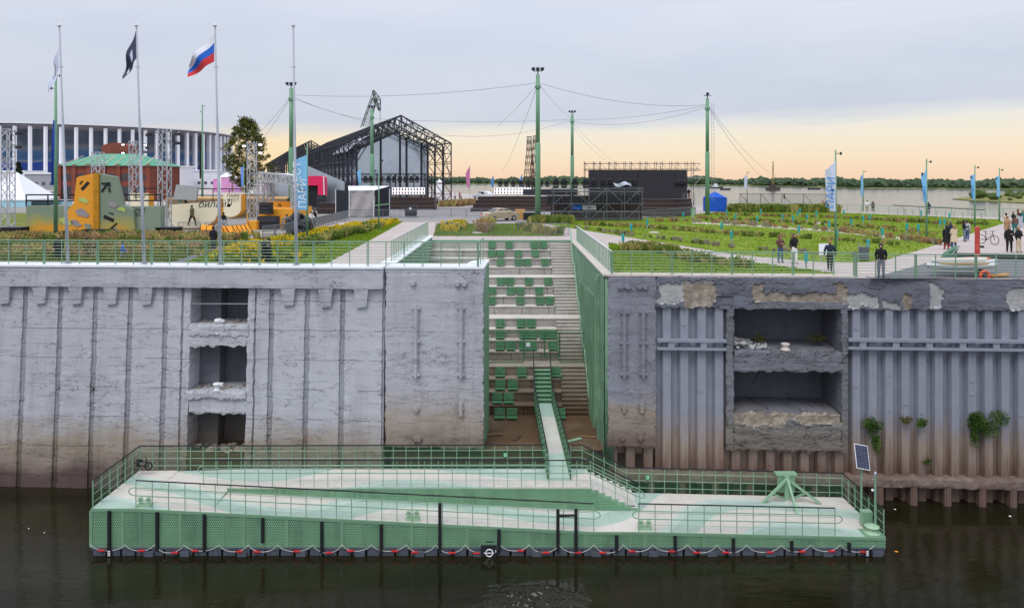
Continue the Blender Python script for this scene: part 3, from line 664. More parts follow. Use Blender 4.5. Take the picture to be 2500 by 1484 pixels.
# seats on the tiers
M_seat = mat('seat_slats', lin(72, 124, 86), .55, .2, 2.0, c2=lin(92, 146, 106))
SEATS = [(0, (1201, 1243, 1304, 1326)), (1, (1200, 1222, 1265, 1307)), (2, (1222, 1265.5, 1287, 1331)), (4, (1223, 1245, 1291, 1338)), (5, (1201, 1247, 1270, 1316)), (6, (1200, 1270, 1318, 1342)),
         (8, (1221, 1272.5, 1297)), (9, (1221, 1279, 1300, 1327, 1349)), (10, (1221, 1247, 1278, 1299, 1350)), (12, (1221, 1274, 1359)), (13, (1221, 1252)), (14, (1214, 1242)), (15, (1220, 1250, 1368))]
seat0 = None
for r, (ti, xs) in enumerate(SEATS):
    yb, yf, z, ld, fl = tiers[ti]; y = yf + .3 if not ld else yb - .75
    for c, px in enumerate(xs):
        X = (px - 1250) * (y + .2) / FPX
        lab = f'{ORD[c]} green slatted seat from the left in the {ORD[r]} seat row from the top'
        if seat0 is None:
            seat0 = thing('slatted_seat', lab, 'seat', (0, 0, 0), 'green slatted seats on the stairs')
            b = MB()
            for k in range(3): b.box(-.3, .3, -.22 + k * .15, -.09 + k * .15, .10, .14)
            b.build('seat', M_seat, seat0)
            b = MB()
            for k in range(3): b.hexa([(-.3, .24 + .03 * k, .18 + k * .13), (.3, .24 + .03 * k, .18 + k * .13), (.3, .28 + .03 * k, .18 + k * .13), (-.3, .28 + .03 * k, .18 + k * .13), (-.3, .265 + .03 * k, .295 + k * .13), (.3, .265 + .03 * k, .295 + k * .13), (.3, .305 + .03 * k, .295 + k * .13), (-.3, .305 + .03 * k, .295 + k * .13)])
            b.build('backrest', M_seat, seat0)
            b = MB(); b.box(-.2, -.16, -.2, .24, 0, .1); b.box(.16, .2, -.2, .24, 0, .1); b.box(-.2, -.16, .29, .33, 0, .5); b.box(.16, .2, .29, .33, 0, .5); b.build('bracket', M_greend, seat0)
            seat_k = kids(seat0); seat0.location = (X, y, z)
        else: copy_tree(seat0, (X, y, z), 0, lab, tree=seat_k)
# ------------------------------------------------------------------ railings
M_ply0 = mat('wet_plank', lin(120, 92, 64), .8, .2, 2.0)
M_rail = mat('rail_paint', lin(124, 158, 132), .45, .08, 2.0)
M_bar = mat('rail_bar_paint', lin(150, 182, 158), .45, .08, 2.0)
M_mesh = perf('railing_mesh', lin(70, 120, 84), .05, .47)
M_meshl = perf('light_railing_mesh', lin(120, 160, 128), .06, .545)
M_meshy = perf('railing_mesh_side', lin(70, 120, 84), .05, .47, axes='yz')
def railing(name, label, path, h, step, nbars, r_post=.028, r_top=.03, r_bar=.012, mp=None, mt=None, mb=None, thick=3, mesh=None, zlow=.12, posts=True, group=None, ends=(True, True)):
    """path: list of base points; posts, bars and top rail are parts"""
    mp = mp or M_rail; mt = mt or mp; mb = mb or M_bar
    path = [Vector(p) for p in path]; t_ = thing(name, label, 'railing', path[0], group)
    up = Vector((0, 0, h)); pm = {}
    b = MB(); b.tube([p + up for p in path], r_top, 6); b.build('top_rail', mt, t_)
    for k in range(nbars):
        q = Vector((0, 0, zlow + (h - zlow) * (k + .35) / (nbars + .1)))
        MB().tube([p + q for p in path], r_bar, 4).build('bar', mb, t_)
    c = 0
    for a, e in zip(path[:-1], path[1:]):
        L = (e - a).length; n_ = max(1, round(L / step)); dirv = (e - a).normalized()
        for i in range(n_ + (1 if e is path[-1] else 0)):
            if (i == 0 and a is path[0] and not ends[0]) or (i == n_ and not ends[1]): continue
            p = a + (e - a) * (i / n_); key = (thick and c % thick == 0); c += 1
            if key not in pm:
                if key: o = MB().beam((-.03 * dirv.x, -.03 * dirv.y, 0), (-.03 * dirv.x, -.03 * dirv.y, h), .035, .07).beam((.045 * dirv.x, .045 * dirv.y, 0), (.045 * dirv.x, .045 * dirv.y, h), .035, .07).build('post', mp, t_, loc=p - path[0])
                else: o = MB().tube([(0, 0, 0), (0, 0, h)], r_post, 6).build('post', mp, t_, loc=p - path[0])
                pm[key] = o.data
            else: link('post', pm[key], t_, p - path[0])
        if mesh:
            z0 = Vector((0, 0, .06)); z1 = Vector((0, 0, h - .04))
            m_ = mesh if abs(dirv.x) > .5 else M_meshy
            MB().add([a + z0, e + z0, e + z1, a + z1], [(0, 1, 2, 3)]).build('mesh_infill', m_, t_)
    return t_
RH = 1.27
railing('railing', 'pale green railing with thin bars along the top of the left quay wall', [W(u, -.12, ZC) for u in (-31, WU(500), WU(941), WU(1166))], RH, 1.0, 7)
railing('railing', 'short green return railing at the corner of the pier block', [W(WU(1166), -.12, ZC), W(WU(1168), -2.6, ZC)], RH, 1.3, 6)
railing('railing', 'green railing along the top of the right quay wall', [W(WU(1494), -.12, G + .07), W(WU(2088), -.12, G + .07)], 1.16, .98, 7)
railing('railing', 'green railing on the right quay wall in front of the boat', [W(WU(2092), -.12, G), W(27.2, -.12, G)], 1.16, .98, 7)
railing('railing', 'green railing on the coping of the right retaining wall beside the stairs', [W(WU(1494), -.12, G + .08), Vector((XR + .35, DT - .4, G + .08))], 1.16, .62, 7, thick=0, mt=M_white)
railing('railing', 'green railing on the white coping of the left retaining wall', [Vector((XL - .3, 39.2, ZC + .06)), Vector((XL - .3, DT - .2, ZC + .06))], 1.16, .62, 2, thick=0, mt=M_white)
# wall handrail down the right side of the flight
pts = []
for fl in range(4):
    y0 = tiers[fl * 4][0]; y1 = tiers[fl * 4 + 2][1]; z0 = tiers[fl * 4][2] + RIS; z1 = tiers[fl * 4 + 3][2]
    pts += [(XR - .12, y0 + .1, z0 + .95), (XR - .12, y1, z1 + 1.05)]
hr = thing('handrail', 'light green wall handrail following the stairs', 'handrail', pts[0])
MB().tube(pts, .055, 6).build('rail_tube', M_greenp, hr)
for i in range(0, len(pts) - 1, 2):
    a, c = Vector(pts[i]), Vector(pts[i + 1])
    for f_ in (.1, .5, .9):
        q = a.lerp(c, f_); MB().tube([q, q + Vector((.14, 0, -.08))], .02, 5).build('bracket', M_greenp, hr)
# gate fence across the stairs
yg = tiers[11][1] + .5; zg = tiers[11][2]; zt = zg + 2.0
gf = thing('gate_fence', 'dark green barred fence with gates across the lower stairs', 'fence', (0, yg, zg))
MB().beam((-1.7, yg, zt), (XR - .05, yg, zt), .06, .06).build('top_rail', M_greend, gf)
for x0, x1 in ((-1.7, .72), (.78, 2.05), (2.1, 3.0), (3.05, XR - .1)):
    f_ = MB(); zb_ = zg + (.12 if x1 < 1 or x0 > 3 else .45)
    f_.beam((x0, yg, zb_), (x1, yg, zb_), .05, .06); f_.beam((x0, yg, zb_), (x0, yg, zt), .05, .05); f_.beam((x1, yg, zb_), (x1, yg, zt), .05, .05); f_.build('gate_frame', M_greend, gf)
    b = MB(); x = x0 + .1
    while x < x1: b.tube([(x, yg, zb_), (x, yg, zt)], .008, 4, False); x += .1
    tag(b.build('gate_bars', M_greend, gf), kind='stuff')
MB().cbox((.72 + .3, yg - .03, zg + 1.25), .26, .02, .26).build('notice', M_white, gf)

# ------------------------------------------------------------------ gangway with green steps
gwy = thing('gangway', 'pale gangway ramp with green steps and green railings leading down to the pontoon', 'gangway', (2.0, 38, 2.2))
M_ramp = mat('gangway_deck', lin(200, 198, 190), .8, .14, 1.0, .1); M_mint = mat('mint_paint', lin(168, 192, 178), .8, .06, 1.0, .1)
gA, gB = Vector((1.86, 42.9, 2.75)), Vector((2.22, 33.5, 2.2))
def gp(f_, x, z=0): p = gA.lerp(gB, f_); return (p.x + x, p.y, p.z + z)
for f0, f1, m_ in ((0, .22, M_mint), (.22, .72, M_ramp), (.72, 1, M_mint)):
    MB().hexa([gp(f0, -.5, -.12), gp(f1, -.5, -.12), gp(f1, .5, -.12), gp(f0, .5, -.12), gp(f0, -.5), gp(f1, -.5), gp(f1, .5), gp(f0, .5)]).build('deck_panel', m_, gwy)
for sx in (-.52, .52): MB().beam(gp(0, sx, -.12), gp(1, sx, -.12), .06, .28).build('side_beam', M_greend, gwy)
for k in range(8):
    y0 = 42.9 + k * .24; z0 = 2.75 + (k + 1) * .19
    b = MB(); b.m = 0; b.box(1.36, 2.36, y0, y0 + .3, z0 - .19, z0 - .03); b.m = 1; b.box(1.34, 2.38, y0 - .02, y0 + .26, z0 - .03, z0); b.build('step', [M_greend, M_greenp], gwy)
MB().hexa([(1.4, 42.95, 2.5), (2.3, 42.95, 2.5), (2.3, 44.9, 4.0), (1.4, 44.9, 4.0), (1.4, 42.95, 2.7), (2.3, 42.95, 2.7), (2.3, 44.9, 4.1), (1.4, 44.9, 4.1)]).build('stringer', M_greend, gwy)
for sx in (-.52, .52):
    P = [Vector((1.86 + sx, 44.8, 4.35))] + [Vector((1.86 + sx, 42.95, 2.75)), Vector(gp(.98, sx))]
    MB().tube([p + Vector((0, 0, 1.1)) for p in P], .03, 6).build('handrail', M_black, gwy)
    for q in (.3, .6, .85): MB().tube([p + Vector((0, 0, q)) for p in P], .014, 4).build('bar', M_rail, gwy)
    pm = None
    for f_ in [i / 16 for i in range(17)]:
        p = Vector(gp(f_, sx)); 
        if pm is None: pm = MB().tube([(0, 0, -.1), (0, 0, 1.1)], .022, 5).build('post', M_greend, gwy, loc=p - Vector(gwy.location)).data
        else: link('post', pm, gwy, p - Vector(gwy.location))
    for f_ in (0, .33, .66, 1):
        p = P[0].lerp(P[1], f_); link('post', pm, gwy, p - Vector(gwy.location))
    MB().add([Vector(gp(0, sx, .1)), Vector(gp(.98, sx, .1)), Vector(gp(.98, sx, 1.05)), Vector(gp(0, sx, 1.05))], [(0, 1, 2, 3)]).build('mesh_infill', M_meshy, gwy)

# litter on the landing below the stairs
for i, (px, y, L_, a, m_, lab) in enumerate(((1203, 1062, .55, .1, M_ply0, 'brown plank lying on the stair landing at left'), (1396, 1077, .6, .5, M_greenp, 'loose green board on the stair landing at right'), (1440, 1068, .5, -.3, M_ply0, 'short plank lying by the right retaining wall'), (1262, 1070, .4, 1.2, M_stair, 'pale concrete fragment on the stair landing'))):
    q = gnd(px, y, tiers[-1][2]); d = Vector((math.cos(a), math.sin(a), 0)) * L_; tag(MB().beam(q - d + Vector((0, 0, .03)), q + d + Vector((0, 0, .06)), .22, .05).build('loose_board', m_), lab, 'board')
# ------------------------------------------------------------------ pontoon
PY0, PYM, PY1 = 30.8, 32.8, 34.8
def PX(px, D=PY0): return (px - 1250) / FPX * D
XA, XB = PX(222), PX(2162)
def zfront(x):                               # deck height along the front edge
    ks = [(XA, 2.0), (PX(330), 2.0), (PX(1450), 1.0), (PX(1560), 1.0), (XB, .76)]
    for (a, za), (c, zc) in zip(ks[:-1], ks[1:]):
        if x <= c: return za + (zc - za) * max(0, (x - a)) / (c - a)
    return ks[-1][1]
XU0, XU1, XS1 = PX(560, 33), 3.65, 5.75      # where the level upper lane parts from the ramp, its right end, foot of its steps
ZU = 2.08
pt = thing('pontoon', 'long green and white floating pontoon with ramps moored in front of the stairs', 'pontoon', ((XA + XB) / 2, PY0, 0))
def deck_mat():
    m = bpy.data.materials.new('striped_deck_paint'); m.use_nodes = True; t = NT(m.node_tree); t.n.clear()
    b = t.new('ShaderNodeBsdfPrincipled', Roughness=0.75); o = t.new('ShaderNodeOutputMaterial'); t.l.new(b.outputs[0], o.inputs[0])
    P = t.pos(); s = t.sep(P)
    wv = t.m('MULTIPLY', t.m('SINE', t.m('ADD', t.m('MULTIPLY', s[0], .42), t.m('MULTIPLY', t.m('SUBTRACT', s[1], 32.0), .35))), 1.25)
    wv2 = t.m('MULTIPLY', t.m('SINE', t.m('ADD', t.m('MULTIPLY', s[0], .17), 2.0)), 1.5)
    q = t.m('ADD', t.m('ADD', s[1], wv), t.m('ADD', wv2, t.m('MULTIPLY', s[0], -.10)))
    fr = t.m('FRACT', t.m('DIVIDE', q, 2.9))
    col = t.ramp(fr, [(0.0, lin(208, 203, 194)), (.34, lin(168, 190, 178)), (.68, lin(186, 203, 192)), (.80, lin(208, 203, 194))], 'CONSTANT')
    dirt = t.noise(P, 1.1, 6, .65); grit = t.noise(P, 30, 3, .6); stain = t.ramp(t.noise(t.mapv(P, (.5, 1.2, 1)), 1.6, 6, .7), [(.52, 1.0), (.74, .82)]); seam = t.m('ADD', .88, t.m('MULTIPLY', .12, t.m('GREATER_THAN', t.m('ABSOLUTE', t.m('SUBTRACT', t.m('FRACT', t.m('DIVIDE', s[0], 1.25)), .5)), .014)))
    k = t.m('MULTIPLY', t.m('MULTIPLY', stain, seam), t.m('ADD', .80, t.m('ADD', t.m('MULTIPLY', dirt, .24), t.m('MULTIPLY', grit, .1))))
    t.l.new(t.mix(1.0, col, t.comb(k, k, k), 'MULTIPLY'), b.inputs['Base Color']); return m
M_deck = deck_mat()
b = MB()                                      # lower lane: landing, long ramp, right-hand deck
xs = [XA, PX(330), XU0, -6, -2, 1, PX(1450), XS1, 9, 12.5, XB]
for x0, x1 in zip(xs[:-1], xs[1:]):
    yb0 = PY1 if (x1 <= XU0 or x0 >= XS1) else PYM
    z0, z1 = zfront(x0), zfront(x1); zb0, zb1 = (z0, z1)
    if x0 >= XS1: zb0 -= .04; zb1 -= .04
    if x1 <= XU0: zb0, zb1 = max(z0, 2.0), ZU if x1 == XU0 else 2.03
    b.hexa([(x0, PY0 + .03, z0 - .08), (x1, PY0 + .03, z1 - .08), (x1, yb0, zb1 - .08), (x0, yb0, zb0 - .08), (x0, PY0 + .03, z0), (x1, PY0 + .03, z1), (x1, yb0, zb1), (x0, yb0, zb0)])
b.build('lower_deck', M_deck, pt)
MB().box(XU0, XU1, PYM, PY1, ZU - .08, ZU + .004).build('upper_deck', M_deck, pt)
for k in range(7):
    f0, f1 = k / 7, (k + 1) / 7; x0 = XU1 + (XS1 - XU1) * f0; x1 = XU1 + (XS1 - XU1) * f1; z = ZU - (ZU - .98) * (k + 1) / 8
    MB().box(x0, x1 + .02, PYM + .04, PY1, z - .16, z).build('step', M_ramp, pt)
b = MB(); b.box(XA + .15, XB - .15, PY0 + .25, PY1 - .2, -.3, .30); b.build('hull', M_black, pt)
b = MB(); b.box(XA + .4, XU1 - .3, PY0 + .5, PY1 - .4, .3, .74); b.box(XA + .6, -3, PY0 + .6, PY1 - .5, .74, 1.2); b.build('dark_inner_box', mat('inner_dark_green', lin(46, 74, 56), .8, .2, 1.0), pt)  # added dark boxes stand in for the shaded inside behind the holes
# perforated fascia panels, frame strips between them
M_perf = perf('perforated_green', lin(126, 172, 136), .085, .30)
def strip_top(x): return zfront(x)
edge = [222, 300, 385, 440, 500, 595, 642, 700, 786, 835, 931, 1005, 1074, 1140, 1218, 1290, 1362, 1430, 1505, 1575, 1648, 1720, 1790, 1860, 1932, 2005, 2072, 2162]
for a, c in zip(edge[:-1], edge[1:]):
    x0, x1 = PX(a), PX(c)
    MB().add([(x0, PY0, .36), (x1, PY0, .36), (x1, PY0, zfront(x1) - .1), (x0, PY0, zfront(x0) - .1)], [(0, 1, 2, 3)]).build('fascia_panel', M_perf, pt)
    for x in ((x0, (x0 + x1) / 2) if c - a > 60 else (x0,)):
        wd = .13 if x == x0 else .05
        MB().box(x - wd / 2, x + wd / 2, PY0 - .02, PY0 + .05, .36, zfront(x) - .09).build('fascia_strip', M_green, pt)
b = MB()
for x0, x1 in zip(xs[:-1], xs[1:]):
    z0, z1 = zfront(x0), zfront(x1); b.hexa([(x0, PY0 - .03, z0 - .11), (x1, PY0 - .03, z1 - .11), (x1, PY0 + .03, z1 - .11), (x0, PY0 + .03, z0 - .11), (x0, PY0 - .03, z0 + .015), (x1, PY0 - .03, z1 + .015), (x1, PY0 + .03, z1 + .015), (x0, PY0 + .03, z0 + .015)])
b.build('edge_beam', M_green, pt)
M_backing = mat('shade_backing', lin(52, 84, 62), .9, .2, 1.0)  # added dark sheets, painting the shade seen through the panel holes
for x0, x1 in zip(xs[:-1], xs[1:]): MB().add([(x0, PY0 + .14, .3), (x1, PY0 + .14, .3), (x1, PY0 + .14, zfront(x1) - .09), (x0, PY0 + .14, zfront(x0) - .09)], [(0, 1, 2, 3)]).build('shade_backing', M_backing, pt)
MB().box(XU0 + .6, XS1 - .1, PYM + .14, PYM + .2, .9, 1.15).build('shade_backing', M_backing, pt); MB().box(XU0 + .6, XU1 - .02, PYM + .14, PYM + .2, 1.15, ZU - .1).build('shade_backing', M_backing, pt)
n_ = 14
for i in range(n_):                           # fascia under the upper lane
    x0 = XU0 + (XU1 - XU0) * i / n_; x1 = XU0 + (XU1 - XU0) * (i + 1) / n_
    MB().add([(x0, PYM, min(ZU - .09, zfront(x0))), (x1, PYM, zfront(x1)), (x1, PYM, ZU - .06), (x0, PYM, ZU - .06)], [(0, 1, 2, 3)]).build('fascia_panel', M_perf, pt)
    MB().box(x0 - .04, x0 + .04, PYM - .012, PYM + .03, zfront(x0), ZU - .06).build('fascia_strip', M_green, pt)
poly = [(XU1, ZU - .06)]
for k in range(7):
    x1 = XU1 + (XS1 - XU1) * (k + 1) / 7; z = ZU - (ZU - .98) * (k + 1) / 8; poly += [(poly[-1][0], z), (x1, z)]
poly += [(XS1, 1.0), (XU1, 1.0)]
MB().prism([(x, PYM, z) for x, z in poly], (0, .03, 0)).build('stair_cheek', M_perf, pt)
for sx, m_ in ((XA, 0), (XB, 1)):             # end panels
    z0, z1 = (2.0, 2.03) if m_ == 0 else (.76, .72)
    MB().add([(sx, PY0, .36), (sx, PY1, .36), (sx, PY1, z1), (sx, PY0, z0)], [(0, 1, 2, 3)]).build('end_panel', perf('perforated_end%d' % m_, lin(120, 170, 134), .075, .34, axes='yz'), pt)
# floats, brackets, rope and red buoys along the waterline
M_float = mat('float_grey', lin(82, 88, 98), .6, .2, 3.0)
b = MB(); b.box(XA, XB, PY0 - .02, PY0 + .1, .27, .36); b.build('waterline_beam', M_float, pt)
x = XA + .1; fm = None; k = 0
while x < XB - .5:
    wd = .52
    if fm is None: o = MB().box(0, wd, 0, .3, -.3, .26).box(.08, .16, -.02, 0, -.1, .2).box(.34, .42, -.02, 0, -.1, .2).build('float', M_float, pt, loc=Vector((x, PY0, 0)) - Vector(pt.location)); fm = o.data
    else: link('float', fm, pt, Vector((x, PY0 + random.uniform(-.01, .02), 0)) - Vector(pt.location))
    x += .62
for px in (365, 452, 592, 736, 880, 1025, 1168, 1310, 1455, 1595, 1738, 1880, 2020, 2140):
    X = PX(px); MB().box(X - .2, X + .2, PY0 - .1, PY0 + .02, -.05, .20).build('float_bracket', M_float, pt)
M_rope = mat('white_rope', lin(214, 216, 206), .8, .1); M_buoy = mat('red_buoy', lin(190, 40, 44), .5, .2, 4.0)
x = XA; k = 0; ze = .5
while x < XB - .6:
    L_ = 1.26 if k % 3 else 1.5; x1 = min(x + L_, XB); sag = random.uniform(.26, .38)
    P = [(x + (x1 - x) * f_, PY0 - .06, ze - sag * math.sin(math.pi * f_) ** .6 if 0 < f_ < 1 else ze) for f_ in (0, .12, .28, .42, .58, .72, .88, 1)]
    r_ = thing('safety_rope', f'{ORD[k]} white rope swag with red float from the left on the pontoon front', 'rope', P[0], 'rope swags along the pontoon front')
    MB().tube(P, .011, 5).build('rope', M_rope, r_)
    m_ = Vector(P[3]).lerp(Vector(P[4]), .5); o = .26 * random.choice((-1, 1, .3)); MB().tube([m_ + Vector((o - .15, -.03, .02)), m_ + Vector((o - .12, -.03, .02)), m_ + Vector((o + .12, -.03, .02)), m_ + Vector((o + .15, -.03, .02))], [.02, .045, .045, .02], 7).build('float', M_buoy, r_)
    x = x1; k += 1
# black fender bars
for i, (px, ya, yb) in enumerate(((268, 1245, 1340), (385, 1248, 1342), (500, 1253, 1343), (642, 1262, 1322), (786, 1271, 1346), (931, 1278, 1347), (1074, 1226, 1347), (1218, 1290, 1345), (1362, 1241, 1346), (1406, 1240, 1352), (1505, 1304, 1346), (1648, 1306, 1348), (1790, 1312, 1346), (1932, 1318, 1345), (2072, 1322, 1345))):
    X = PX(px); z1, z0 = HC - (ya - HZ) * PY0 / FPX, HC - (yb - HZ) * PY0 / FPX
    b = MB(); b.prism([(X - .075, PY0 - .02, z0), (X - .05, PY0 - .12, z0), (X + .05, PY0 - .12, z0), (X + .075, PY0 - .02, z0)], (0, 0, z1 - z0))
    b.build('fender', M_black, pt)
MB().tube([(PX(1362), PY0 - .06, 1.75), (PX(1406), PY0 - .06, 1.75)], .055, 8).build('fender_crossbar', M_black, pt)
# name plate with a white ring mark, notice stripe, draught marks
X = PX(1195)
pl = MB().box(X - .36, X + .32, PY0 - .16, PY0 - .1, .02, .5).build('name_plate', M_black, pt)
b = MB()
ring = [(X + .15 * math.cos(q * math.pi / 12), PY0 - .17, .20 + .15 * math.sin(q * math.pi / 12)) for q in range(25)]
b.tube(ring, .025, 5); b.build('ring_mark', M_white, pl); MB().box(X - .24, X + .2, PY0 - .19, PY0 - .165, .185, .215).build('line_mark', M_white, pl)
MB().box(X + .26, X + .29, PY0 - .17, PY0 - .161, .22, .34).build('letter_mark', M_white, pl); MB().box(X - .16, X + .17, PY0 - .03, PY0 - .015, .59, .62).build('notice_strip', M_dark, pt)
for px in (270, 2114):
    for z in (.06, .14, .22): MB().box(PX(px) - .05, PX(px) + .05, PY0 - .14, PY0 - .12, z, z + .045).build('draught_mark', M_white, pt)
    MB().box(PX(px) - .09, PX(px) + .09, PY0 - .12, PY0 - .08, .0, .32).build('draught_board', M_black, pt)

# pontoon railings
PH = 1.2
bk = [(XA + .05, PY1 - .05, 2.03), (XU1 - .25, PY1 - .05, ZU), (XS1 - .2, PY1 - .05, .98), (XB - .05, PY1 - .05, .72)]
railing('railing', 'green mesh railing along the back of the left half of the pontoon', [bk[0], (1.62, PY1 - .05, ZU)], PH, .62, 3, mt=M_black, mesh=M_mesh, thick=0, r_post=.022)
railing('railing', 'green railing stepping down along the back of the right half of the pontoon', [(2.85, PY1 - .05, ZU), bk[1], bk[2], bk[3]], PH, .62, 3, mt=M_black, mesh=M_mesh, thick=0, r_post=.022)
railing('railing', 'green mesh railing across the left end of the pontoon', [(XA + .05, PY0 + .05, 2.0), (XA + .05, PY1 - .06, 2.03)], PH, .62, 3, mt=M_black, mesh=M_mesh, thick=0)
railing('railing', 'green mesh railing across the right end of the pontoon', [(XB - .05, PY0 + .05, .76), (XB - .05, PY1 - .06, .72)], PH, .62, 3, mt=M_black, mesh=M_mesh, thick=0)
fr = railing('railing', 'long green mesh railing along the front ramp of the pontoon', [(PX(330), PY0 + .06, 2.0), (PX(450), PY0 + .06, zfront(PX(450))), (PX(1450), PY0 + .06, 1.0)], PH, .66, 2, mt=M_black, mesh=M_meshl, thick=0, r_post=.018)
ur = railing('railing', 'green railing with dark top rail between the upper and lower pontoon lanes', [(PX(500, 33), PYM + .05, ZU), (XU1 - .05, PYM + .05, ZU), (XS1 + .1, PYM + .05, .98)], PH, .64, 2, mt=M_black, thick=0, r_post=.018)
fr2 = railing('railing', 'shorter green mesh railing with dark top rail at the right front of the pontoon', [(PX(1560), PY0 + .06, 1.0), (PX(2040), PY0 + .06, zfront(PX(2040)))], PH, .68, 2, mt=M_black, mesh=M_meshl, thick=0, r_post=.018)
def handloop(parent, P, y, up=.92, dn=.58):   # paired handrails closed by a loop at each end
    a, c = Vector(P[0]), Vector(P[-1]); q = []
    dA = (Vector(P[1]) - a).normalized() * -.28; dC = (c - Vector(P[-2])).normalized() * .28
    def arc(p, d_, s): return [p + d_ * math.sin(f_) + Vector((0, 0, (up + dn) / 2 + (up - dn) / 2 * math.cos(f_) * s)) for f_ in (.5, 1.0, 1.57, 2.14, 2.64)]
    q = [p + Vector((0, 0, up)) for p in map(Vector, P)] + arc(c, dC, 1) + [p + Vector((0, 0, dn)) for p in map(Vector, P)][::-1] + arc(a, dA, -1) + [a + Vector((0, 0, up))]
    MB().tube([p + Vector((0, y, 0)) for p in q], .024, 6, False).build('handrail', M_rail, parent)
handloop(fr, [(PX(330), PY0 + .06, 2.0), (PX(450), PY0 + .06, zfront(PX(450))), (PX(1450), PY0 + .06, 1.0)], -.07)
handloop(ur, [(PX(500, 33), PYM + .05, ZU), (XU1 - .05, PYM + .05, ZU), (XS1 + .1, PYM + .05, .98)], .07)
handloop(fr2, [(PX(1560), PY0 + .06, 1.0), (PX(2040), PY0 + .06, zfront(PX(2040)))], -.07)
for px, nm in ((1234, 'left'), (1581, 'right')):
    D = PY1 - .1; p = at(px, 1110 if px < 1300 else 1165, D)
    s_ = thing('safety_sign', f'small green safety sign with white symbol on the {nm} part of the back railing', 'sign', p)
    MB().cbox(p, .2, .02, .2).build('plate', mat('sign_green', lin(20, 160, 100), .5, .05), s_)
    b = MB(); c_ = p + Vector((0, -.016, 0)); b.tube([c_ + Vector((.06 * math.cos(q), 0, .06 * math.sin(q))) for q in [i * math.pi / 6 for i in range(13)]], .012, 4); b.build('symbol', M_white, s_)
# bitts, winch frame, solar mast, lamp, cabinet
M_bitt = mat('bitt_paint', lin(160, 192, 160), .5, .1)
for px, lab in ((344, 'pale green double bollard at the left end of the pontoon'), (1005, 'pale green double bollard in the middle of the pontoon ramp'), (1577, 'pale green double bollard near the foot of the pontoon steps')):
    X = PX(px); z = zfront(X); t_ = thing('double_bollard', lab, 'bollard', (X, PY0 + .3, z), 'double bollards on the pontoon')
    MB().box(X - .3, X + .3, PY0 + .15, PY0 + .45, z, z + .09).build('base_plate', M_bitt, t_)
    for s_ in (-.17, .17): MB().lathe([(.075, .09), (.075, .30), (.1, .32), (.1, .37), (.03, .38)], (X + s_, PY0 + .3, z), 10).build('post', M_bitt, t_)
    MB().tube([(X - .33, PY0 + .3, z + .24), (X + .33, PY0 + .3, z + .24)], .03, 6).build('cross_bar', M_bitt, t_)
fx, fy, fz = PX(1922, 34.3), 34.3, .78
wf = thing('anchor_tripod', 'tall green anchor tripod with splayed struts at the right of the pontoon', 'tripod', (fx, fy, fz))
MB().box(fx - .42, fx - .06, fy + .1, fy + .2, fz + .35, fz + 1.17).box(fx + .06, fx + .42, fy + .1, fy + .2, fz + .35, fz + 1.17).build('guide_plate', M_green, wf)
MB().box(fx - .5, fx + .5, fy + .05, fy + .4, fz + 1.16, fz + 1.26).build('top_plate', M_greenp, wf)
MB().box(fx - .11, fx + .11, fy, fy + .12, fz, fz + 1.16).build('column', M_greenp, wf)
for e, nm in (((fx - 1.35, fy - .35, fz), 'strut'), ((fx + 1.45, fy - .35, fz), 'strut'), ((fx - .1, fy - 1.5, fz + .02), 'strut')):
    MB().beam((fx, fy, fz + 1.05), e, .11, .10).build('strut', M_greenp, wf)
for s_ in (-1, 1): MB().beam((fx + s_ * .75, fy - .2, fz + .45), (fx + s_ * .15, fy - .1, fz + .1), .09, .08).build('brace', M_green, wf)
p = at(2103, 1262, 32.2); p.z = .74
sm = thing('solar_panel_mast', 'blue solar panel with white frame on a thin green mast', 'solar panel', p)
top = at(2103, 1142, 32.2)
MB().tube([p, (p.x, p.y, top.z + .3)], .045, 8).build('mast', M_rail, sm)
c_ = at(2104, 1115, 32.2); ax = Vector((.33, -.02, .02)); ay = Vector((.05, .22, .44)).normalized() * .52; ax = Vector((.30, 0, -.055)); nn = ax.cross(ay).normalized() * .03
M_solar = mat('solar_cells', lin(28, 40, 70), .25, .1, 6.0, spec=.6)
MB().hexa([c_ - ax - ay, c_ + ax - ay, c_ + ax - ay + nn, c_ - ax - ay + nn, c_ - ax + ay, c_ + ax + ay, c_ + ax + ay + nn, c_ - ax + ay + nn]).build('panel_frame', M_white, sm)
for i in range(4):
    for j in range(9):
        q = c_ + ax * (-.93 + (i + .5) * .465) + ay * (-.95 + (j + .5) * .211) + nn * 1.15; hx, hy = ax * .228, ay * .101
        MB().add([q - hx - hy, q + hx - hy, q + hx + hy, q - hx + hy], [(0, 1, 2, 3)]).build('cell', M_solar, sm)
p = at(2137, 1310, 31.4); lm = thing('lamp_mast', 'thin green mast with small lamp at the right corner of the pontoon', 'mast', (p.x, 31.4, .75))
z1 = at(2137, 1162, 31.4).z
MB().tube([(p.x, 31.4, .75), (p.x, 31.4, z1)], .05, 8).build('mast', M_rail, lm); MB().lathe([(.07, 0), (.07, .14), (.03, .2)], (p.x, 31.4, z1), 8).build('lantern', M_steel, lm)
MB().blob((p.x - .12, 31.4, at(2137, 1196, 31.4).z), .06, 1, 0).build('camera_globe', M_white, lm, True); MB().tube([(p.x, 31.4, z1 - .12), (p.x - .14, 31.4, z1 - .14), (p.x - .13, 31.4, z1 - .26)], .02, 5).build('bracket', M_steel, lm)
p = at(2113, 1280, 31.9); cb = thing('cabinet', 'green electrical cabinet beside the solar mast on the pontoon', 'cabinet', (p.x, 31.9, .75))
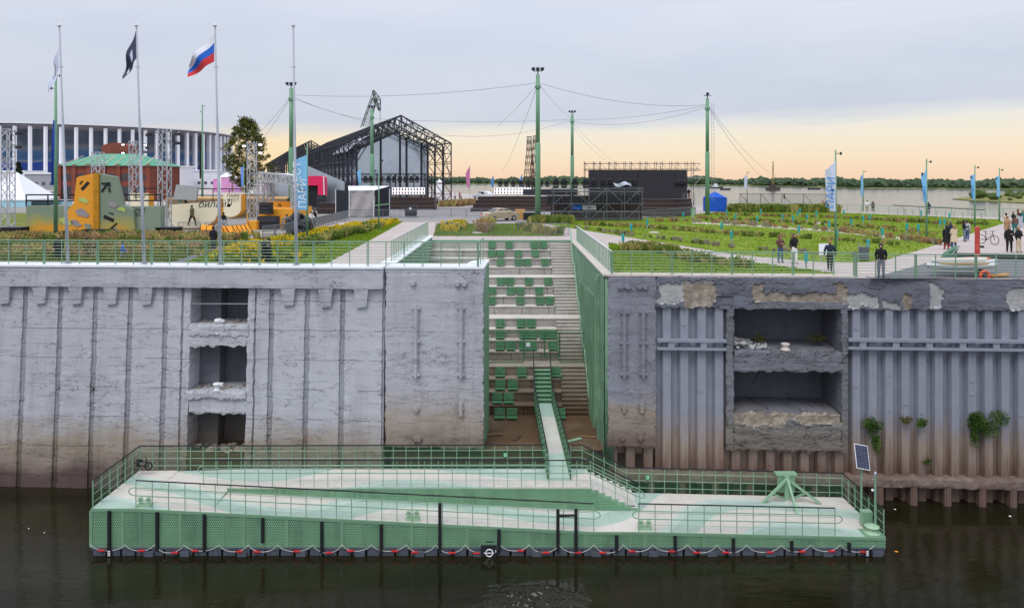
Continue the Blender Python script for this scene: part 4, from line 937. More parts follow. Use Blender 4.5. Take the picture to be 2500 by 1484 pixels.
MB().box(p.x - .22, p.x + .22, 31.7, 32.0, p.z, p.z + .66).build('body', M_greenp, cb); MB().box(p.x - .2, p.x + .2, 31.68, 31.7, p.z + .03, p.z + .63).build('door', M_green, cb); MB().tube([(p.x - .15, 31.85, .75), (p.x - .15, 31.85, p.z)], .03).build('leg', M_rail, cb); MB().tube([(p.x + .15, 31.85, .75), (p.x + .15, 31.85, p.z)], .03).build('leg', M_rail, cb)
p = Vector((PX(2140), PY0 + .4, .76)); dr = thing('capstan', 'pale round winch drum on the right front corner of the pontoon', 'winch', p)
MB().lathe([(.34, 0), (.36, .08), (.24, .1), (.22, .26), (.32, .29), (.31, .33), (.1, .35)], p, 14).build('drum', M_bitt, dr, True); MB().box(p.x - .45, p.x + .42, PY0 + .05, PY0 + .75, .76, .80).build('base_plate', M_green, dr)
for i in range(2):                            # parked electric kick bikes lying at the left back corner
    p = at(345 + i * 0, 1150, 34.0)
sc0 = at(347, 1147, 34.2)
kb = thing('bicycle', 'small black bike parked at the back left corner of the pontoon', 'bicycle', sc0)
for s_ in (-.3, .3): MB().tube([sc0 + Vector((s_ + .17 * math.cos(q), .02 * s_, .19 + .17 * math.sin(q))) for q in [i * math.pi / 7 for i in range(15)]], .035, 5).build('wheel', M_black, kb)
MB().tube([sc0 + Vector(v) for v in ((-.3, 0, .19), (-.1, 0, .4), (.2, 0, .38), (.3, 0, .19), (0, 0, .2), (-.3, 0, .19))], .035, 5).build('frame', M_black, kb); MB().tube([sc0 + Vector(v) for v in ((.27, 0, .25), (.2, 0, .52), (.1, .12, .54))], .025, 5).build('handlebar', M_black, kb); MB().cbox(sc0 + Vector((-.12, 0, .46)), .26, .1, .08).build('saddle', M_black, kb)
# ------------------------------------------------------------------ masts, poles, flags, cables
M_mast = mat('mast_green', lin(110, 154, 122), .5, .08, 1.0)
def lettering(txt, size, origin, xdir, up, m_, parent, name='lettering', shear=0.0, space=1.0):
    cu = bpy.data.curves.new('t', 'FONT'); cu.body = txt; cu.size = size; cu.extrude = .004; cu.shear = shear; cu.space_character = space; cu.resolution_u = 2
    o = bpy.data.objects.new('t', cu); COL.objects.link(o); dg = bpy.context.evaluated_depsgraph_get()
    me = bpy.data.meshes.new_from_object(o.evaluated_get(dg)); bpy.data.objects.remove(o); bpy.data.curves.remove(cu)
    xd = Vector(xdir).normalized(); u = Vector(up).normalized(); n_ = xd.cross(u); M4 = Matrix.Identity(4)
    for i in range(3): M4[i][0] = xd[i]; M4[i][1] = u[i]; M4[i][2] = n_[i]; M4[i][3] = Vector(origin)[i]
    me.transform(M4); me.materials.clear(); me.materials.append(m_); me.name = name
    return link(name, me, parent)
def mast(px, ytop, D, r0, r1, label, heads=3, ladder=False):
    x = (px - 1250) / FPX * D; zt = HC - (ytop - HZ) / FPX * D; zm = G + (zt - G) * .52
    t_ = thing('light_mast', label, 'mast', (x, D, G), 'tall green light masts')
    MB().tube([(x, D, G), (x, D, zm), (x, D, zm + .1)], [r0, r0 * .95, r1], 12).build('lower_shaft', M_mast, t_, True)
    MB().tube([(x, D, zm), (x, D, zt - .5)], [r1, r1 * .95], 12).build('upper_shaft', M_mast, t_, True)
    MB().lathe([(r1 * 1.5, 0), (r1 * 1.5, .3)], (x, D, zt - 2.0), 10).build('collar', M_mast, t_)
    MB().tube([(x, D, zt - .5), (x, D, zt)], .07).build('head_post', M_dark, t_)
    MB().beam((x - .5, D, zt - .1), (x + .5, D, zt - .1), .08, .08).build('crossarm', M_dark, t_)
    for k in range(heads):
        q = (x + (k - (heads - 1) / 2) * .5, D - .1, zt + .1)
        MB().lathe([(.12, -.16), (.2, -.1), (.22, .12), (.14, .2)], q, 8).build('floodlight', M_dark, t_)
    if ladder:
        b = MB(); b.beam((x + r0 + .3, D, G + 2), (x + r1 + .3, D, zt - 1), .03, .03); b.beam((x + r0 + .65, D, G + 2), (x + r1 + .6, D, zt - 1), .03, .03)
        for k in range(28): z = G + 2 + (zt - G - 3) * k / 28; b.beam((x + r0 + .28, D, z), (x + r0 + .66, D, z), .03, .03)
        tag(b.build('ladder', M_steel, t_), kind='stuff')
mast(711, 207, 92, .34, .27, 'tall green light mast beside the grey flagless pole'); mast(908, 262, 129, .40, .3, 'tall green light mast in front of the openwork hall')
mast(1313, 172, 80, .31, .23, 'tallest green light mast right behind the stairs'); mast(1397, 274, 137, .36, .28, 'tall green light mast left of the black screen')
mast(1727, 232, 97, .31, .24, 'tall green light mast beside the blue tent', 1, True)
M_cable = mat('steel_cable', lin(120, 122, 130), .5, 0)
def cable(a, c, sag, label, r=.022):
    A, C = at(*a), at(*c); P = [A.lerp(C, f_ / 14) - Vector((0, 0, sag * 4 * f_ / 14 * (1 - f_ / 14))) for f_ in range(15)]
    o = MB().tube(P, r, 4).build('cable', M_cable); return tag(o, label, 'cable', 'cables between the light masts')
for a, c, s_, l_ in (((713, 232, 92), (1311, 203, 80), .7, 'long cable from the left mast to the tallest mast'), ((1315, 203, 80), (1725, 256, 97), 1.0, 'long cable from the tallest mast to the mast by the blue tent'),
    ((713, 236, 92), (906, 292, 129), .6, 'upper cable from the left mast towards the hall mast'), ((713, 240, 92), (1395, 293, 137), 4.0, 'lower slack cable from the left mast across to the far mast'),
    ((910, 290, 129), (1395, 292, 137), .5, 'level cable between the two far masts'), ((1399, 292, 137), (1725, 258, 97), .6, 'cable from the far mast to the mast by the blue tent'),
    ((1399, 296, 137), (1725, 262, 97), 1.4, 'slack cable below the one to the mast by the blue tent'), ((1315, 206, 80), (1395, 288, 137), .4, 'cable from the tallest mast down to the far mast'),
    ((1311, 208, 80), (1215, 309, 110), .2, 'cable from the tallest mast down to the hanging node'), ((1311, 212, 80), (1226, 420, 150), .8, 'stay cable from the tallest mast down to the ground on the left'),
    ((709, 236, 92), (640, 318, 105), .2, 'upper stay cable left of the left mast'), ((709, 240, 92), (648, 330, 100), .2, 'lower stay cable left of the left mast'),
    ((1729, 258, 97), (1880, 424, 130), .8, 'long stay cable right of the mast by the blue tent'), ((1729, 262, 97), (1868, 440, 122), .8, 'short stay cable right of the mast by the blue tent'),
    ((1399, 300, 137), (1505, 400, 128), .5, 'stay cable from the far mast to the black screen'), ((1399, 310, 137), (1478, 392, 128), .5, 'steep stay cable from the far mast to the screen scaffold')):
    cable(a, c, s_, l_)
def cloth(b, ht, hb, ft, fb, wave, nu=14, nv=12, mf=None, ph=0.0, sagk=0.0):
    ht, hb, ft, fb = map(Vector, (ht, hb, ft, fb))
    def P(a, c):
        q = (ht.lerp(hb, c)).lerp(ft.lerp(fb, c), a); w_ = wave * a
        return q + Vector((.25 * w_ * math.sin(9 * a + 4 * c + ph), w_ * math.sin(7 * a + 3 * c + ph), -sagk * math.sin(math.pi * a) * (1 - c * .4)))
    return b.sheet(P, nu, nv, mf)
def fabric(n_, c): return mat(n_, c, .85, .06, 1.2)
F_w, F_b, F_r = fabric('flag_white', lin(232, 232, 240)), fabric('flag_blue', lin(40, 104, 200)), fabric('flag_red', lin(208, 60, 66))
F_k, F_lb, F_db, F_lw = fabric('flag_charcoal', lin(66, 72, 92)), fabric('banner_light_blue', lin(132, 190, 232)), fabric('banner_royal_blue', lin(40, 80, 176)), fabric('banner_pale', lin(206, 214, 232))
fp = {}
for i, (xt, xb) in enumerate(((145, 155), (333, 343), (525, 531), (716, 718))):
    base = W(WU(xb), -.35, ZC); D = base.y; top = at(xt, 66, D)
    t_ = thing('flagpole', ['slim grey flagpole at the far left flying a white flag', 'slim grey flagpole flying a dark flag', 'slim grey flagpole flying a white blue and red flag', 'slim grey flagpole without a flag'][i], 'flagpole', base, 'grey flagpoles on the left quay wall')
    m1 = base.lerp(top, .35); m2 = base.lerp(top, .62)
    MB().tube([base, m1, m1 + Vector((0, 0, .02)), m2, m2 + Vector((0, 0, .02)), top], [.085, .08, .066, .062, .05, .045], 10).build('shaft', M_grey, t_, True)
    MB().lathe([(.05, 0), (.11, .05), (.1, .12), (.02, .16)], top, 10).build('finial', M_white, t_, True)
    MB().lathe([(.2, 0), (.2, .05), (.1, .06)], base, 10).build('base_plate', M_grey, t_)
    q = base.lerp(top, .83); MB().beam(q - Vector((.12, 0, 0)), q + Vector((.12, 0, 0)), .03, .03).build('cleat', M_dark, t_); fp[i] = D - .06
D = fp[2]; b = MB(); cloth(b, at(523, 82, D), at(523, 151, D), at(455, 158, D), at(460, 190, D), .35, 18, 15, lambda a, c: min(2, int(c * 3)), 0, -.0)
tag(b.build('flag', [F_w, F_b, F_r], smooth=True), 'white blue and red striped flag on the third flagpole', 'flag')
D = fp[1]; b = MB(); cloth(b, at(331, 76, D), at(333, 143, D), at(297, 178, D), at(305, 196, D), .3, 18, 15, lambda a, c: 1 if (abs(a - .3) < .09 and abs(c - .6) < .2) or (abs(a - .72) < .08 and abs(c - .75) < .18) else 0, 1.0)
tag(b.build('flag', [F_k, F_lw], smooth=True), 'dark flag with white marks on the second flagpole', 'flag')
D = fp[0]; b = MB(); cloth(b, at(143, 116, D), at(143, 168, D), at(122, 190, D), at(122, 231, D), .25, 18, 15, lambda a, c: 1 if .25 < a < .75 and .3 < c < .62 and int(a * 18) % 3 != 2 else 0, 2.0)
tag(b.build('flag', [F_lw, F_k], smooth=True), 'limp white flag with dark print on the leftmost flagpole', 'flag')

def bannerpole(px, ytop, ybase, label, side=1, r=.07, lamps=True, D=None):
    p = gnd(px, ybase); D = p.y; zt = at(px, ytop, D).z
    t_ = thing('lamp_pole', label, 'lamp pole', p, 'green lamp poles')
    MB().tube([p, (p.x, D, (G + zt) / 2), (p.x, D, zt)], [r * 1.3, r * 1.1, r * .7], 8).build('shaft', M_mast, t_, True)
    if lamps:
        for k, dz in enumerate((.25, 1.25)):
            s_ = side if k == 0 else -side
            MB().tube([(p.x, D, zt - dz), (p.x + s_ * .3, D, zt - dz)], .025, 5).build('arm', M_dark, t_); MB().lathe([(.05, -.1), (.085, 0), (.06, .1)], (p.x + s_ * .35, D, zt - dz), 8).build('spotlight', M_dark, t_)
    return t_, p
def banner(label, m_, px, D, yt, yb, wd_t, wd_b, ph=0.0, txt=None, skew=0, tm=None):
    b = MB(); cloth(b, at(px, yt, D - .1), at(px, yb, D - .1), at(px - wd_t, yt + skew, D - .1), at(px - wd_b, yb, D - .1), .18, 6, 16, None, ph)
    o = tag(b.build('banner', m_, smooth=True), label, 'banner')
    return o
LP = [(2040, 366, 618, 'green lamp pole with white banner in the right lawn', F_lw, 395, 516, 24, 14, 20), (2262, 388, 582, 'green lamp pole with blue banner left of the tall red pillar', F_lb, 413, 496, 10, 6, 14),
      (2380, 403, 556, 'green lamp pole with blue banner behind the red pillar', F_lb, 424, 488, 10, 8, 6), (2440, 410, 540, 'green lamp pole with blue banner farthest right', F_lb, 427, 480, 11, 6, 8),
      (2107, 415, 516, 'green lamp pole with blue banner at the far promenade railing', F_lb, 426, 478, 8, 4, 6), (1824, 418, 502, 'green lamp pole with white banner beyond the blue tent', F_lw, 428, 462, 8, 5, 2)]
for i, (px, yt, yb, lab, m_, a, c, w1, w2, sk) in enumerate(LP):
    t_, p = bannerpole(px, yt, yb, lab); o = banner(lab.split('pole with ')[1].replace('banner', 'narrow banner on the lamp pole', 1), m_, px, p.y, a, c, w1, w2, i, skew=sk)
    if i in (0, 1, 2): lettering('ПАРИ', .75 if i == 0 else .42, at(px - (4 if i == 0 else 3), c - 6, p.y - .3), (0.05, 0, 1), (-1, 0, .1), mat('banner_print_blue', lin(70, 140, 205), .8, 0), o)
t_, p = bannerpole(750, 350, 592, 'green lamp pole with large light blue banner left of the walkway'); 
o = banner('large light blue banner on the lamp pole left of the walkway', F_lb, 750, p.y, 378, 513, 32, 27, .4, skew=14)
M_pr = mat('banner_print_white', lin(228, 238, 246), .8, 0)
lettering('ПАРИ', .82, at(747, 509, p.y - .35), (0.0, 0, 1), (-1, 0, 0.0), M_pr, o); lettering('ФЕСТ', .82, at(734, 466, p.y - .35), (0.0, 0, 1), (-1, 0, 0.0), M_pr, o)
bannerpole(925, 386, 562, 'thin green lamp pole beside the yellow flower strip', r=.055)
t_, p = bannerpole(136, 178, 588, 'tall green lamp pole with a furled blue banner at the far left', r=.12); banner('furled royal blue banner on the tall lamp pole at the far left', F_db, 136, p.y, 292, 452, 9, 9, 1.2, skew=6)
t_, p = bannerpole(494, 256, 505, 'tall green lamp pole with a furled dark banner near the tree', r=.16); banner('furled dark patterned banner on the lamp pole near the tree', mat('patterned_cloth', lin(40, 36, 46), .85, .4, .6, c2=lin(170, 60, 40)), 494, p.y, 320, 436, 6, 7, 2.2, skew=10)
t_, p = bannerpole(595, 400, 490, 'lamp pole with small blue banner under the big tree', r=.12, lamps=False); banner('small blue banner under the big tree', fabric('banner_mid_blue', lin(110, 150, 220)), 595, p.y, 408, 455, 8, 6, .7)
t_, p = bannerpole(880, 405, 505, 'pole with small light blue banner left of the mirrored house', r=.1, lamps=False); banner('small light blue banner left of the mirrored house', F_lb, 881, p.y, 412, 453, 9, 5, 1.7, skew=8)
for px, yt, yb, col, lab in ((1147, 405, 482, lin(200, 120, 170), 'pink and lilac feather banner by the far road'), (1205, 428, 470, lin(90, 150, 215), 'small blue feather banner on the far bank'), (1275, 425, 468, lin(120, 165, 220), 'small pale blue feather banner beside the lattice tower')):
    p = gnd(px, max(yb, 470)); t_ = thing('feather_banner', lab, 'banner', p); zt = at(px, yt, p.y).z
    MB().tube([p, (p.x, p.y, zt)], .06, 6).build('pole', M_steel, t_); b = MB(); cloth(b, (p.x, p.y, zt), (p.x, p.y, G + (zt - G) * .3), (p.x - 1.1, p.y, zt - 2), (p.x - .6, p.y, G + (zt - G) * .3), .2, 5, 10); b.build('cloth', fabric(lab, col), t_, True)

# ------------------------------------------------------------------ stadium
sx, sy, SR = -393.0, 640.0, 133.0
M_sw = mat('stadium_white', lin(232, 234, 240), .7, .04, .05)
sd_ = thing('stadium', 'round white stadium with tall white fins and dark blue glazing', 'stadium', (sx, sy, G))
def stad_glass():
    m = bpy.data.materials.new('stadium_glazing'); m.use_nodes = True; t = NT(m.node_tree); t.n.clear()
    b = t.new('ShaderNodeBsdfPrincipled', Roughness=0.28); o = t.new('ShaderNodeOutputMaterial'); t.l.new(b.outputs[0], o.inputs[0])
    P = t.pos(); s = t.sep(P); z = t.m('ADD', s[2], t.m('MULTIPLY', t.m('SUBTRACT', t.noise(t.mapv(P, (.035, .035, .1)), 1.0, 3, .5), .5), 14.0))
    col = t.ramp(t.m('DIVIDE', t.m('SUBTRACT', z, 18.0), 38.0, clamp=True), [(0, lin(30, 66, 130)), (.26, lin(20, 60, 150)), (.30, lin(118, 126, 136)), (.38, lin(48, 88, 128)), (.5, lin(56, 96, 134)), (.56, lin(116, 120, 126)), (.66, lin(70, 82, 102)), (1, lin(92, 98, 112))])
    k = t.m('ADD', .7, t.m('MULTIPLY', t.noise(P, .5, 5, .7), .6)); t.l.new(t.mix(1, col, t.comb(k, k, k), 'MULTIPLY'), b.inputs['Base Color']); return m
MB().lathe([(SR - 9, 18), (SR - 9, 55)], (sx, sy, 0), 96).build('glazed_wall', stad_glass(), sd_)
MB().lathe([(SR + 1.5, 55.2), (SR + 2, 55.5), (SR + 2, 56.1), (SR - 14, 56.7), (20, 56.5)], (sx, sy, 0), 96).build('roof', M_sw, sd_)
b = MB(); n_ = 96
for i in range(n_):
    q0, q1 = 2 * math.pi * i / n_, 2 * math.pi * (i + 1) / n_
    b.add([(sx + r_ * math.cos(q), sy + r_ * math.sin(q), z) for r_, q, z in ((SR + 1.5, q0, 54.62), (SR + 1.5, q1, 54.62), (SR - 9, q1, 52), (SR - 9, q0, 52))], [(0, 1, 2, 3)])
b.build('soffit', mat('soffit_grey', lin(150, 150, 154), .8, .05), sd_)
MB().lathe([(SR + 9, G - 1), (SR + 9, 16.5), (SR + 4, 17.2), (SR + 4, 18.6), (SR - 12, 18.8)], (sx, sy, 0), 96).build('podium', mat('podium_white', lin(214, 218, 226), .8, .06, .05), sd_)
cm = None
for i in range(88):
    q = -math.pi / 2 + (i - 44) * 2 * math.pi / 88
    if math.sin(q) > .35 and math.cos(q) < .5: continue
    if cm is None: o = MB().prism([(SR - 3.4, -.35, 18.6), (SR, -1.3, 18.6), (SR + 1.0, 0, 18.6), (SR, 1.3, 18.6), (SR - 3.4, .35, 18.6)], (0, 0, 35.0)).add([(SR - 3.4, -.35, 53.6), (SR, -1.3, 53.6), (SR + 1.0, 0, 55.2), (SR, 1.3, 53.6), (SR - 3.4, .35, 53.6)], [(0, 1, 2), (2, 3, 4), (0, 2, 4)]).build('fin', M_sw, sd_, loc=(0, 0, -G)); cm = o.data
    else: o = link('fin', cm, sd_, (0, 0, -G))
    o.rotation_euler = (0, 0, q)
# service buildings at the stadium's foot
for i, (x0, x1, yt, yb, D, lab) in enumerate(((368, 440, 408, 440, 330, 'white two-storey cabin building at the foot of the stadium'), (60, 135, 425, 452, 300, 'long grey service building below the stadium'), (430, 536, 418, 446, 350, 'white tent row below the stadium'), (0, 60, 420, 446, 320, 'white service block at the far left below the stadium'))):
    a, c = at(x0, yt, D), at(x1, yb, D); t_ = thing('service_building', lab, 'building', (a.x, D, G)); h0 = G
    MB().box(a.x, c.x, D, D + 14, h0, a.z).build('wall', mat('service_wall%d' % i, (lin(228, 230, 236), lin(150, 154, 158), lin(214, 218, 226), lin(220, 222, 228))[i], .8, .06, .3), t_)
    MB().box(a.x - .5, c.x + .5, D - .5, D + 14.5, a.z, a.z + .6).build('roof', M_sw, t_)
    k = int((c.x - a.x) / 3.2)
    for j in range(k):
        for zz in ((G + 2.2, G + 5.4) if i == 0 else (G + 2.0,)): X = a.x + 1.6 + j * 3.2; MB().box(X - .7, X + .7, D - .05, D + .1, zz, zz + 1.3).build('window', mat('service_window', lin(70, 80, 100), .3, .1), t_)

# ------------------------------------------------------------------ brick building with green tarpaulin roof
D = 160.0; bx0, bx1 = at(140, 0, D).x, at(368, 0, D).x; ez = at(0, 405, D).z
M_brick = mat('red_brick', lin(128, 70, 56), .9, .22, .6, .4, 9.0); M_tarp = mat('green_tarpaulin', lin(92, 158, 132), .8, .14, .5, .4, 2.0); M_win = mat('dark_glass', lin(56, 60, 66), .2, .1, spec=.6)
bb = thing('brick_house', 'red brick house with arched windows under a green tarpaulin roof', 'building', (bx0, D, G))
MB().box(bx0, bx1, D, D + 14, G, ez).build('wall', M_brick, bb)
rz = at(0, 377, D).z
MB().add([(bx0 - .6, D - .6, ez), (bx1 + .6, D - .6, ez), (bx1 + .6, D + 14.6, ez), (bx0 - .6, D + 14.6, ez), (bx0 + 5.5, D + 6.5, rz + .3), (bx1 - 6, D + 6.5, rz + .3)], [(0, 1, 5, 4), (1, 2, 5), (2, 3, 4, 5), (3, 0, 4), (3, 2, 1, 0)]).build('roof', M_tarp, bb)
for j in range(9):
    X = bx0 + 1.5 + j * 2.3; X1 = X + (1.2 if j < 4 else -.6); f_ = .75
    MB().beam((X, D - .62, ez + .12), (X1, D + 5.2, rz - .2), .16, .1).build('batten', mat('pale_timber', lin(196, 178, 150), .8, .1), bb)
tx0, tx1 = at(246, 0, D + 14).x, at(312, 0, D + 14).x; tz = at(0, 352, D + 14).z
tw = MB(); arch = [(tx0, tz - 2.5)] + [(tx0 + (tx1 - tx0) * f_, tz - .5 + .9 * math.sin(math.pi * f_) - 0.0) for f_ in (.02, .15, .3, .5, .7, .85, .98)] + [(tx1, tz - 2.5)]
tw.prism([(tx0, D + 14.1, G), (tx1, D + 14.1, G)] + [(x, D + 14.1, z) for x, z in arch[::-1]], (0, 5, 0)); tw.build('rear_gable', M_brick, bb)
for j in range(7):
    X = bx0 + .5 + (bx1 - bx0 - 1) * j / 6; MB().box(X - .45, X + .45, D - .35, D - .01, G, ez + .35).build('pilaster', M_brick, bb)
for j in range(6):
    X = bx0 + .5 + (bx1 - bx0 - 1) * (j + .5) / 6
    b = MB(); z0 = G + 4.4; b.prism([(X - 1.15, D - .06, z0), (X + 1.15, D - .06, z0), (X + 1.15, D - .06, z0 + 1.1), (X + .6, D - .06, z0 + 1.55), (X, D - .06, z0 + 1.7), (X - .6, D - .06, z0 + 1.55), (X - 1.15, D - .06, z0 + 1.1)], (0, .1, 0)); wn = b.build('window', M_win, bb)
    for k in (-.4, .4): MB().box(X + k - .05, X + k + .05, D - .1, D - .07, z0, z0 + 1.5).build('mullion', M_brick, wn)
    MB().box(X - 1.1, X + 1.1, D - .07, D - .01, G + .3, G + 3.2).build('window', M_win, bb)

# ------------------------------------------------------------------ trees
M_bark = mat('bark', lin(74, 62, 50), .9, .25, 2.0, .6)
M_leafa = grass_mat('tree_leaves', [lin(48, 58, 26), lin(82, 92, 42), lin(128, 112, 54)], .25)
M_leafd = grass_mat('spruce_needles', [lin(26, 36, 26), lin(40, 52, 34), lin(58, 66, 44)], .4)
def leaves(b, c, r, n_, size, seed=0):
    rnd = random.Random(seed)
    for _ in range(n_):
        d_ = Vector((rnd.gauss(0, 1), rnd.gauss(0, 1), rnd.gauss(0, 1))).normalized() * (rnd.random() ** .4)
        p = Vector(c) + Vector((d_.x * r[0], d_.y * r[1], d_.z * r[2])); s_ = size * rnd.uniform(.5, 1.5)
        q = [Vector((rnd.uniform(-1, 1), rnd.uniform(-1, 1), rnd.uniform(-1, 1))) * s_ for _ in range(3)]
        b.add([p + q[0], p + q[1], p + q[2]], [(0, 1, 2)])
def tree(label, px, ybase, ytop, wpx, m_, kind, seed, nclump=70, per=150, leaf=.35):
    p = gnd(px, ybase); D = p.y; h = at(px, ytop, D).z - G; hw = wpx / 2 / FPX * D; rnd = random.Random(seed)
    t_ = thing('leafy_tree' if kind != 'spruce' else 'spruce_tree', label, 'tree', p)
    MB().tube([p, p + Vector((0, 0, h * .45)), p + Vector((.2, 0, h * .9))], [.022 * h, .014 * h, .003 * h], 8).build('trunk', M_bark, t_, True)
    b = MB(); cr = MB()
    for k in range(nclump):
        f_ = rnd.uniform(.14, 1.0); z = h * f_
        if kind == 'spruce': rad = hw * (1.02 - f_)
        else: rad = hw * (math.sin(min(1, (f_ - .05) / .5) * math.pi / 2) if f_ < .5 else max(.10, (1 - ((f_ - .5) / .56) ** 1.15)))
        a = rnd.uniform(0, 6.28); rr = rad * rnd.uniform(.45, 1.0); c_ = p + Vector((math.cos(a) * rr, math.sin(a) * rr, z)); cs = hw * rnd.uniform(.08, .22)
        leaves(cr, c_, (cs, cs, cs * .8), per, leaf, seed * 100 + k)
        if k % 2 == 0: b.tube([p + Vector((0, 0, max(1, z - rr * .5))), c_], [.006 * h, .002 * h], 4, False)
    tag(b.build('branches', M_bark, t_), kind='stuff'); tag(cr.build('crown', m_, t_), kind='stuff'); return t_
tree('big round leafy tree between the stadium and the openwork hall', 602, 482, 288, 134, M_leafa, 'leaf', 3, 190, 50, .34)
tree('dark narrow spruce left of the brick house', 45, 492, 398, 42, M_leafd, 'spruce', 5, 60, 90, .25)
tree('slim dark conifer in front of the brick house', 160, 498, 440, 14, M_leafd, 'spruce', 6, 26, 60, .16)

# ------------------------------------------------------------------ far bank, island, vessels
shore = [(900, 2100), (1110, 1900), (1500, 1700), (1800, 1500), (1950, 1300), (2100, 1120), (2300, 1060), (2500, 1020), (2900, 950)]
def shoreD(px):
    for (a, da), (c, dc) in zip(shore[:-1], shore[1:]):
        if px <= c: return da + (dc - da) * (px - a) / (c - a)
    return 950
fb = MB(); P = [Vector(((px - 1250) / FPX * d_, d_, 1.2)) for px, d_ in shore]
P2 = [p + Vector((p.x * .9, p.y * 1.2, 4)) for p in P]; b0 = len(P); fb.v = [tuple(p) for p in P + P2] + [(p.x, p.y - 2, -1) for p in P]
for i in range(b0 - 1): fb.face((i, i + 1, b0 + i + 1, b0 + i)); fb.face((2 * b0 + i, 2 * b0 + i + 1, i + 1, i))
tag(fb.build('far_bank', grass_mat('far_bank_grass', [lin(96, 96, 66), lin(104, 116, 66), lin(150, 138, 106)], .01)), 'low far river bank', kind='structure')
M_far = grass_mat('far_forest', [lin(52, 68, 54), lin(72, 90, 68), lin(98, 112, 82)], .02)
fo = MB(); rnd = random.Random(11)
for k in range(1500):
    px = rnd.uniform(980, 2700); d_ = shoreD(px) * (1.02 + .35 * rnd.random() ** 1.5); hgt = rnd.uniform(7, 13) * (1 + .5 * (nz3(px * .012, 1, 2))) * (d_ / 1500) ** .55
    r_ = hgt * rnd.uniform(.5, .8); fo.blob(((px - 1250) / FPX * d_, d_, 1.5 + hgt * .5), (r_, r_, hgt * .62), k, .5, 7, 5, 2.2)
    if k % 2: leaves(fo, ((px - 1250) / FPX * d_, d_, 1.5 + hgt * .62), (r_ * 1.1, r_, hgt * .6), 12, 1.3, k)
tag(fo.build('far_forest', M_far), 'dark green wood along the far river bank', 'forest', kind='stuff')
isl = MB(); ip = [(2325, 487), (2345, 484), (2400, 478), (2500, 474), (2750, 470), (2800, 510), (2600, 503), (2500, 497), (2420, 493), (2360, 490)]
IP = [gnd(x, y, 0) for x, y in ip]; isl.v = [(p.x, p.y, .5) for p in IP] + [(p.x, p.y - 1, -.5) for p in IP]
for tri in tessellate_polygon([[Vector((p.x, p.y, 0)) for p in IP]]):
    a, c, e = (Vector(isl.v[i]) for i in tri); isl.face(tri if (c - a).cross(e - a).z > 0 else tri[::-1])
for i in range(len(IP)): isl.face((i, (i + 1) % len(IP), len(IP) + (i + 1) % len(IP), len(IP) + i))
tag(isl.build('island', grass_mat('island_ground', [lin(110, 112, 62), lin(126, 126, 72), lin(150, 138, 100)], .05)), 'low grassy island at the right edge', kind='structure')
sh = MB(); q = [(p.x, p.y) for p in IP]
for k in range(520):
    x = rnd.uniform(min(p[0] for p in q), max(p[0] for p in q)); y = rnd.uniform(min(p[1] for p in q), max(p[1] for p in q))
    if not inside(q, x, y) or x > y * .8: continue
    back = min(1, max(0, (y - 455) / 80)); 
    if back < .15 and rnd.random() < .6: continue
    h_ = rnd.uniform(1.2, 3.2) + 5.5 * back * max(0, nz3(x * .03, y * .03, 1) + .35); r_ = h_ * rnd.uniform(.6, .9); leaves(sh, (x, y, .5 + h_ * .5), (r_, r_, h_ * .55), 130, .34, k); sh.blob((x, y, .5 + h_ * .4), (r_ * .8, r_ * .8, h_ * .45), k, .4, 6, 4)
tag(sh.build('island_scrub', grass_mat('island_scrub', [lin(56, 74, 40), lin(84, 100, 56), lin(112, 122, 74)], .06)), 'willow scrub on the low island', 'scrub', kind='stuff')
p = gnd(1890, 465, 0); dv = thing('dredger', 'rusty dredger with tall yellow mast on the river', 'boat', p); k_ = p.y / FPX
M_rust = mat('rusty_hull', lin(84, 72, 68), .8, .25, .3); M_ylw = mat('dull_yellow', lin(150, 122, 50), .7, .15, .3)
MB().prism([(p.x - 15 * k_, p.y, .2), (p.x + 15 * k_, p.y, .2), (p.x + 16 * k_, p.y, 4), (p.x - 16 * k_, p.y, 3.4)], (0, 9, 0)).build('hull', M_rust, dv)
MB().box(p.x - 8 * k_, p.x + 7 * k_, p.y + 1, p.y + 8, 3.4, 6.6).box(p.x - 4 * k_, p.x + 3 * k_, p.y + 2, p.y + 7, 6.6, 9.0).build('deckhouse', M_rust, dv)
b = MB(); zt = at(0, 403, p.y).z
for s_ in (-1, 1): b.beam((p.x + s_ * 3 * k_, p.y + 4, 8), (p.x + s_ * .6 * k_, p.y + 4, zt), .5, .5)
for k in range(12): z = 9 + (zt - 10) * k / 12; b.beam((p.x - 2.6 * k_, p.y + 4, z), (p.x + 2.2 * k_, p.y + 4, z + 2), .35, .35)
b.build('mast', M_ylw, dv); MB().beam((p.x, p.y + 4, zt - 1), (p.x, p.y + 4, zt + 5), .8, .8).build('mast_top', M_rust, dv)
for px, y, L_, lab in ((1748, 460, 34, 'small dark work boat with white cabin on the river'), (1990, 463, 26, 'low barge on the far water'), (1772, 464, 22, 'flat raft near the work boat')):
    p = gnd(px, y, 0); k_ = p.y / FPX; t_ = thing('work_boat', lab, 'boat', p)
    MB().prism([(p.x - L_ / 2 * k_, p.y, .1), (p.x + L_ / 2 * k_, p.y, .1), (p.x + L_ * .55 * k_, p.y, 2.2), (p.x - L_ * .55 * k_, p.y, 1.8)], (0, 6, 0)).build('hull', M_dark, t_)
    if px == 1748: MB().box(p.x - 6 * k_, p.x + 6 * k_, p.y + 1, p.y + 5, 2, 5).box(p.x - 3 * k_, p.x + 4 * k_, p.y + 1.5, p.y + 4.5, 5, 7.4).build('cabin', M_sw, t_)
p = gnd(1915, 482, 0); t_ = thing('river_buoy', 'small dark channel buoy behind the sports nets', 'buoy', p); MB().lathe([(.9, -.3), (1.0, .5), (.4, 1.2), (.3, 3.4), (.1, 3.6)], p, 10).build('float_body', M_dark, t_)
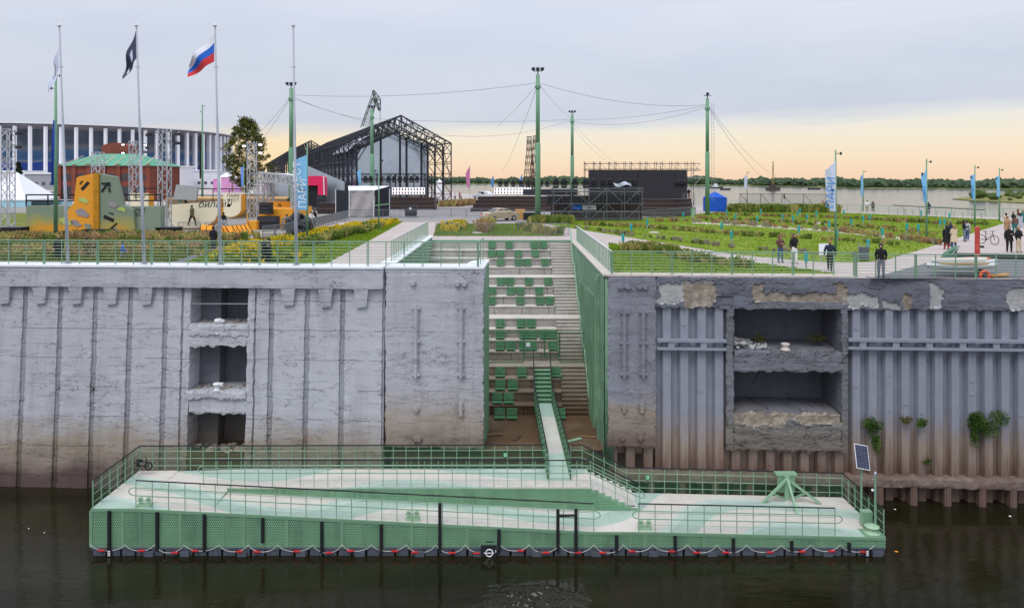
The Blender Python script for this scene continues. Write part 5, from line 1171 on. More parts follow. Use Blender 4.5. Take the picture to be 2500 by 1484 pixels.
# ------------------------------------------------------------------ openwork steel hall with mirrored house
M_iron = mat('old_dark_iron', lin(48, 50, 58), .6, .2, .4, metal=.3)
HA = Vector((-.365, .931, 0)).normalized(); HP = Vector((HA.y, -HA.x, 0))
def hall(name, label, org, hw, ze, zr, n_, step, slim=1.0):
    t_ = thing(name, label, 'hall', (org.x, org.y, G))
    def q(a, z): return HP * a + Vector((0, 0, z))
    b = MB(); w_ = .22 * slim; e = ze - G; r = zr - G; dp = 1.5
    for s in (-1, 1):
        b.beam(q(s * hw, 0), q(s * hw, e), w_, w_); b.beam(q(s * (hw - dp), 0), q(s * (hw - dp), e - .6), w_, w_)
        for k in range(6):
            z0, z1 = e * k / 6, e * (k + 1) / 6; x0, x1 = (hw, hw - dp) if k % 2 else (hw - dp, hw)
            b.beam(q(s * x0, z0), q(s * x1, z1), .12, .12); b.beam(q(s * hw, z1), q(s * (hw - dp), z1 - .05), .14, .14)
        A, B = Vector((hw, e)), Vector((0, r)); A2, B2 = Vector((hw - dp, e - 1.6)), Vector((0, r - 2.7))
        b.beam(q(s * A.x, A.y), q(s * B.x, B.y), w_, w_); b.beam(q(s * A2.x, A2.y), q(s * B2.x, B2.y), w_, w_)
        for k in range(9):
            f0, f1 = k / 9, (k + 1) / 9; u, v = A.lerp(B, f0), A2.lerp(B2, f0); v1 = A2.lerp(B2, f1); u1 = A.lerp(B, f1)
            b.beam(q(s * u.x, u.y), q(s * v.x, v.y), .12, .12); b.beam(q(s * (u if k % 2 else v).x, (u if k % 2 else v).y), q(s * (v1 if k % 2 else u1).x, (v1 if k % 2 else u1).y), .11, .11)
        b.beam(q(s * (hw - dp), e - 3.6), q(s * (hw - 3.8), e + .0), .16, .16); b.beam(q(s * (hw - dp), e - 2.6), q(s * (hw - 2.6), e - .6), .12, .12)
    b.beam(q(0, r - 2.7), q(0, r), w_, w_)
    fm = None
    for i in range(n_):
        o_ = org + HA * (i * step) - Vector((org.x, org.y, G)); o_.z = 0
        if fm is None: fm = b.build('truss_frame', M_iron, t_, loc=o_).data
        else: link('truss_frame', fm, t_, o_)
    E = HA * ((n_ - 1) * step); O = Vector((org.x, org.y, G))
    for s in (-1, 1):
        for k in range(4):
            f_ = k / 4; p = O + q(s * hw * (1 - f_), e + (r - e) * f_); MB().beam(p, p + E, .13, .13).build('purlin', M_iron, t_)
            p2 = O + q(s * (hw - dp) * (1 - f_), e - 1.6 + (r - .4 - e) * f_)
            if k % 2 == 0: MB().beam(p2, p2 + E, .10, .10).build('purlin', M_iron, t_)
        for f_ in (.35, .7): p = O + q(s * hw, e * f_); MB().beam(p, p + E, .12, .12).build('side_rail', M_iron, t_)
        b = MB()
        for i in range(0, n_ - 1, 3):
            p0 = O + HA * (i * step) + q(s * hw, e * .35); p1 = O + HA * ((i + 1) * step) + q(s * hw, e); b.beam(p0, p1, .1, .1)
            p0 = O + HA * (i * step) + q(s * hw, e); p1 = O + HA * ((i + 1) * step) + q(0, r); b.beam(p0, p1, .1, .1); b.beam(O + HA * ((i + 1) * step) + q(s * hw, e), O + HA * (i * step) + q(0, r), .1, .1)
        tag(b.build('cross_bracing', M_iron, t_), kind='stuff')
    p = O + q(0, r); MB().beam(p, p + E, .3, .3).build('ridge_beam', M_iron, t_)
    return t_
H0 = Vector((-20.7, 134, G)); hz_r, hz_e = at(0, 283, 134).z, at(0, 348, 134).z
hall('openwork_hall', 'large dark openwork steel hall with gabled lattice trusses', H0, 9.7, hz_e, hz_r, 20, 6.0)
hall('openwork_hall', 'second dark openwork steel hall receding behind the first towards the tree', H0 + HA * 122 + HP * -4, 9.0, hz_e + .5, hz_r + 1.2, 14, 9.0, 1.3)
M_mirror = mat('mirror_cladding', lin(196, 204, 212), .13, .14, .25, .06, .8, metal=.9)
def glasshouse(label, org, hw, ze, zr, L, nm, mulls, base=0.0):
    t_ = thing(nm, label, 'pavilion', (org.x, org.y, G)); O = Vector((org.x, org.y, 0))
    A = [O + HP * x + Vector((0, 0, z)) for x, z in ((-hw, G), (hw, G), (hw, ze), (0, zr), (-hw, ze))]; B = [p + HA * L for p in A]
    b = MB(); b.add(A, [(0, 1, 2, 3, 4)]); b.build('front_wall', M_mirror, t_)
    b = MB(); b.add([A[0], A[4], B[4], B[0], A[1], A[2], B[2], B[1]], [(0, 1, 2, 3), (7, 6, 5, 4)]); b.build('side_wall', M_mirror, t_)
    b = MB(); b.add([A[4], A[3], B[3], B[4], A[2], B[2]], [(0, 1, 2, 3), (1, 4, 5, 2)]); b.build('roof', mat('pale_membrane', lin(190, 196, 204), .35, .1, .3), t_)
    for f_ in mulls:
        x = hw * f_; z = zr - (zr - ze) * abs(f_); p = O + HP * x - HA * .15; MB().beam(p + Vector((0, 0, G)), p + Vector((0, 0, z)), .3, .25).build('mullion', M_iron, t_)
    return t_
gh = glasshouse('mirrored gabled house inside the openwork hall', H0 + HA * 7.5, 7.2, at(0, 352, 142).z, at(0, 325, 142).z, 60, 'mirrored_house', (-.98, -.55, -.33, .2, .38, .8, .98))
b = MB(); b.sheet(lambda a, c: H0 + HA * (5 + 22 * c) + HP * (-9.2 + 6.0 * a) + Vector((0, 0, at(0, 372, 140).z - G + 3.6 * math.sin(a * 1.5))), 10, 4); b.build('membrane_canopy', mat('pale_membrane', lin(190, 196, 204), .35, .1, .3), gh, True)
zz = at(0, 425, 140).z; p0 = H0 + HA * 5 - HP * 7.2; p1 = H0 + HA * 5 + HP * 7.2
b = MB()
for dz in (0, 1.1): b.beam((p0.x, p0.y, zz - dz), (p1.x, p1.y, zz - dz), .14, .14)
for k in range(16): a = p0.lerp(p1, k / 16); c = p0.lerp(p1, (k + 1) / 16); b.beam((a.x, a.y, zz - (1.1 if k % 2 else 0)), (c.x, c.y, zz - (0 if k % 2 else 1.1)), .09, .09)
for k in (0, 4, 8, 12, 16): a = p0.lerp(p1, k / 16); b.beam((a.x, a.y, G), (a.x, a.y, zz), .2, .2)
tr = thing('stage_truss', 'dark lighting truss hanging before the mirrored house', 'truss', (p0.x, p0.y, G)); b.build('lattice', M_iron, tr)
glasshouse('low mirrored gabled pavilion left of the grey tent', Vector((-32.5, 115, G)), 5.9, at(0, 447, 115).z, at(0, 407, 115).z, 20, 'mirrored_pavilion', (-.98, .98))
# harbour crane and lattice towers
M_cr = mat('crane_green', lin(62, 92, 78), .6, .15, .3)
D = 330.0; cp = Vector(((912 - 1250) / FPX * D, D, G)); cr = thing('harbour_crane', 'green portal crane jib rising behind the openwork hall', 'crane', cp)
def cpx(x, y): return at(x, y, D)
def latt(b, A, B, w0, w1, n_, r):
    A, B = Vector(A), Vector(B); t = (B - A).normalized(); s = t.cross(Vector((0, 1, 0))).normalized(); dpt = Vector((0, 1, 0))
    cs = [(1, 1), (-1, 1), (-1, -1), (1, -1)]
    def c_(f_, i): w_ = (w0 + (w1 - w0) * f_) / 2; return A.lerp(B, f_) + s * cs[i][0] * w_ + dpt * cs[i][1] * w_
    for i in range(4):
        b.beam(c_(0, i), c_(1, i), r * 1.5, r * 1.5)
        for k in range(n_):
            j = (i + 1) % 4; f0, f1 = k / n_, (k + 1) / n_; b.beam(c_(f0, i if k % 2 else j), c_(f1, j if k % 2 else i), r, r)
        for k in range(0, n_ + 1, 2): b.beam(c_(k / n_, i), c_(k / n_, (i + 1) % 4), r, r)
b = MB(); latt(b, cpx(893, 310), cpx(914, 240), 3.4, 1.8, 9, .15); b.build('boom', M_cr, cr)
b = MB(); latt(b, cpx(911, 222), cpx(924, 243), 1.0, 1.8, 5, .13); latt(b, cpx(924, 243), cpx(927, 272), 1.8, .7, 5, .13); latt(b, cpx(914, 240), cpx(927, 272), 1.2, .7, 5, .12); latt(b, cpx(911, 222), cpx(916, 250), .7, 1.1, 5, .12); b.build('jib', M_cr, cr)
b = MB(); b.tube([cpx(911, 222), cpx(880, 312)], .12, 4); b.build('stay_cable', M_iron, cr); b = MB(); b.tube([cpx(928, 272), cpx(928, 300)], .1, 4); b.build('hoist_cable', M_iron, cr)
b = MB(); latt(b, (cp.x, D, G), cpx(900, 315), 7, 4, 8, .4); b.build('portal', M_cr, cr)
for i, (px, yt) in enumerate(((1292, 334), (1306, 332))):
    D = 300.0 + i * 30; p = Vector(((px - 1250) / FPX * D, D, G)); H_ = at(px, yt, D).z - G
    t_ = thing('lattice_tower', ['rusty hyperboloid lattice tower left of the tallest mast', 'second hyperboloid lattice tower half hidden by the tallest mast'][i], 'tower', p); b = MB(); n_ = 12
    secs = [(0, 2.2, 0), (.48, 1.15, 1), (1.0, 1.15, 0)]
    prof = lambda f_: 2.0 * (1 - f_) ** 1.1 + .75 + .25 * max(0, (f_ - .85) / .15)
    for k in range(n_):
        for s in (-1, 1):
            pts = []
            for j in range(7):
                f_ = j / 6; a = 2 * math.pi * k / n_ + s * f_ * 1.9; r_ = prof(f_); pts.append((p.x + r_ * math.cos(a), p.y + r_ * math.sin(a), G + H_ * f_))
            b.tube(pts, .07, 4, False)
    for j in range(9):
        f_ = j / 8; r_ = prof(f_); b.tube([(p.x + r_ * math.cos(a), p.y + r_ * math.sin(a), G + H_ * f_) for a in [i_ * math.pi / 6 for i_ in range(13)]], .07, 4, False)
    b.build('lattice', mat('rust_lattice', lin(84, 66, 60), .8, .1), t_)

# ------------------------------------------------------------------ crowd barriers
M_scaf = mat('scaffold_tube', lin(104, 108, 114), .5, .15, 3.0, metal=.3)
M_galv = mat('barrier_steel', lin(120, 126, 132), .45, .08, 3.0, metal=.3)
bar0 = thing('crowd_barrier', 'x', 'barrier', (0, 0, 0), 'steel crowd barriers'); b = MB()
b.tube([(-1.05, 0, .06), (-1.05, 0, 1.05), (-1.0, 0, 1.1), (1.0, 0, 1.1), (1.05, 0, 1.05), (1.05, 0, .06)], .03, 5, False); b.tube([(-1.05, 0, .2), (1.05, 0, .2)], .024, 5); b.build('frame', M_galv, bar0)
b = MB()
for k in range(15): b.tube([(-.93 + k * .133, 0, .2), (-.93 + k * .133, 0, 1.1)], .014, 4, False)
tag(b.build('bars', M_galv, bar0), kind='stuff')
for s in (-.8, .8): MB().beam((s, -.28, .02), (s, .28, .02), .05, .04).build('foot', M_galv, bar0)
bar_k = kids(bar0); bar_used = False
def barriers(path, lab):
    global bar_used
    P = [gnd(*p) for p in path]; pos = []
    for a, c in zip(P[:-1], P[1:]):
        L_ = (c - a).length; n_ = max(1, round(L_ / 2.2)); yaw = math.atan2(c.y - a.y, c.x - a.x)
        pos += [(a + (c - a) * ((i + .5) / n_), yaw) for i in range(n_)]
    for i, (p, yaw) in enumerate(pos):
        l_ = f'{ORD[i]} steel crowd barrier from the left {lab}'
        if not bar_used: bar0.location = p; bar0.rotation_euler = (0, 0, yaw); bar0['label'] = l_; bar_used = True
        else: copy_tree(bar0, p, yaw, l_, tree=bar_k)
barriers([(640, 588), (700, 577), (765, 560), (850, 536)], 'along the yellow flower strip')
barriers([(850, 534), (1060, 533)], 'across the walkway by the grey tent'); barriers([(1065, 530), (1330, 535)], 'along the road behind the beige car')
barriers([(1345, 540), (1560, 540)], 'at the foot of the scaffold'); barriers([(1570, 536), (1700, 527)], 'between the scaffold and the far mast')
barriers([(1060, 577), (1392, 577)], 'above the top of the stairs'); barriers([(430, 573), (560, 574)], 'behind the meadow at the cream ramp')

# ------------------------------------------------------------------ skate park and event stage on the left
def mural_mat():
    m = bpy.data.materials.new('mural_paint'); m.use_nodes = True; t = NT(m.node_tree); t.n.clear()
    b = t.new('ShaderNodeBsdfPrincipled', Roughness=0.7); o = t.new('ShaderNodeOutputMaterial'); t.l.new(b.outputs[0], o.inputs[0])
    P = t.pos(); s = t.sep(P); f_ = t.m('ADD', t.m('MULTIPLY', t.noise(t.mapv(P, (.3, .3, .35)), 1.0, 1.5, .4), .5), t.m('MULTIPLY', t.m('SUBTRACT', 13.6, s[2]), .16))
    t.l.new(t.ramp(f_, [(.40, lin(126, 142, 122)), (.52, lin(168, 160, 88)), (.60, lin(224, 158, 44))]), b.inputs['Base Color']); return m
M_mural = mural_mat(); M_orange = mat('orange_paint', lin(232, 158, 44), .6, .06, .6); M_sage = mat('sage_paint', lin(134, 148, 130), .7, .06, .6); M_gold = mat('golden_strip', lin(186, 130, 14), .45, .35, 2.5)
M_cream = mat('cream_ramp', lin(236, 226, 196), .6, .04, .5); M_ply = mat('plywood', lin(200, 158, 96), .8, .12, 1.0)
D = gnd(200, 576).y
mw = thing('mural_wall', 'skate park wall painted orange and sage with a tall wedge in the middle', 'wall', gnd(230, 576))
def face(b, pts, th=.3, dd=0): b.prism([at(x, y, D + dd) for x, y in pts], (0, th, 0)); return b
face(MB(), [(64, 576), (64, 503), (180, 503), (180, 576)], .8).build('left_panel', M_mural, mw)
face(MB(), [(290, 576), (290, 504), (392, 504), (392, 576)], .8).build('right_panel', M_sage, mw)
face(MB(), [(150, 576), (160, 520), (180, 496), (187, 434), (193, 431), (228, 424), (228, 576)], .5, -.3).build('wedge_side', M_orange, mw)
face(MB(), [(241, 576), (241, 424), (283, 432), (292, 470), (300, 500), (326, 512), (330, 576)], .5, -.3).build('wedge_side', M_mural, mw)
face(MB(), [(228, 576), (228, 423), (241, 423), (241, 576)], .4, -.45).build('gold_strip', M_gold, mw)
prints = [[(196, 461), (213, 443), (219, 447), (202, 466)], [(193, 449), (200, 441), (203, 442), (195, 452)], [(254, 524), (279, 535), (277, 543), (252, 533)], [(264, 518), (276, 521), (278, 525), (268, 522)], [(250, 572), (285, 543), (287, 546), (262, 570)], [(64, 558), (68, 556), (68, 568), (64, 570)]]
for q in prints: b = MB(); face(b, q, .02, -.33 if q[0][0] > 100 else -.02).build('printed_mark', M_black, mw)
for cx_, cy_, r_, m_ in ((204, 490, 9, 0), (200, 520, 13, 1), (160, 540, 12, 0), (276, 500, 10, 1), (184, 545, 11, 1), (214, 552, 8, 2), (285, 562, 8, 2), (298, 512, 8, 0)):
    b = MB(); face(b, [(cx_ + r_ * (1 + .7 * nz3(cx_ * .3 + math.cos(q), math.sin(q), cy_)) * math.cos(q) + r_ * .5 * math.sin(q), cy_ + r_ * .8 * (1 + .7 * nz3(math.cos(q), cx_ * .3 + math.sin(q), 2)) * math.sin(q)) for q in [i * math.pi / 9 for i in range(18)]], .02, -.34 if 150 < cx_ < 330 else -.03).build('printed_spot', (mat('lime_grey', lin(176, 190, 110), .7, .2), mat('mauve_grey', lin(150, 144, 146), .7, .2, 2.0), M_sage)[m_], mw)
# the dotted arrow
b = MB(); face(b, [(246, 467), (258, 450), (262, 453), (250, 470)], .02, -.35).build('arrow_shaft', M_black, mw)
for cx_, cy_ in ((250, 448), (255, 449), (260, 448), (266, 447), (267, 453), (266, 461), (267, 467), (262, 451)): b = MB(); face(b, [(cx_ + 3 * math.cos(q), cy_ + 3 * math.sin(q)) for q in [i * math.pi / 4 for i in range(8)]], .02, -.36).build('arrow_dot', M_black, mw)
lettering('ПАРИ\nФЕСТ', .42, at(321, 516, D - .05), (1, 0, 0), (0, 0, 1), M_black, mw)
for x0, x1 in ((64, 182), (281, 392)):
    rr = thing('guard_rail', 'black guard rail on top of the ' + ('left' if x0 < 100 else 'right') + ' mural panel', 'railing', at(x0, 503, D + .5))
    for y in (476, 490): MB().beam(at(x0, y, D + .6), at(x1, y, D + .6), .08, .12).build('rail', M_black, rr)
    for x in ((x0, x0 + 53, x1) if x0 < 100 else (x0 + 4, x1)): MB().beam(at(x, 504, D + .6), at(x, 475, D + .6), .08, .08).build('post', M_black, rr)
for x0, x1, y0, y1, lab in ((0, 48, 557, 581, 'black ballast box under the leftmost truss tower'), (200, 264, 562, 580, 'black ballast box in front of the mural wedge'), (380, 430, 557, 577, 'black ballast box left of the cream ramp')):
    p = gnd((x0 + x1) / 2, y1 - 1); a, c = at(x0, y1, p.y), at(x1, y0, p.y); t_ = thing('ballast_box', lab, 'box', p); MB().box(a.x, c.x, p.y, p.y + 1.2, G, c.z).build('body', M_black, t_); MB().box(a.x - .05, c.x + .05, p.y - .04, p.y + 1.24, c.z, c.z + .05).build('lid', M_dark, t_)
M_alu = mat('truss_aluminium', lin(186, 190, 196), .35, .06, 2.0, metal=.4)
def truss_tower(px, yt, yb, wpx, label, D=None):
    p = gnd(px, yb) if D is None else Vector(((px - 1250) / FPX * D, D, G)); D = p.y; H_ = at(px, yt, D).z
    t_ = thing('truss_tower', label, 'truss', p, 'aluminium truss towers'); b = MB(); latt(b, p, (p.x, D, H_), wpx / FPX * D, wpx / FPX * D, int((H_ - G) / .8), .05); b.build('lattice', M_alu, t_); MB().cbox((p.x, D, G + .05), 1.4, 1.4, .1).build('base_plate', M_alu, t_); return t_, D
lamps = []
t_, d0 = truss_tower(20, 316, 560, 20, 'leftmost aluminium truss tower on the black ballast box'); t_, d1 = truss_tower(402, 316, 566, 22, 'aluminium truss tower left of the cream ramp'); t_, d2 = truss_tower(239, 372, 540, 20, 'aluminium truss tower behind the mural wedge'); t_, d3 = truss_tower(328, 345, 520, 17, 'aluminium truss tower right of the mural wedge'); t_, d4 = truss_tower(615, 346, 545, 17, 'aluminium truss tower under the big tree')
M_lit = mat('lit_lamp', (1, .98, .95), .5, 0, emit=2.2)
for i, (px, y, d_) in enumerate(((45, 327, d0), (45, 360, d0), (363, 330, d1), (435, 328, d1), (435, 350, d1), (302, 354, d3), (302, 374, d3), (356, 355, d3), (360, 362, d3), (597, 357, d4), (637, 354, d4), (637, 374, d4), (355, 372, d3))):
    p = at(px, y, d_); t_ = thing('stage_lamp', f'{ORD[i]} stage lamp from the left side on the truss towers', 'lamp', p, 'lamps on the truss towers'); lit = px in (302, 356, 597, 637)
    MB().cbox(p, .46, .3, .26).build('housing', M_black, t_); MB().cbox(p + Vector((0, -.17, 0)), .38, .02, .17).build('lens', M_lit if lit else M_dark, t_)
    tx = {d0: 20, d1: 402, d3: 328, d4: 615}[d_]; MB().tube([at(tx, y - 5, d_), p + Vector((0, 0, .2))], .03, 5).build('arm', M_dark, t_)
# ramps
def ramp(label, x0, x1, yt, yb, D, dark=None):
    t_ = thing('skate_ramp', label, 'ramp', (at(x0, 0, D).x, D, G)); A, B = at(x0, yb, D), at(x1, yt, D); L_ = B.x - A.x; Ht = B.z - G - .05
    b = MB(); b.sheet(lambda a, c: Vector((A.x + L_ * a, D + 2.6 * c, G + .05 + Ht * (1 - math.sqrt(max(0, 1 - (c) ** 2)) * .97))), 6, 14); b.build('riding_surface', M_cream, t_, True)
    for x in (A.x, B.x):
        pr = [(x, D + 2.6 * c, G + .04 + Ht * (1 - math.sqrt(max(0, 1 - c * c)) * .97)) for c in [i / 12 for i in range(13)]] + [(x, D + 3.6, G + Ht), (x, D + 3.6, G), (x, D, G)]
        MB().prism(pr, (.06, 0, 0)).build('side_panel', M_orange, t_)
    MB().box(A.x, B.x, D + 2.6, D + 3.6, G + Ht - .12, G + Ht + .02).build('platform', M_ply, t_); MB().tube([(A.x, D + 2.6, G + Ht + .05), (B.x, D + 2.6, G + Ht + .05)], .04, 6).build('coping_pipe', M_steel, t_)
    return t_, A, B, Ht
# big cream bowl wall: a curved face that faces the camera, rounded at its lower corners
def cream_panel(label, pts, D, txt, tp, size, shear):
    t_ = thing('curved_ramp', label, 'ramp', gnd(sum(p[0] for p in pts) / len(pts), HZ + FPX * 5 / D)); b = MB(); b.prism([at(x, y, D) for x, y in pts], (0, .15, 0)); b.build('riding_surface', M_cream, t_)
    b = MB(); b.prism([at(x + 3, y + 2, D + .16) for x, y in pts], (0, 1.2, 0)); b.build('ramp_body', M_orange, t_); lettering(txt, size, at(tp[0], tp[1], D - .02), (1, 0, .02), (0, 0, 1), M_dark, t_, shear=shear); return t_
def rounded(x0, x1, yt0, yt1, yb, r): return [(x0, yt0), (x1, yt1)] + [(x1 - r + r * math.cos(q), yb - r * .75 + r * .75 * math.sin(q)) for q in (.15, .5, .9, 1.25, 1.57)] + [(x0 + r * .5 - r * .5 * math.sin(q), yb - r * .5 + r * .5 * math.cos(q)) for q in (0, .5, 1.0, 1.5)]
cream_panel('large cream curved ramp with black lettering in front of the mural', rounded(414, 531, 500, 492, 557, 52), 70, 'билайн', (483, 507), .95, .25)
cream_panel('smaller cream curved ramp with two lines of lettering', rounded(545, 588, 472, 472, 530, 26), 88, 'ПАРИ\nФЕСТ', (554, 482), .55, 0)
cream_panel('low cream ramp behind the right mural panel', rounded(318, 362, 472, 472, 512, 12), 95, 'билайн', (325, 484), .45, .2)
t_ = thing('ramp_platform', 'long cream and plywood ramp deck behind the curved ramps', 'ramp', gnd(470, 535)); D = 85.0
a, c = at(345, 540, D), at(660, 478, D); MB().box(a.x, c.x, D + 6, D + 10, G, at(0, 490, D).z).build('deck_front', mat('brown_ply', lin(132, 112, 86), .8, .2, .8), t_); MB().box(a.x - .1, c.x, D + 6, D + 12, at(0, 490, D).z, at(0, 487, D).z).build('deck_edge', M_ply, t_)
for y in (462, 478): MB().beam(at(330, y - 2, D + 6), at(600, y, D + 6), .1, .12).build('guard_rail', M_black, t_)
for x in (332, 395, 480, 520, 560, 600): MB().beam(at(x, 492, D + 6), at(x, 461, D + 6), .08, .08).build('guard_post', M_black, t_)
pn = at(454, 470, 78); t_ = thing('billboard', 'tilted blank grey panel above the cream ramp', 'panel', (pn.x, 78, G)); MB().prism([at(422, 487, 78), at(479, 489, 78), at(483, 456, 79), at(430, 451, 79)], (0, .3, 0)).build('board', mat('blank_grey', lin(126, 128, 128), .6, .03), t_); MB().beam((pn.x - .6, 78.4, G), at(440, 487, 78.4), .5, .2).build('leg', M_sage, t_); MB().beam((pn.x + .6, 78.4, G), at(452, 488, 78.4), .2, .2).build('leg', M_black, t_)
# deck chairs
M_chair = mat('orange_canvas', lin(238, 158, 40), .8, .1, 3.0); ch0 = None
for i, (px, y, yaw) in enumerate(((498, 577, .3), (512, 579, .3), (546, 580, .9), (556, 580, .9), (566, 580, .9), (576, 579, .9), (586, 578, .9), (596, 577, .9), (606, 576, .9))):
    p = gnd(px, y); lab = f'{ORD[i]} orange canvas deck chair from the left beside the cream ramp'
    if ch0 is None:
        ch0 = thing('deck_chair', lab, 'chair', (0, 0, 0), 'orange deck chairs')
        MB().sheet(lambda a, c: Vector((-.28 + .56 * a, .5 - 1.0 * c, .95 - .75 * c - .12 * math.sin(math.pi * c))), 3, 8).build('canvas', M_chair, ch0)
        for s in (-.3, .3): MB().beam((s, .55, 1.0), (s, -.55, .05), .04, .05).build('back_frame', M_black, ch0); MB().beam((s, -.55, .35), (s, .5, .0), .04, .05).build('seat_frame', M_black, ch0)
        ch_k = kids(ch0); ch0.location = p; ch0.rotation_euler = (0, 0, yaw)
    else: copy_tree(ch0, p, yaw, lab, tree=ch_k)
# festival stage with speakers
D = gnd(660, 558).y; stg = thing('festival_stage', 'small festival stage with white truss roof and orange front', 'stage', gnd(670, 556))
b = MB(); latt(b, at(633, 430, D + 6), at(722, 441, D + 2), .9, .9, 16, .07); b.build('roof_truss', M_alu, stg)
for x, d_ in ((636, D + 6), (660, D + 8), (720, D + 2)): b = MB(); A = at(x, 440, d_); latt(b, (A.x, d_, G), A, .6, .6, 10, .06); b.build('truss_leg', M_alu, stg)
MB().hexa([at(633, 424, D + 6), at(722, 434, D + 2), at(740, 430, D + 9), at(650, 424, D + 12), at(633, 421, D + 6), at(722, 431, D + 2), at(740, 427, D + 9), at(650, 421, D + 12)]).build('roof_cover', M_white, stg)
MB().box(at(632, 0, D + 1).x, at(714, 0, D + 1).x, D + 1, D + 8, G, G + 1.9).build('stage_front', M_orange, stg)
MB().box(at(660, 0, D + 7).x, at(716, 0, D + 7).x, D + 6, D + 6.3, G + 1.9, at(0, 492, D + 6).z).build('back_panel', M_orange, stg)
b = MB(); c_ = at(672, 508, D + 5.9)
for k in range(3): b.tube([c_ + Vector(((.2 + .22 * k) * math.cos(q), -.03, (.2 + .22 * k) * math.sin(q))) for q in (-.9, -.45, 0, .45, .9)], .05, 4)
b.build('arc_mark', M_black, stg)
for i, (x0, x1, yt, yb, d_, lab) in enumerate(((632, 660, 494, 523, D - .3, 'black speaker stack on the orange stage front'), (628, 676, 528, 558, D - 1.2, 'wide black bass speaker wall in front of the festival stage'), (772, 792, 476, 520, 108, 'black speaker column beside the pink booth'))):
    a, c = at(x0, yb, d_), at(x1, yt, d_); t_ = thing('speaker_stack', lab, 'speaker', (a.x, d_, a.z)); n_ = 3 if i != 1 else 2
    z0 = G if i != 0 else a.z
    for k in range(n_): zz0 = z0 + (c.z - z0) * k / n_; zz1 = z0 + (c.z - z0) * (k + 1) / n_ - .03; MB().box(a.x, c.x, d_, d_ + .9, zz0, zz1).build('cabinet', M_black, t_); MB().box(a.x + .05, c.x - .05, d_ - .02, d_, zz0 + .05, zz1 - .05).build('grille', M_dark, t_)
a, c = at(600, 560, D - 2), at(626, 540, D - 2); t_ = thing('counter', 'orange counter box in front of the truss tower', 'counter', (a.x, D - 2, G)); MB().box(a.x, c.x, D - 2, D - .8, G, c.z).build('body', M_orange, t_); MB().beam(at(604, 555, D - 2.1), at(604, 520, D - 2.1), .12, .12).build('post', M_ply, t_)
for i, (px, y, r_) in enumerate(((724, 560, 1.0), (738, 570, .8), (730, 575, .7), (745, 560, .75))):
    p = gnd(px, y + 6); b = MB(); b.blob(p + Vector((0, 0, r_ * .8)), (r_, r_ * .8, r_ * .95), i, .35, 12, 8, 2.0); tag(b.build('bin_bag_pile', mat('black_plastic', lin(36, 38, 44), .35, .2, 3.0, .5)), ['large heap of black plastic behind the grey pole', 'middle heap of black plastic by the barrier', 'small heap of black plastic in front of the barrier', 'heap of black plastic at the light blue banner'][i], 'plastic heap')
for px, y, L_, lab in ((500, 588, 120, 'pale concrete kerb block at the end of the meadow'), (655, 580, 70, 'pale concrete block under the barriers'), (250, 581, 300, 'long grey concrete step below the mural wall')):
    p = gnd(px, y); k_ = p.y / FPX; o = MB().box(p.x - L_ / 2 * k_, p.x + L_ / 2 * k_, p.y, p.y + .6, G, G + .36).build('concrete_block', M_coping); tag(o, lab, 'block')
# pink booth, white tents, fair stalls
D = 112.0; pkb = thing('pink_booth', 'bright pink rounded event booth behind the light blue banner', 'booth', (at(755, 0, D).x, D, G)); M_pink = mat('bright_pink', lin(226, 38, 92), .5, .05)
r_ = [(724, 508), (724, 430), (783, 430), (790, 434), (791, 444), (791, 480), (776, 480), (776, 453), (740, 453), (740, 508)]
MB().prism([at(x, y, D) for x, y in r_], (0, 2, 0)).build('frame', M_pink, pkb); MB().prism([at(x, y, D + .5) for x, y in ((740, 506), (740, 440), (778, 440), (778, 506))], (0, .2, 0)).build('back_wall', M_black, pkb); MB().beam(at(790, 432, D - .1), at(791.5, 480, D - .1), .14, .1).build('white_edge', M_white, pkb)
M_tent = mat('white_tent', lin(232, 234, 240), .8, .05, .5, .2)
def tent(label, x0, x1, yt, ye, yb, m_, D=None, wall=True, dep=None):
    p = gnd((x0 + x1) / 2, yb) if D is None else Vector((((x0 + x1) / 2 - 1250) / FPX * D, D, G)); D = p.y; a, c = at(x0, ye, D), at(x1, ye, D); hw = (c.x - a.x) / 2; dp = dep or 2 * hw
    t_ = thing('tent', label, 'tent', p); zt, ze = at(0, yt, D).z, a.z
    MB().add([(a.x, D, ze), (c.x, D, ze), (c.x, D + dp, ze), (a.x, D + dp, ze), (p.x, D + dp / 2, zt)], [(0, 1, 4), (1, 2, 4), (2, 3, 4), (3, 0, 4)]).build('canopy', m_, t_)
    if wall:
        MB().box(a.x + .05, c.x - .05, D + .05, D + dp - .05, G, ze - .02).build('side_walls', m_, t_)
    for x in (a.x, c.x): MB().tube([(x, D, G), (x, D, ze)], .05).build('leg', M_steel, t_)
    return t_
tent('white marquee peak at the far left edge', -70, 62, 420, 487, 505, M_tent, wall=False); tent('blue pop-up tent at the right end of the scaffold', 1728, 1775, 468, 483, 517, mat('blue_tent', lin(16, 84, 190), .7, .06, .5))
tent('small white tent right of the openwork hall', 1062, 1080, 436, 446, 470, M_tent); tent('white tent roofs behind the low cream ramp', 270, 350, 455, 466, 488, M_tent); tent('long white tent roof behind the grey panel', 335, 430, 452, 462, 486, M_tent); tent('small white tent beside the big tree', 536, 560, 421, 432, 470, M_tent)
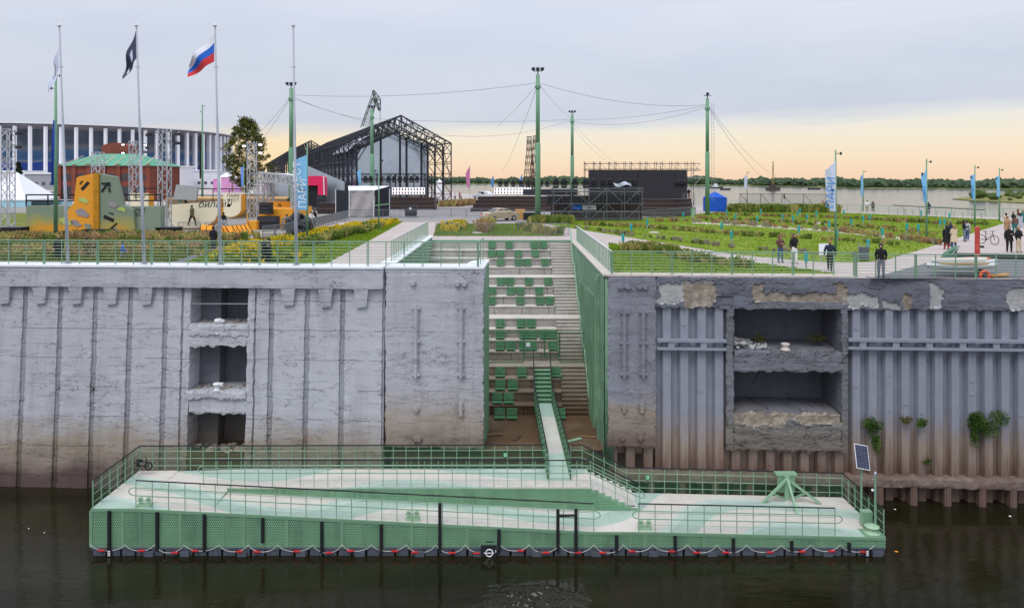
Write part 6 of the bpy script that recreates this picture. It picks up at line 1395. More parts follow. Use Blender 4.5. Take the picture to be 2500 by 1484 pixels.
fair = [(0, 62, 488, 506, lin(160, 206, 220), 'pale blue stall counter under the marquee'), (70, 125, 466, 486, lin(196, 206, 222), 'pale grey container left of the brick house'), (64, 165, 488, 500, lin(150, 200, 214), 'long pale blue trestle row behind the left mural panel'), (540, 565, 432, 470, lin(210, 150, 196), 'pink lilac fair panel near the tree'), (520, 530, 436, 470, lin(214, 140, 190), 'narrow pink fair panel'), (571, 586, 436, 470, lin(190, 150, 200), 'lilac and white fair panel'), (540, 590, 450, 468, lin(190, 150, 84), 'straw coloured fair counter'), (440, 470, 432, 452, lin(90, 130, 190), 'small blue fair stall below the stadium'), (480, 500, 436, 456, lin(214, 170, 60), 'small yellow fair stall'), (590, 640, 472, 506, lin(176, 136, 84), 'plywood ramp back wall beside the truss tower'), (690, 714, 480, 510, lin(190, 120, 60), 'rusty orange panel behind the festival stage')]
for i, (x0, x1, yt, yb, c_, lab) in enumerate(fair):
    p = gnd((x0 + x1) / 2, yb); a, c = at(x0, yb, p.y), at(x1, yt, p.y); t_ = thing('fair_stall', lab, 'stall', p); MB().box(a.x, c.x, p.y, p.y + 1.5, G, c.z - .15).build('body', mat('stall_%d' % i, c_, .7, .15, .6), t_); MB().box(a.x - .1, c.x + .1, p.y - .15, p.y + 1.6, c.z - .15, c.z).build('top', M_white, t_)

# ------------------------------------------------------------------ grey draped tent
D = gnd(900, 531).y; dt = thing('draped_tent', 'grey draped tent with dark side walls beside the walkway', 'tent', gnd(900, 531))
zT = at(0, 457, D).z; L0, L1, L2 = at(820, 0, D + 3.5).x, at(853, 0, D).x, at(913, 0, D).x; R1 = at(951, 0, D + 3.5).x
M_cvs = mat('grey_canvas', lin(168, 164, 164), .85, .1, 1.2, .5, 4.0); M_navy = mat('navy_wall', lin(30, 34, 46), .8, .15, 1.0)
MB().sheet(lambda a, c: Vector((L1 + (L2 - L1) * a + .15 * math.sin(5 * c), D + .12 * math.sin(11 * a + 3 * c) - .05 * c, zT - .5 - (zT - .6 - G) * c * (1 - .06 * math.sin(9 * a)))), 22, 16).build('front_drape', M_cvs, dt, True)
MB().add([(L1 - .1, D - .1, zT - .45), (L2 + .1, D - .1, zT - .4), (R1, D + 3.6, zT + .1), (L0 + 1.6, D + 3.6, zT + .1)], [(0, 1, 2, 3)]).build('roof', M_tent, dt)
MB().add([(L2, D, G), (R1, D + 3.5, G), (R1, D + 3.5, zT), (L2, D, zT - .45)], [(0, 1, 2, 3)]).build('side_wall', M_navy, dt); MB().add([(L0, D + 3.5, G + .4), (L1, D, G + .4), (L1, D, zT - .5), (L0, D + 3.5, zT - .4)], [(0, 1, 2, 3)]).build('side_wall', M_navy, dt)
for x, y in ((L2, D), (R1, D + 3.5), (L0, D + 3.5), (L1, D)): MB().beam((x, y - .06, G), (x, y - .06, zT - .3), .1, .1).build('pole', M_white, dt)
MB().beam((L2, D - .05, G + 1.5), (R1, D + 3.4, G + 1.6), .1, .18).build('crossbar', M_green, dt)
p = gnd(1002, 531); fc = thing('flight_case', 'dark equipment case on a trolley by the barriers', 'case', p); MB().box(p.x - .75, p.x + .75, p.y, p.y + .8, G + .7, G + 1.5).build('case_body', M_dark, fc); MB().box(p.x - .7, p.x + .7, p.y, p.y + .8, G + .15, G + .65).build('trolley', M_black, fc); MB().box(p.x - .15, p.x + .12, p.y - .02, p.y, G + .95, G + 1.25).build('paper_note', M_white, fc)

# ------------------------------------------------------------------ terraces, screen, scaffold
M_brown = mat('brown_terrace_boards', lin(62, 50, 48), .8, .2, 1.0, .2)
def terrace(label, x0, x1, yb, n_, h_, D0, dstep, bow=0.0):
    t_ = thing('terrace', label, 'terrace', (at(x0, 0, D0).x, D0, G))
    for k in range(n_):
        d_ = D0 + k * dstep; xa, xb = at(x0 + k * 6, 0, d_).x, at(x1 - k * 2, 0, d_).x; b = MB(); m = 14
        P = [(xa + (xb - xa) * i / m, d_ + bow * (2 * i / m - 1) ** 2) for i in range(m + 1)]
        poly = [(x, y, G) for x, y in P] + [(x, y + dstep + .6, G) for x, y in P[::-1]]
        b.prism(poly, (0, 0, h_ * (k + 1))); b.build('tier', M_brown, t_); b = MB(); b.prism([(x, y - .03, G + h_ * (k + 1)) for x, y in P] + [(x, y + .5, G + h_ * (k + 1)) for x, y in P[::-1]], (0, 0, .06)); b.build('bench_board', mat('bench_board', lin(92, 80, 74), .7, .2, 1.0), t_)
    return t_
terrace('dark brown stepped terrace behind the beige car', 1150, 1345, 516, 4, .52, 108, 1.6, -1.5); terrace('dark brown curved terrace right of the scaffold', 1520, 1712, 530, 4, .5, 92, 2.6, 4.0); terrace('dark brown stage terrace below the mirrored house', 940, 1062, 512, 3, .6, 113, 2.2)
terrace('low dark terrace left of the grey tent', 775, 860, 516, 2, .7, 100, 2.0)
M_led = mat('lit_white_led', (1, .96, .96), .5, 0, emit=.55)
def ledstrip(label, x0, x1, yt, yb, D, n_, red=0):
    t_ = thing('led_wall', label, 'led wall', (at(x0, 0, D).x, D, G)); A, B = at(x0, yb, D), at(x1, yt, D); MB().box(A.x, B.x, D, D + .3, A.z, B.z).build('panel', M_led, t_); dm = None
    for i in range(n_):
        for j in range(2):
            x = A.x + (B.x - A.x) * (i + .5) / n_; z = A.z + (B.z - A.z) * (j + .5) / 2; hw, hh = (B.x - A.x) / n_ * .19, (B.z - A.z) * .15
            MB().box(x - hw, x + hw, D - .05, D - .005, z - hh, z + hh).build('opening', M_dark if i < n_ - red else F_r, t_)
    for f_ in (.05, .35, .65, .95): x = A.x + (B.x - A.x) * f_; MB().beam((x, D + .2, G), (x, D + .2, A.z), .12, .12).build('leg', M_steel, t_)
ledstrip('white led strip wall with dark openings left of the tallest mast', 1206, 1296, 459, 474, 126, 12); ledstrip('white led strip wall with dark openings below the mirrored house', 957, 1037, 458, 475, 122, 11); ledstrip('short low led strip with red openings at the tallest mast', 1297, 1332, 467, 475, 125.5, 5, 5)
D = 124.0; scn = thing('led_screen', 'huge blank black screen on the riverside stage', 'screen', (at(1437, 0, D).x, D, G)); a, c = at(1437, 496, D), at(1677, 415, D)
n_ = 8
for i in range(n_):
    x0, x1 = a.x + (c.x - a.x) * i / n_, a.x + (c.x - a.x) * (i + 1) / n_; MB().box(x0, x1 - .015, D, D + .4, a.z, c.z).build('screen_panel', mat('black_screen', lin(38, 38, 44), .5, .08, .6), scn)
scf = thing('screen_scaffold', 'thin scaffold grid rising above the black screen', 'scaffold', (a.x, D + 1.5, G)); zt = at(0, 399, D).z; zm = at(0, 412, D).z; xe = at(1714, 0, D).x; x = a.x - .5
b = MB()
for y in (D + 1, D + 2.6):
    for z in (zt, zt - 1.0, zm - .3): b.tube([(a.x - .6, y, z), (xe, y, z)], .045, 4)
b.build('ledger', M_iron, scf)
k = 0
while x < xe + .1:
    b = MB()
    for y in (D + 1, D + 2.6): b.tube([(x, y, G), (x, y, zt + .35)], .045, 4)
    b.tube([(x, D + 1, zt), (x + 1.1, D + 2.6, zm)], .03, 4); b.build('standard', M_iron, scf); x += 1.1 if k % 2 else 1.6; k += 1
b = MB()
hs = (zt - G) / 3
for k in range(3):
    z0 = G + k * hs; MB().tube([(c.x + .6, D + 1, z0), (xe, D + 1, z0 + hs)], .04, 4).build('diagonal_brace', M_steel, scf); MB().tube([(c.x, D + 1, z0 + .02), (xe, D + 1, z0 + .02)], .04, 4).build('ledger', M_steel, scf)
D = gnd(1450, 541).y; sc = thing('scaffold_stand', 'tubular scaffold stand with black drapes behind the lawn', 'scaffold', gnd(1450, 541)); X0, X1 = at(1352, 0, D).x, at(1568, 0, D).x; ZT = at(0, 459, D).z
for k in range(6):
    x = X0 + (X1 - X0) * k / 5
    for y in (D, D + 2.2): MB().tube([(x, y, G), (x, y, ZT)], .045, 5).build('standard', M_scaf, sc)
for z in (G + .25, G + 1.1, G + 2.05, ZT - .45, ZT - .05):
    for y in (D, D + 2.2): MB().tube([(X0 - .3, y, z), (X1 + .2, y, z)], .035, 5).build('ledger', M_scaf, sc)
for k in range(5):
    x0, x1 = X0 + (X1 - X0) * k / 5, X0 + (X1 - X0) * (k + 1) / 5
    s_ = (x0, x1) if k % 2 == 0 else (x1, x0)
    MB().tube([(s_[0], D - .05, G + .1), (s_[1], D - .05, G + 2.05)], .035, 5).build('diagonal_brace', M_scaf, sc); MB().tube([(s_[0] + .3, D + 2.1, G + 2.05), (s_[1] + .3, D + 2.1, ZT)], .035, 5).build('diagonal_brace', M_scaf, sc); MB().tube([(s_[0], D - .04, G + 2.05), (s_[1], D - .04, ZT - .1)], .035, 5).build('diagonal_brace', M_scaf, sc)
MB().box(X0 - .8, X1 - .1, D + .4, D + .5, G + 1.95, ZT - .9).build('drape', M_black, sc); MB().box(X0 - .2, X1 + .6, D + 3, D + 3.1, G, G + 2.0).build('drape', M_brown, sc); MB().box(X0 - 3.5, X0 + 3, D + 2.6, D + 2.7, ZT - .9, ZT - .2).build('drape', M_dark, sc)
b = MB()
for k in range(26):
    for j in range(3): b.cbox((X0 - .6 + k * .42, D + .38, G + 2.1 + j * .32), .05, .03, .05)
tag(b.build('pixel_lights', M_steel, sc), kind='stuff')
for px, y, w_, h_, m_, lab in ((1408, 505, 1.0, .55, F_b, 'blue case under the scaffold'), (1438, 507, 1.6, .5, M_steel, 'silver cases under the scaffold'), (1380, 506, .4, .9, M_dark, 'dark rack under the scaffold')):
    p = at(px, y, D + 1); t_ = thing('equipment_case', lab, 'case', p); MB().cbox(p, w_, .7, h_).build('case_body', m_, t_); MB().cbox(p + Vector((0, -.36, 0)), w_ * .3, .03, .08).build('latch', M_dark, t_)
t_ = thing('cloth_bundle', 'pale crumpled cloth hung on the scaffold top', 'cloth', at(1515, 450, D)); MB().sheet(lambda a, c: at(1497 + 42 * a + 5 * c, 446 + 8 * c + 3 * math.sin(7 * a), D + .6 + .2 * math.sin(9 * a)), 12, 5).build('cloth', M_lw if False else F_lw, t_)
# moving-head stage lights
mh0 = None
MH = [(1221, 456, 122), (1236, 456, 122), (1253, 456, 122), (1272, 456, 122), (1289, 457, 122), (1303, 457, 122), (1320, 457, 118), (1336, 457, 118), (1357, 459, D + 1), (1377, 459, D + 1), (1403, 459, D + 1), (1430, 459, D + 1), (1450, 459, D + 1), (1472, 459, D + 1), (1490, 459, D + 1), (1515, 459, D + 1), (1531, 459, D + 1), (1548, 459, D + 1), (1650, 458, 110), (1657, 458, 110), (1664, 458, 110), (1671, 458, 110),
      (892, 446, 120), (905, 446, 120), (930, 446, 120), (948, 446, 120), (962, 446, 120), (976, 446, 120), (990, 446, 120), (1004, 446, 120), (1018, 446, 120)]
for i, (px, y, d_) in enumerate(MH):
    p = at(px, y, d_); lab = f'{ORD[i]} black moving-head stage light counted from the tallest mast row' if i < 22 else f'{ORD[i - 22]} black moving-head light from the left before the mirrored house'
    if mh0 is None:
        mh0 = thing('stage_light', lab, 'stage light', (0, 0, 0), 'black moving-head stage lights'); MB().lathe([(.3, 0), (.32, .16), (.2, .2)], (0, 0, 0), 8).build('base', M_black, mh0)
        b = MB(); b.box(-.36, -.26, -.1, .1, .15, .75); b.box(.26, .36, -.1, .1, .15, .75); b.box(-.36, .36, -.1, .1, .15, .24); b.build('yoke', M_black, mh0); MB().lathe([(.18, .3), (.26, .45), (.27, .95), (.2, 1.1), (.08, 1.12)], (0, 0, 0), 10).build('head', M_black, mh0); mh_k = kids(mh0); mh0.location = p
    else: copy_tree(mh0, p, 0, lab, tree=mh_k)
for i, (px, y) in enumerate(((1262, 533), (1268, 525))): pass
p = gnd(1270, 536); t_ = thing('crate_stack', 'tan wooden crates stacked beside the beige car', 'crate', p)
for k in range(2): MB().box(p.x - .6, p.x + .6, p.y, p.y + 1, G + k * .62, G + k * .62 + .58).build('crate', M_ply, t_)
p = gnd(1292, 538); t_ = thing('speaker_stack', 'low dark case beside the tallest mast', 'case', p); MB().box(p.x - .7, p.x + .7, p.y, p.y + .8, G, G + .9).build('case_body', M_black, t_); MB().box(p.x - .72, p.x + .72, p.y - .02, p.y + .82, G + .9, G + .96).build('lid', M_steel, t_)
p = gnd(1692, 536); t_ = thing('control_cabinet', 'narrow green cabinet beside the mast by the blue tent', 'cabinet', p); MB().box(p.x - .16, p.x + .16, p.y, p.y + .4, G, G + 1.3).build('body', M_greenp, t_); MB().box(p.x - .19, p.x + .19, p.y - .03, p.y + .43, G + 1.3, G + 1.36).build('cap', M_green, t_)
# sports nets along the far promenade and its railing
E0, E1 = Vector((36.5, 120.0, G)), Vector((63.0, 88.6, G))
railing('railing', 'grey promenade railing along the far river edge', [E0, E1, Vector((72, 78, G))], 1.15, 2.0, 5, r_post=.035, thick=0, r_bar=.014)
P0 = gnd(2180, 522); P1 = gnd(2402, 536); bc = thing('bar_counter', 'long dark bar counter with stools on the far railing', 'counter', P0); MB().beam(P0 + Vector((0, 0, 1.2)), P1 + Vector((0, 0, 1.15)), .4, .08).build('counter_top', M_dark, bc)
st0 = None
for i in range(11):
    q = P0.lerp(P1, (i + .5) / 11) + Vector((-.3, -.9, 0)); lab = f'{ORD[i]} thin bar stool from the left at the long bar counter'
    if st0 is None:
        st0 = thing('bar_stool', lab, 'stool', (0, 0, 0), 'bar stools on the far promenade'); MB().lathe([(.2, .76), (.22, .8), (.2, .83)], (0, 0, 0), 8).build('seat', M_steel, st0); MB().tube([(0, 0, 0), (0, 0, .76)], .035, 6).build('leg', M_steel, st0); MB().lathe([(.2, 0), (.2, .03)], (0, 0, 0), 8).build('base', M_steel, st0); st_k = kids(st0); st0.location = q
    else: copy_tree(st0, q, 0, lab, tree=st_k)
M_net = perf('sports_net', lin(86, 90, 90), .16, .47)
A, B = gnd(1806, 508), gnd(2016, 511)
for i in range(4):
    a, c = A.lerp(B, i / 4), A.lerp(B, (i + 1) / 4); t_ = thing('net_screen', f'{ORD[i]} tall grey net screen from the left on the far promenade', 'net', a, 'net screens on the far promenade'); up = Vector((0, 0, 2.4))
    MB().tube([a, a + up, c + up, c], .05, 5).build('frame', M_dark, t_); MB().add([a, c, c + up, a + up], [(0, 1, 2, 3)]).build('net', M_net, t_); MB().beam(a + up, a + Vector((1.8, -1, .1)), .25, .05).build('brace', M_dark, t_)

# ------------------------------------------------------------------ vehicles
def car(label, px, y, length, yaw, col, suv=False):
    p = gnd(px, y); t_ = thing('parked_car', label, 'car', p); s = length / 4.3; h = 1.12 if suv else 1.0
    pr = [(-2.12, .32), (-2.15, .62), (-2.08, .86), (-1.95, .92), (-1.25, .98), (-.62, 1.38), (-.1, 1.46), (.62, 1.42), (1.25, 1.02), (1.62, .98), (2.05, .88), (2.15, .6), (2.1, .3)]
    if suv: pr = [(-2.12, .35), (-2.15, .7), (-2.0, .95), (-1.2, 1.05), (-.6, 1.48), (0, 1.56), (1.2, 1.55), (1.7, 1.4), (2.05, 1.0), (2.15, .6), (2.1, .35)]
    def xf(x, yy, z): c, s_ = math.cos(yaw), math.sin(yaw); return Vector((p.x + s * (x * c - yy * s_), p.y + s * (x * s_ + yy * c), G + z * s * h))
    m_ = mat(label, col, .3, .03, 1.0, metal=.35, spec=.5); b = MB()
    rows = []
    for yy, k in ((-.84, .96), (-.78, 1.0), (.78, 1.0), (.84, .96)):
        rows.append([xf(x * (1 if abs(yy) < .8 else .985), yy * (.84 if z > 1.1 else 1), .3 + (z - .3) * k) for x, z in pr])
    base = len(b.v)
    for r_ in rows: b.v.extend(tuple(q) for q in r_)
    n_ = len(pr)
    for i in range(3):
        for j in range(n_ - 1): b.face((base + i * n_ + j, base + i * n_ + j + 1, base + (i + 1) * n_ + j + 1, base + (i + 1) * n_ + j))
    b.face([base + j for j in range(n_)][::-1]); b.face([base + 3 * n_ + j for j in range(n_)]); b.face((base, base + 3 * n_, base + 4 * n_ - 1, base + n_ - 1))
    b.build('body', m_, t_)
    M_gl = mat('car_glass', lin(46, 54, 62), .12, .05, spec=.7); top = 1.36 if not suv else 1.46
    for sgn in (-1, 1):
        for x0, x1, x2, x3 in (((-1.0, -.1, -.1, -.55)), ((0.0, 1.05, .55, 0.0))):
            MB().add([xf(x0, sgn * .80, 1.02), xf(x1, sgn * .80, 1.02), xf(x2, sgn * .742, top), xf(x3, sgn * .742, top)], [(0, 1, 2, 3) if sgn < 0 else (3, 2, 1, 0)]).build('side_window', M_gl, t_)
    MB().add([xf(-1.2, -.64, 1.03), xf(-.66, -.6, 1.37), xf(-.66, .6, 1.37), xf(-1.2, .64, 1.03)], [(0, 1, 2, 3)]).build('windscreen', M_gl, t_); xr = (1.2, .68) if not suv else (1.75, 1.3)
    MB().add([xf(xr[0] + .03, -.64, 1.06), xf(xr[1] + .03, -.6, 1.40 * (1.06 if suv else 1)), xf(xr[1] + .03, .6, 1.40 * (1.06 if suv else 1)), xf(xr[0] + .03, .64, 1.06)], [(3, 2, 1, 0)]).build('rear_window', M_gl, t_)
    for x in (-1.35, 1.3):
        for sgn in (-1, 1):
            c_ = xf(x, sgn * .76, .31); ax = (xf(0, 1, 0) - xf(0, 0, 0)).normalized(); wh = MB().tube([c_ - ax * .1, c_ + ax * .1], .31 * s, 14).build('wheel', M_black, t_); MB().tube([c_ + ax * sgn * .1, c_ + ax * sgn * .115], .19 * s, 10).build('rim', M_steel, wh)
    for sgn in (-1, 1): MB().cbox(xf(2.12, sgn * .62, .78), .14, .14, .16).build('tail_light', F_r, t_); MB().cbox(xf(-2.1, sgn * .62, .72), .14, .14, .12).build('headlight', M_white, t_); MB().cbox(xf(-.75, sgn * .92, 1.02), .16, .16, .12).build('mirror', m_, t_)
    pl = xf(2.17, 0, .62); MB().cbox(pl, .12, .3, .12).build('number_plate', M_white, t_)
    return t_
car('beige saloon car parked in front of the brown terrace', 1221, 539, 4.4, math.pi + .55, lin(186, 172, 146)); car('white suv parked beyond the brown terrace', 1178, 487, 4.8, -.5, lin(226, 228, 230), True)
# ------------------------------------------------------------------ plants
M_tuft = [grass_mat('tuft_olive', [lin(132, 128, 70), lin(168, 160, 96), lin(198, 184, 124)], .8), grass_mat('tuft_purple', [lin(120, 116, 96), lin(154, 148, 124), lin(178, 168, 142)], .8), grass_mat('tuft_yellow', [lin(170, 158, 30), lin(222, 192, 40), lin(190, 186, 60)], .8), grass_mat('tuft_green', [lin(78, 98, 42), lin(108, 126, 58), lin(136, 150, 78)], .8), grass_mat('tuft_russet', [lin(132, 106, 74), lin(168, 136, 98), lin(186, 158, 118)], .8)]
def tufts(name, label, path, width, n_, h, mi, blades_=26, seed=0, fl=.5):
    """loose clumps of blades strewn along a ground path given in photo pixels"""
    rnd = random.Random(seed); P = [gnd(*p) for p in path]; b = MB(); L_ = [(c - a).length for a, c in zip(P[:-1], P[1:])]
    for k in range(n_):
        q = rnd.random() * sum(L_); i = 0
        while q > L_[i] and i < len(L_) - 1: q -= L_[i]; i += 1
        c = P[i].lerp(P[i + 1], q / L_[i]) + Vector((rnd.gauss(0, width / 2), rnd.gauss(0, width / 2), 0))
        if c.y < 38.6 - SL * c.x: continue
        hh = h * rnd.uniform(.6, 1.3); b.m = rnd.choice(mi) if hasattr(mi, '__len__') else mi
        for j in range(blades_):
            a = rnd.uniform(0, 6.28); r_ = hh * .35 * rnd.random(); x, y = c.x + r_ * math.cos(a), c.y + r_ * math.sin(a); hx = hh * rnd.uniform(.6, 1.1); w_ = .012 + .0009 * c.y + .02 * hh; a2 = rnd.uniform(0, 6.28); o = hx * fl * rnd.random()
            b.add([(x - w_ * math.cos(a2), y - w_ * math.sin(a2), G), (x + w_ * math.cos(a2), y + w_ * math.sin(a2), G), (x + o * math.cos(a) + w_ * .6, y + o * math.sin(a), G + hx), (x + o * math.cos(a) - w_ * .6, y + o * math.sin(a), G + hx * .96)], [(0, 1, 2, 3)])
    return tag(b.build(name, M_tuft), label, 'plants', kind='stuff')
tufts('flower_strip', 'strip of yellow flowers along the left lawn', [(560, 618), (700, 592), (830, 565), (945, 545)], 1.5, 520, .45, [2, 2, 2, 3], 20, 1)
tufts('flower_strip', 'scattered yellow flowers at the front of the left lawn', [(575, 640), (700, 630)], 1.8, 260, .35, [2, 3, 3], 16, 2)
tufts('shrub_row', 'dark low shrubs along the left lawn beside the walkway', [(740, 602), (800, 588), (870, 570), (925, 556)], .7, 80, .6, [3, 3, 0], 50, 3)
tufts('meadow_plants', 'reddish wild plants in the left meadow', [(-60, 590), (120, 588), (380, 586), (560, 592)], 2.4, 420, .6, [4, 4, 0, 3], 24, 4)
tufts('meadow_plants', 'tall green wild plants behind the left railing', [(-60, 625), (250, 622), (430, 615)], 2.6, 520, .5, [0, 3, 4], 22, 5)
tufts('flower_strip', 'yellow flowers on the small lawn above the stairs', [(1098, 566), (1122, 552)], .8, 90, .6, [2, 2, 3], 26, 6)
tufts('ornamental_grass', 'dry grass clump on the small lawn above the stairs', [(1176, 568), (1196, 556)], .5, 40, .9, [0, 0, 4], 40, 7); tufts('ornamental_grass', 'grass clumps by the path above the stairs', [(1280, 560), (1330, 572), (1360, 575)], .6, 90, .6, [0, 3], 36, 8)
tufts('shrub_row', 'green shrub at the foot of the tallest mast', [(1300, 545), (1340, 544), (1400, 546)], .7, 80, .7, [3, 3, 0], 50, 9)
rows = [([(1400, 556), (1560, 578), (1800, 606), (2080, 628)], .35, 60, .3, [1, 1, 3]), ([(1430, 550), (1560, 555), (1700, 566), (1850, 578), (2000, 585), (2120, 592), (2200, 600)], .6, 150, .36, [0, 0, 3]), ([(1580, 541), (1690, 541), (1850, 552), (2040, 565), (2230, 588), (2310, 600)], .7, 110, .4, [4, 4, 1, 0]),
        ([(1700, 533), (1850, 540), (2050, 549), (2250, 566)], .9, 110, .3, [0, 4, 3]), ([(1740, 525), (1900, 529), (2100, 535), (2300, 548), (2420, 548)], 1.0, 180, .36, [4, 0, 3]), ([(1700, 538), (1900, 546), (2100, 556), (2290, 575)], .9, 70, .26, [0, 3])]
for i, (pth, wd, n_, h, mi) in enumerate(rows): tufts('ornamental_grass', f'{ORD[i]} row of ornamental grass clumps in the large lawn', pth, wd, n_, h, mi, 26, 20 + i)
tufts('shrub_row', 'tall green hedge row before the sports nets', [(1782, 517), (1900, 518), (2035, 519)], 1.0, 380, .95, [3, 3, 0], 40, 30); tufts('shrub_row', 'dark plants in the narrow front lawn', [(1520, 610), (1600, 612), (1700, 640), (1830, 655)], .6, 90, .5, [3, 0], 36, 31)
tufts('ornamental_grass', 'brown grass at the far road', [(1090, 505), (1150, 500)], 1.5, 160, .9, [4, 0], 24, 33)
# plants growing from the right quay wall
M_vine = grass_mat('vine_leaves', [lin(42, 66, 26), lin(66, 96, 36), lin(96, 122, 50)], 1.5)
M_dead = grass_mat('withered_leaves', [lin(62, 64, 34), lin(88, 88, 46), lin(112, 104, 60)], 1.5)
for i, (px, y, rx, rz, n_, lab) in enumerate(((2125, 1045, .45, .55, 900, 'hanging green plant on the sheet piles beside the niche'), (2132, 1078, .25, .5, 400, 'trailing tip of the hanging plant'), (2405, 1025, .95, .7, 2200, 'large leafy bush growing out of the sheet piles'), (2375, 1052, .35, .6, 600, 'lower left tuft of the large wall bush'), (2243, 1030, .28, .25, 350, 'small green plant on the sheet piles'), (2208, 1018, .25, .25, 220, 'small dry plant on the sheet piles'), (2260, 1123, .15, .15, 120, 'tiny plant low on the sheet piles'),
    (1878, 832, .45, .3, 350, 'dry bush in the middle of the upper right niche'), (2012, 840, .5, .25, 420, 'brownish bush at the right of the upper right niche'))):
    p = W(WU(px), .2 if i < 7 else -.9, WZ(px, y)); t_ = thing('wall_plant', lab, 'plant', p); b = MB()
    for k in range(5): c_ = p + Vector((random.uniform(-1, 1) * rx * .7, random.uniform(-.1, .1), random.uniform(-1, 1) * rz * .7)); f_ = random.uniform(.35, .75); leaves(b, c_, (rx * f_, .2, rz * f_), n_ // 4, .055, 40 + i * 9 + k)
    tag(b.build('leaves', M_vine if i not in (5, 7, 8) else M_dead, t_), kind='stuff'); b = MB()
    for k in range(5): b.tube([p + Vector((0, .3, -rz * .6)), p + Vector((random.uniform(-rx, rx) * .7, 0, random.uniform(-rz, rz) * .7))], .012, 4)
    b.build('stems', M_bark, t_)

# ------------------------------------------------------------------ teal marker posts
M_teal = mat('teal_cap', lin(30, 160, 164), .5, .05); M_stake = mat('stake_grey', lin(150, 160, 158), .7, .1)
TP = [(1762, 570), (1786, 596), (1774, 531), (1796, 544), (1849, 549), (1857, 530), (1910, 544), (1936, 549), (1953, 526), (1950, 579), (1947, 535), (1970, 545), (1993, 535), (2024, 565), (2043, 593), (2060, 531), (2078, 559), (2107, 549), (2124, 545), (2119, 622), (1968, 659), (2154, 587), (2214, 572), (2242, 575), (2249, 535), (2295, 559), (2306, 559), (2318, 542), (1541, 574), (1580, 561), (1521, 605), (1668, 539)]
tp0 = None
for i, (px, y) in enumerate(sorted(TP)):
    p = gnd(px, y); lab = f'{ORD[i]} teal-topped marker post from the left on the right lawns'
    if tp0 is None:
        tp0 = thing('marker_post', lab, 'post', (0, 0, 0), 'teal marker posts'); MB().tube([(0, 0, 0), (0, 0, .5)], .055, 8).build('stake', M_stake, tp0); MB().lathe([(.1, .45), (.1, .95), (.06, 1.0)], (0, 0, 0), 8).build('cap', M_teal, tp0); tp_k = kids(tp0); tp0.location = p
    else: copy_tree(tp0, p, 0, lab, tree=tp_k)
for i, (px, y) in enumerate(((1597, 569), (1165, 570), (1940, 541), (2004, 547))):
    p = gnd(px, y); t_ = thing('uplight', ['pale round ground lamp in the lawn behind the stairs railing', 'pale round ground lamp on the small lawn', 'pale ground slab in the far lawn', 'pale flat ground slab beside the white banner'][i], 'lamp', p); MB().lathe([(.5, 0), (.52, .06), (.2, .12)], p, 14).build('base', M_coping, t_); MB().tube([p + Vector((.1, 0, .1)), p + Vector((-.5, 0, .75 if i == 0 else .3))], .02, 5).build('stem', M_steel, t_)

# ------------------------------------------------------------------ right promenade: bin, board, boat, pillar, bicycle
p = gnd(2108, 637); t_ = thing('litter_bin', 'dark grey litter bin with open frame top on the lawn edge', 'bin', p); MB().box(p.x - .24, p.x + .24, p.y - .2, p.y + .2, G + .08, G + .85).build('body', mat('bin_grey', lin(86, 92, 96), .6, .1), t_); MB().tube([p + Vector((-.27, 0, 0)), p + Vector((-.27, 0, 1.05)), p + Vector((.27, 0, 1.05)), p + Vector((.27, 0, 0))], .03, 5).build('frame', M_stake, t_)
p = gnd(2013, 640); t_ = thing('info_board', 'small white info board behind the walking man', 'sign', p); MB().box(p.x - .32, p.x + .32, p.y, p.y + .05, G + .4, G + 1.1).build('board', M_white, t_); MB().tube([p + Vector((-.2, .06, 0)), p + Vector((-.2, .06, .9))], .03).build('leg', M_steel, t_); MB().tube([p + Vector((.2, .06, 0)), p + Vector((.2, .06, .9))], .03).build('leg', M_steel, t_)
p = gnd(2386, 632); t_ = thing('red_pillar', 'tall red and orange pillar on a flat base by the boat', 'pillar', p); MB().lathe([(.15, .1), (.14, 1.0), (.14, 1.95), (.1, 2.0)], p, 12).build('shaft', mat('red_orange', lin(186, 70, 62), .5, .18, 1.0, c2=lin(220, 110, 80)), t_); MB().box(p.x - .6, p.x + .6, p.y - .35, p.y + .35, G, G + .1).build('base', mat('orange_base', lin(222, 120, 80), .6, .1), t_)
b = MB(); a = gnd(2340, 630); c = gnd(2640, 636); b.prism([(a.x, a.y, G), (c.x, c.y - .2, G), (c.x, c.y + .5, G), (a.x, a.y + .5, G)], (0, 0, .28)); tag(b.build('dark_kerb', M_black), 'thick dark kerb beside the red pillar', 'kerb')
bp = gnd(2362, 675); bt = thing('boat', 'white rowing boat on a low trailer behind the right railing', 'boat', bp); M_bw = mat('boat_white', lin(226, 230, 234), .4, .06, 1.0)
def hull(b, c, L_, wd, h, z0, tip=.25):
    n_ = 14; base = len(b.v)
    for i in range(n_ + 1):
        f_ = 2 * i / n_ - 1; w_ = wd * math.sqrt(max(0, 1 - abs(f_) ** 2.6)) + .01; x = c.x + f_ * L_ / 2; zz = z0 + tip * abs(f_) ** 3
        for q in (-1, -.6, 0, .6, 1): b.v.append((x, c.y + q * w_, zz + h * (abs(q) ** 2.0)))
    for i in range(n_):
        for j in range(4): b.face((base + i * 5 + j, base + (i + 1) * 5 + j, base + (i + 1) * 5 + j + 1, base + i * 5 + j + 1))
        b.face((base + i * 5, base + i * 5 + 4, base + (i + 1) * 5 + 4, base + (i + 1) * 5))
b = MB(); hull(b, bp + Vector((-.1, .3, 0)), 3.6, .5, .26, G + .3, .12); b.build('hull', M_bw, bt, True); MB().beam(bp + Vector((-1.4, .3, .55)), bp + Vector((1.3, .3, .62)), .08, .06).build('stripe', M_dark, bt)
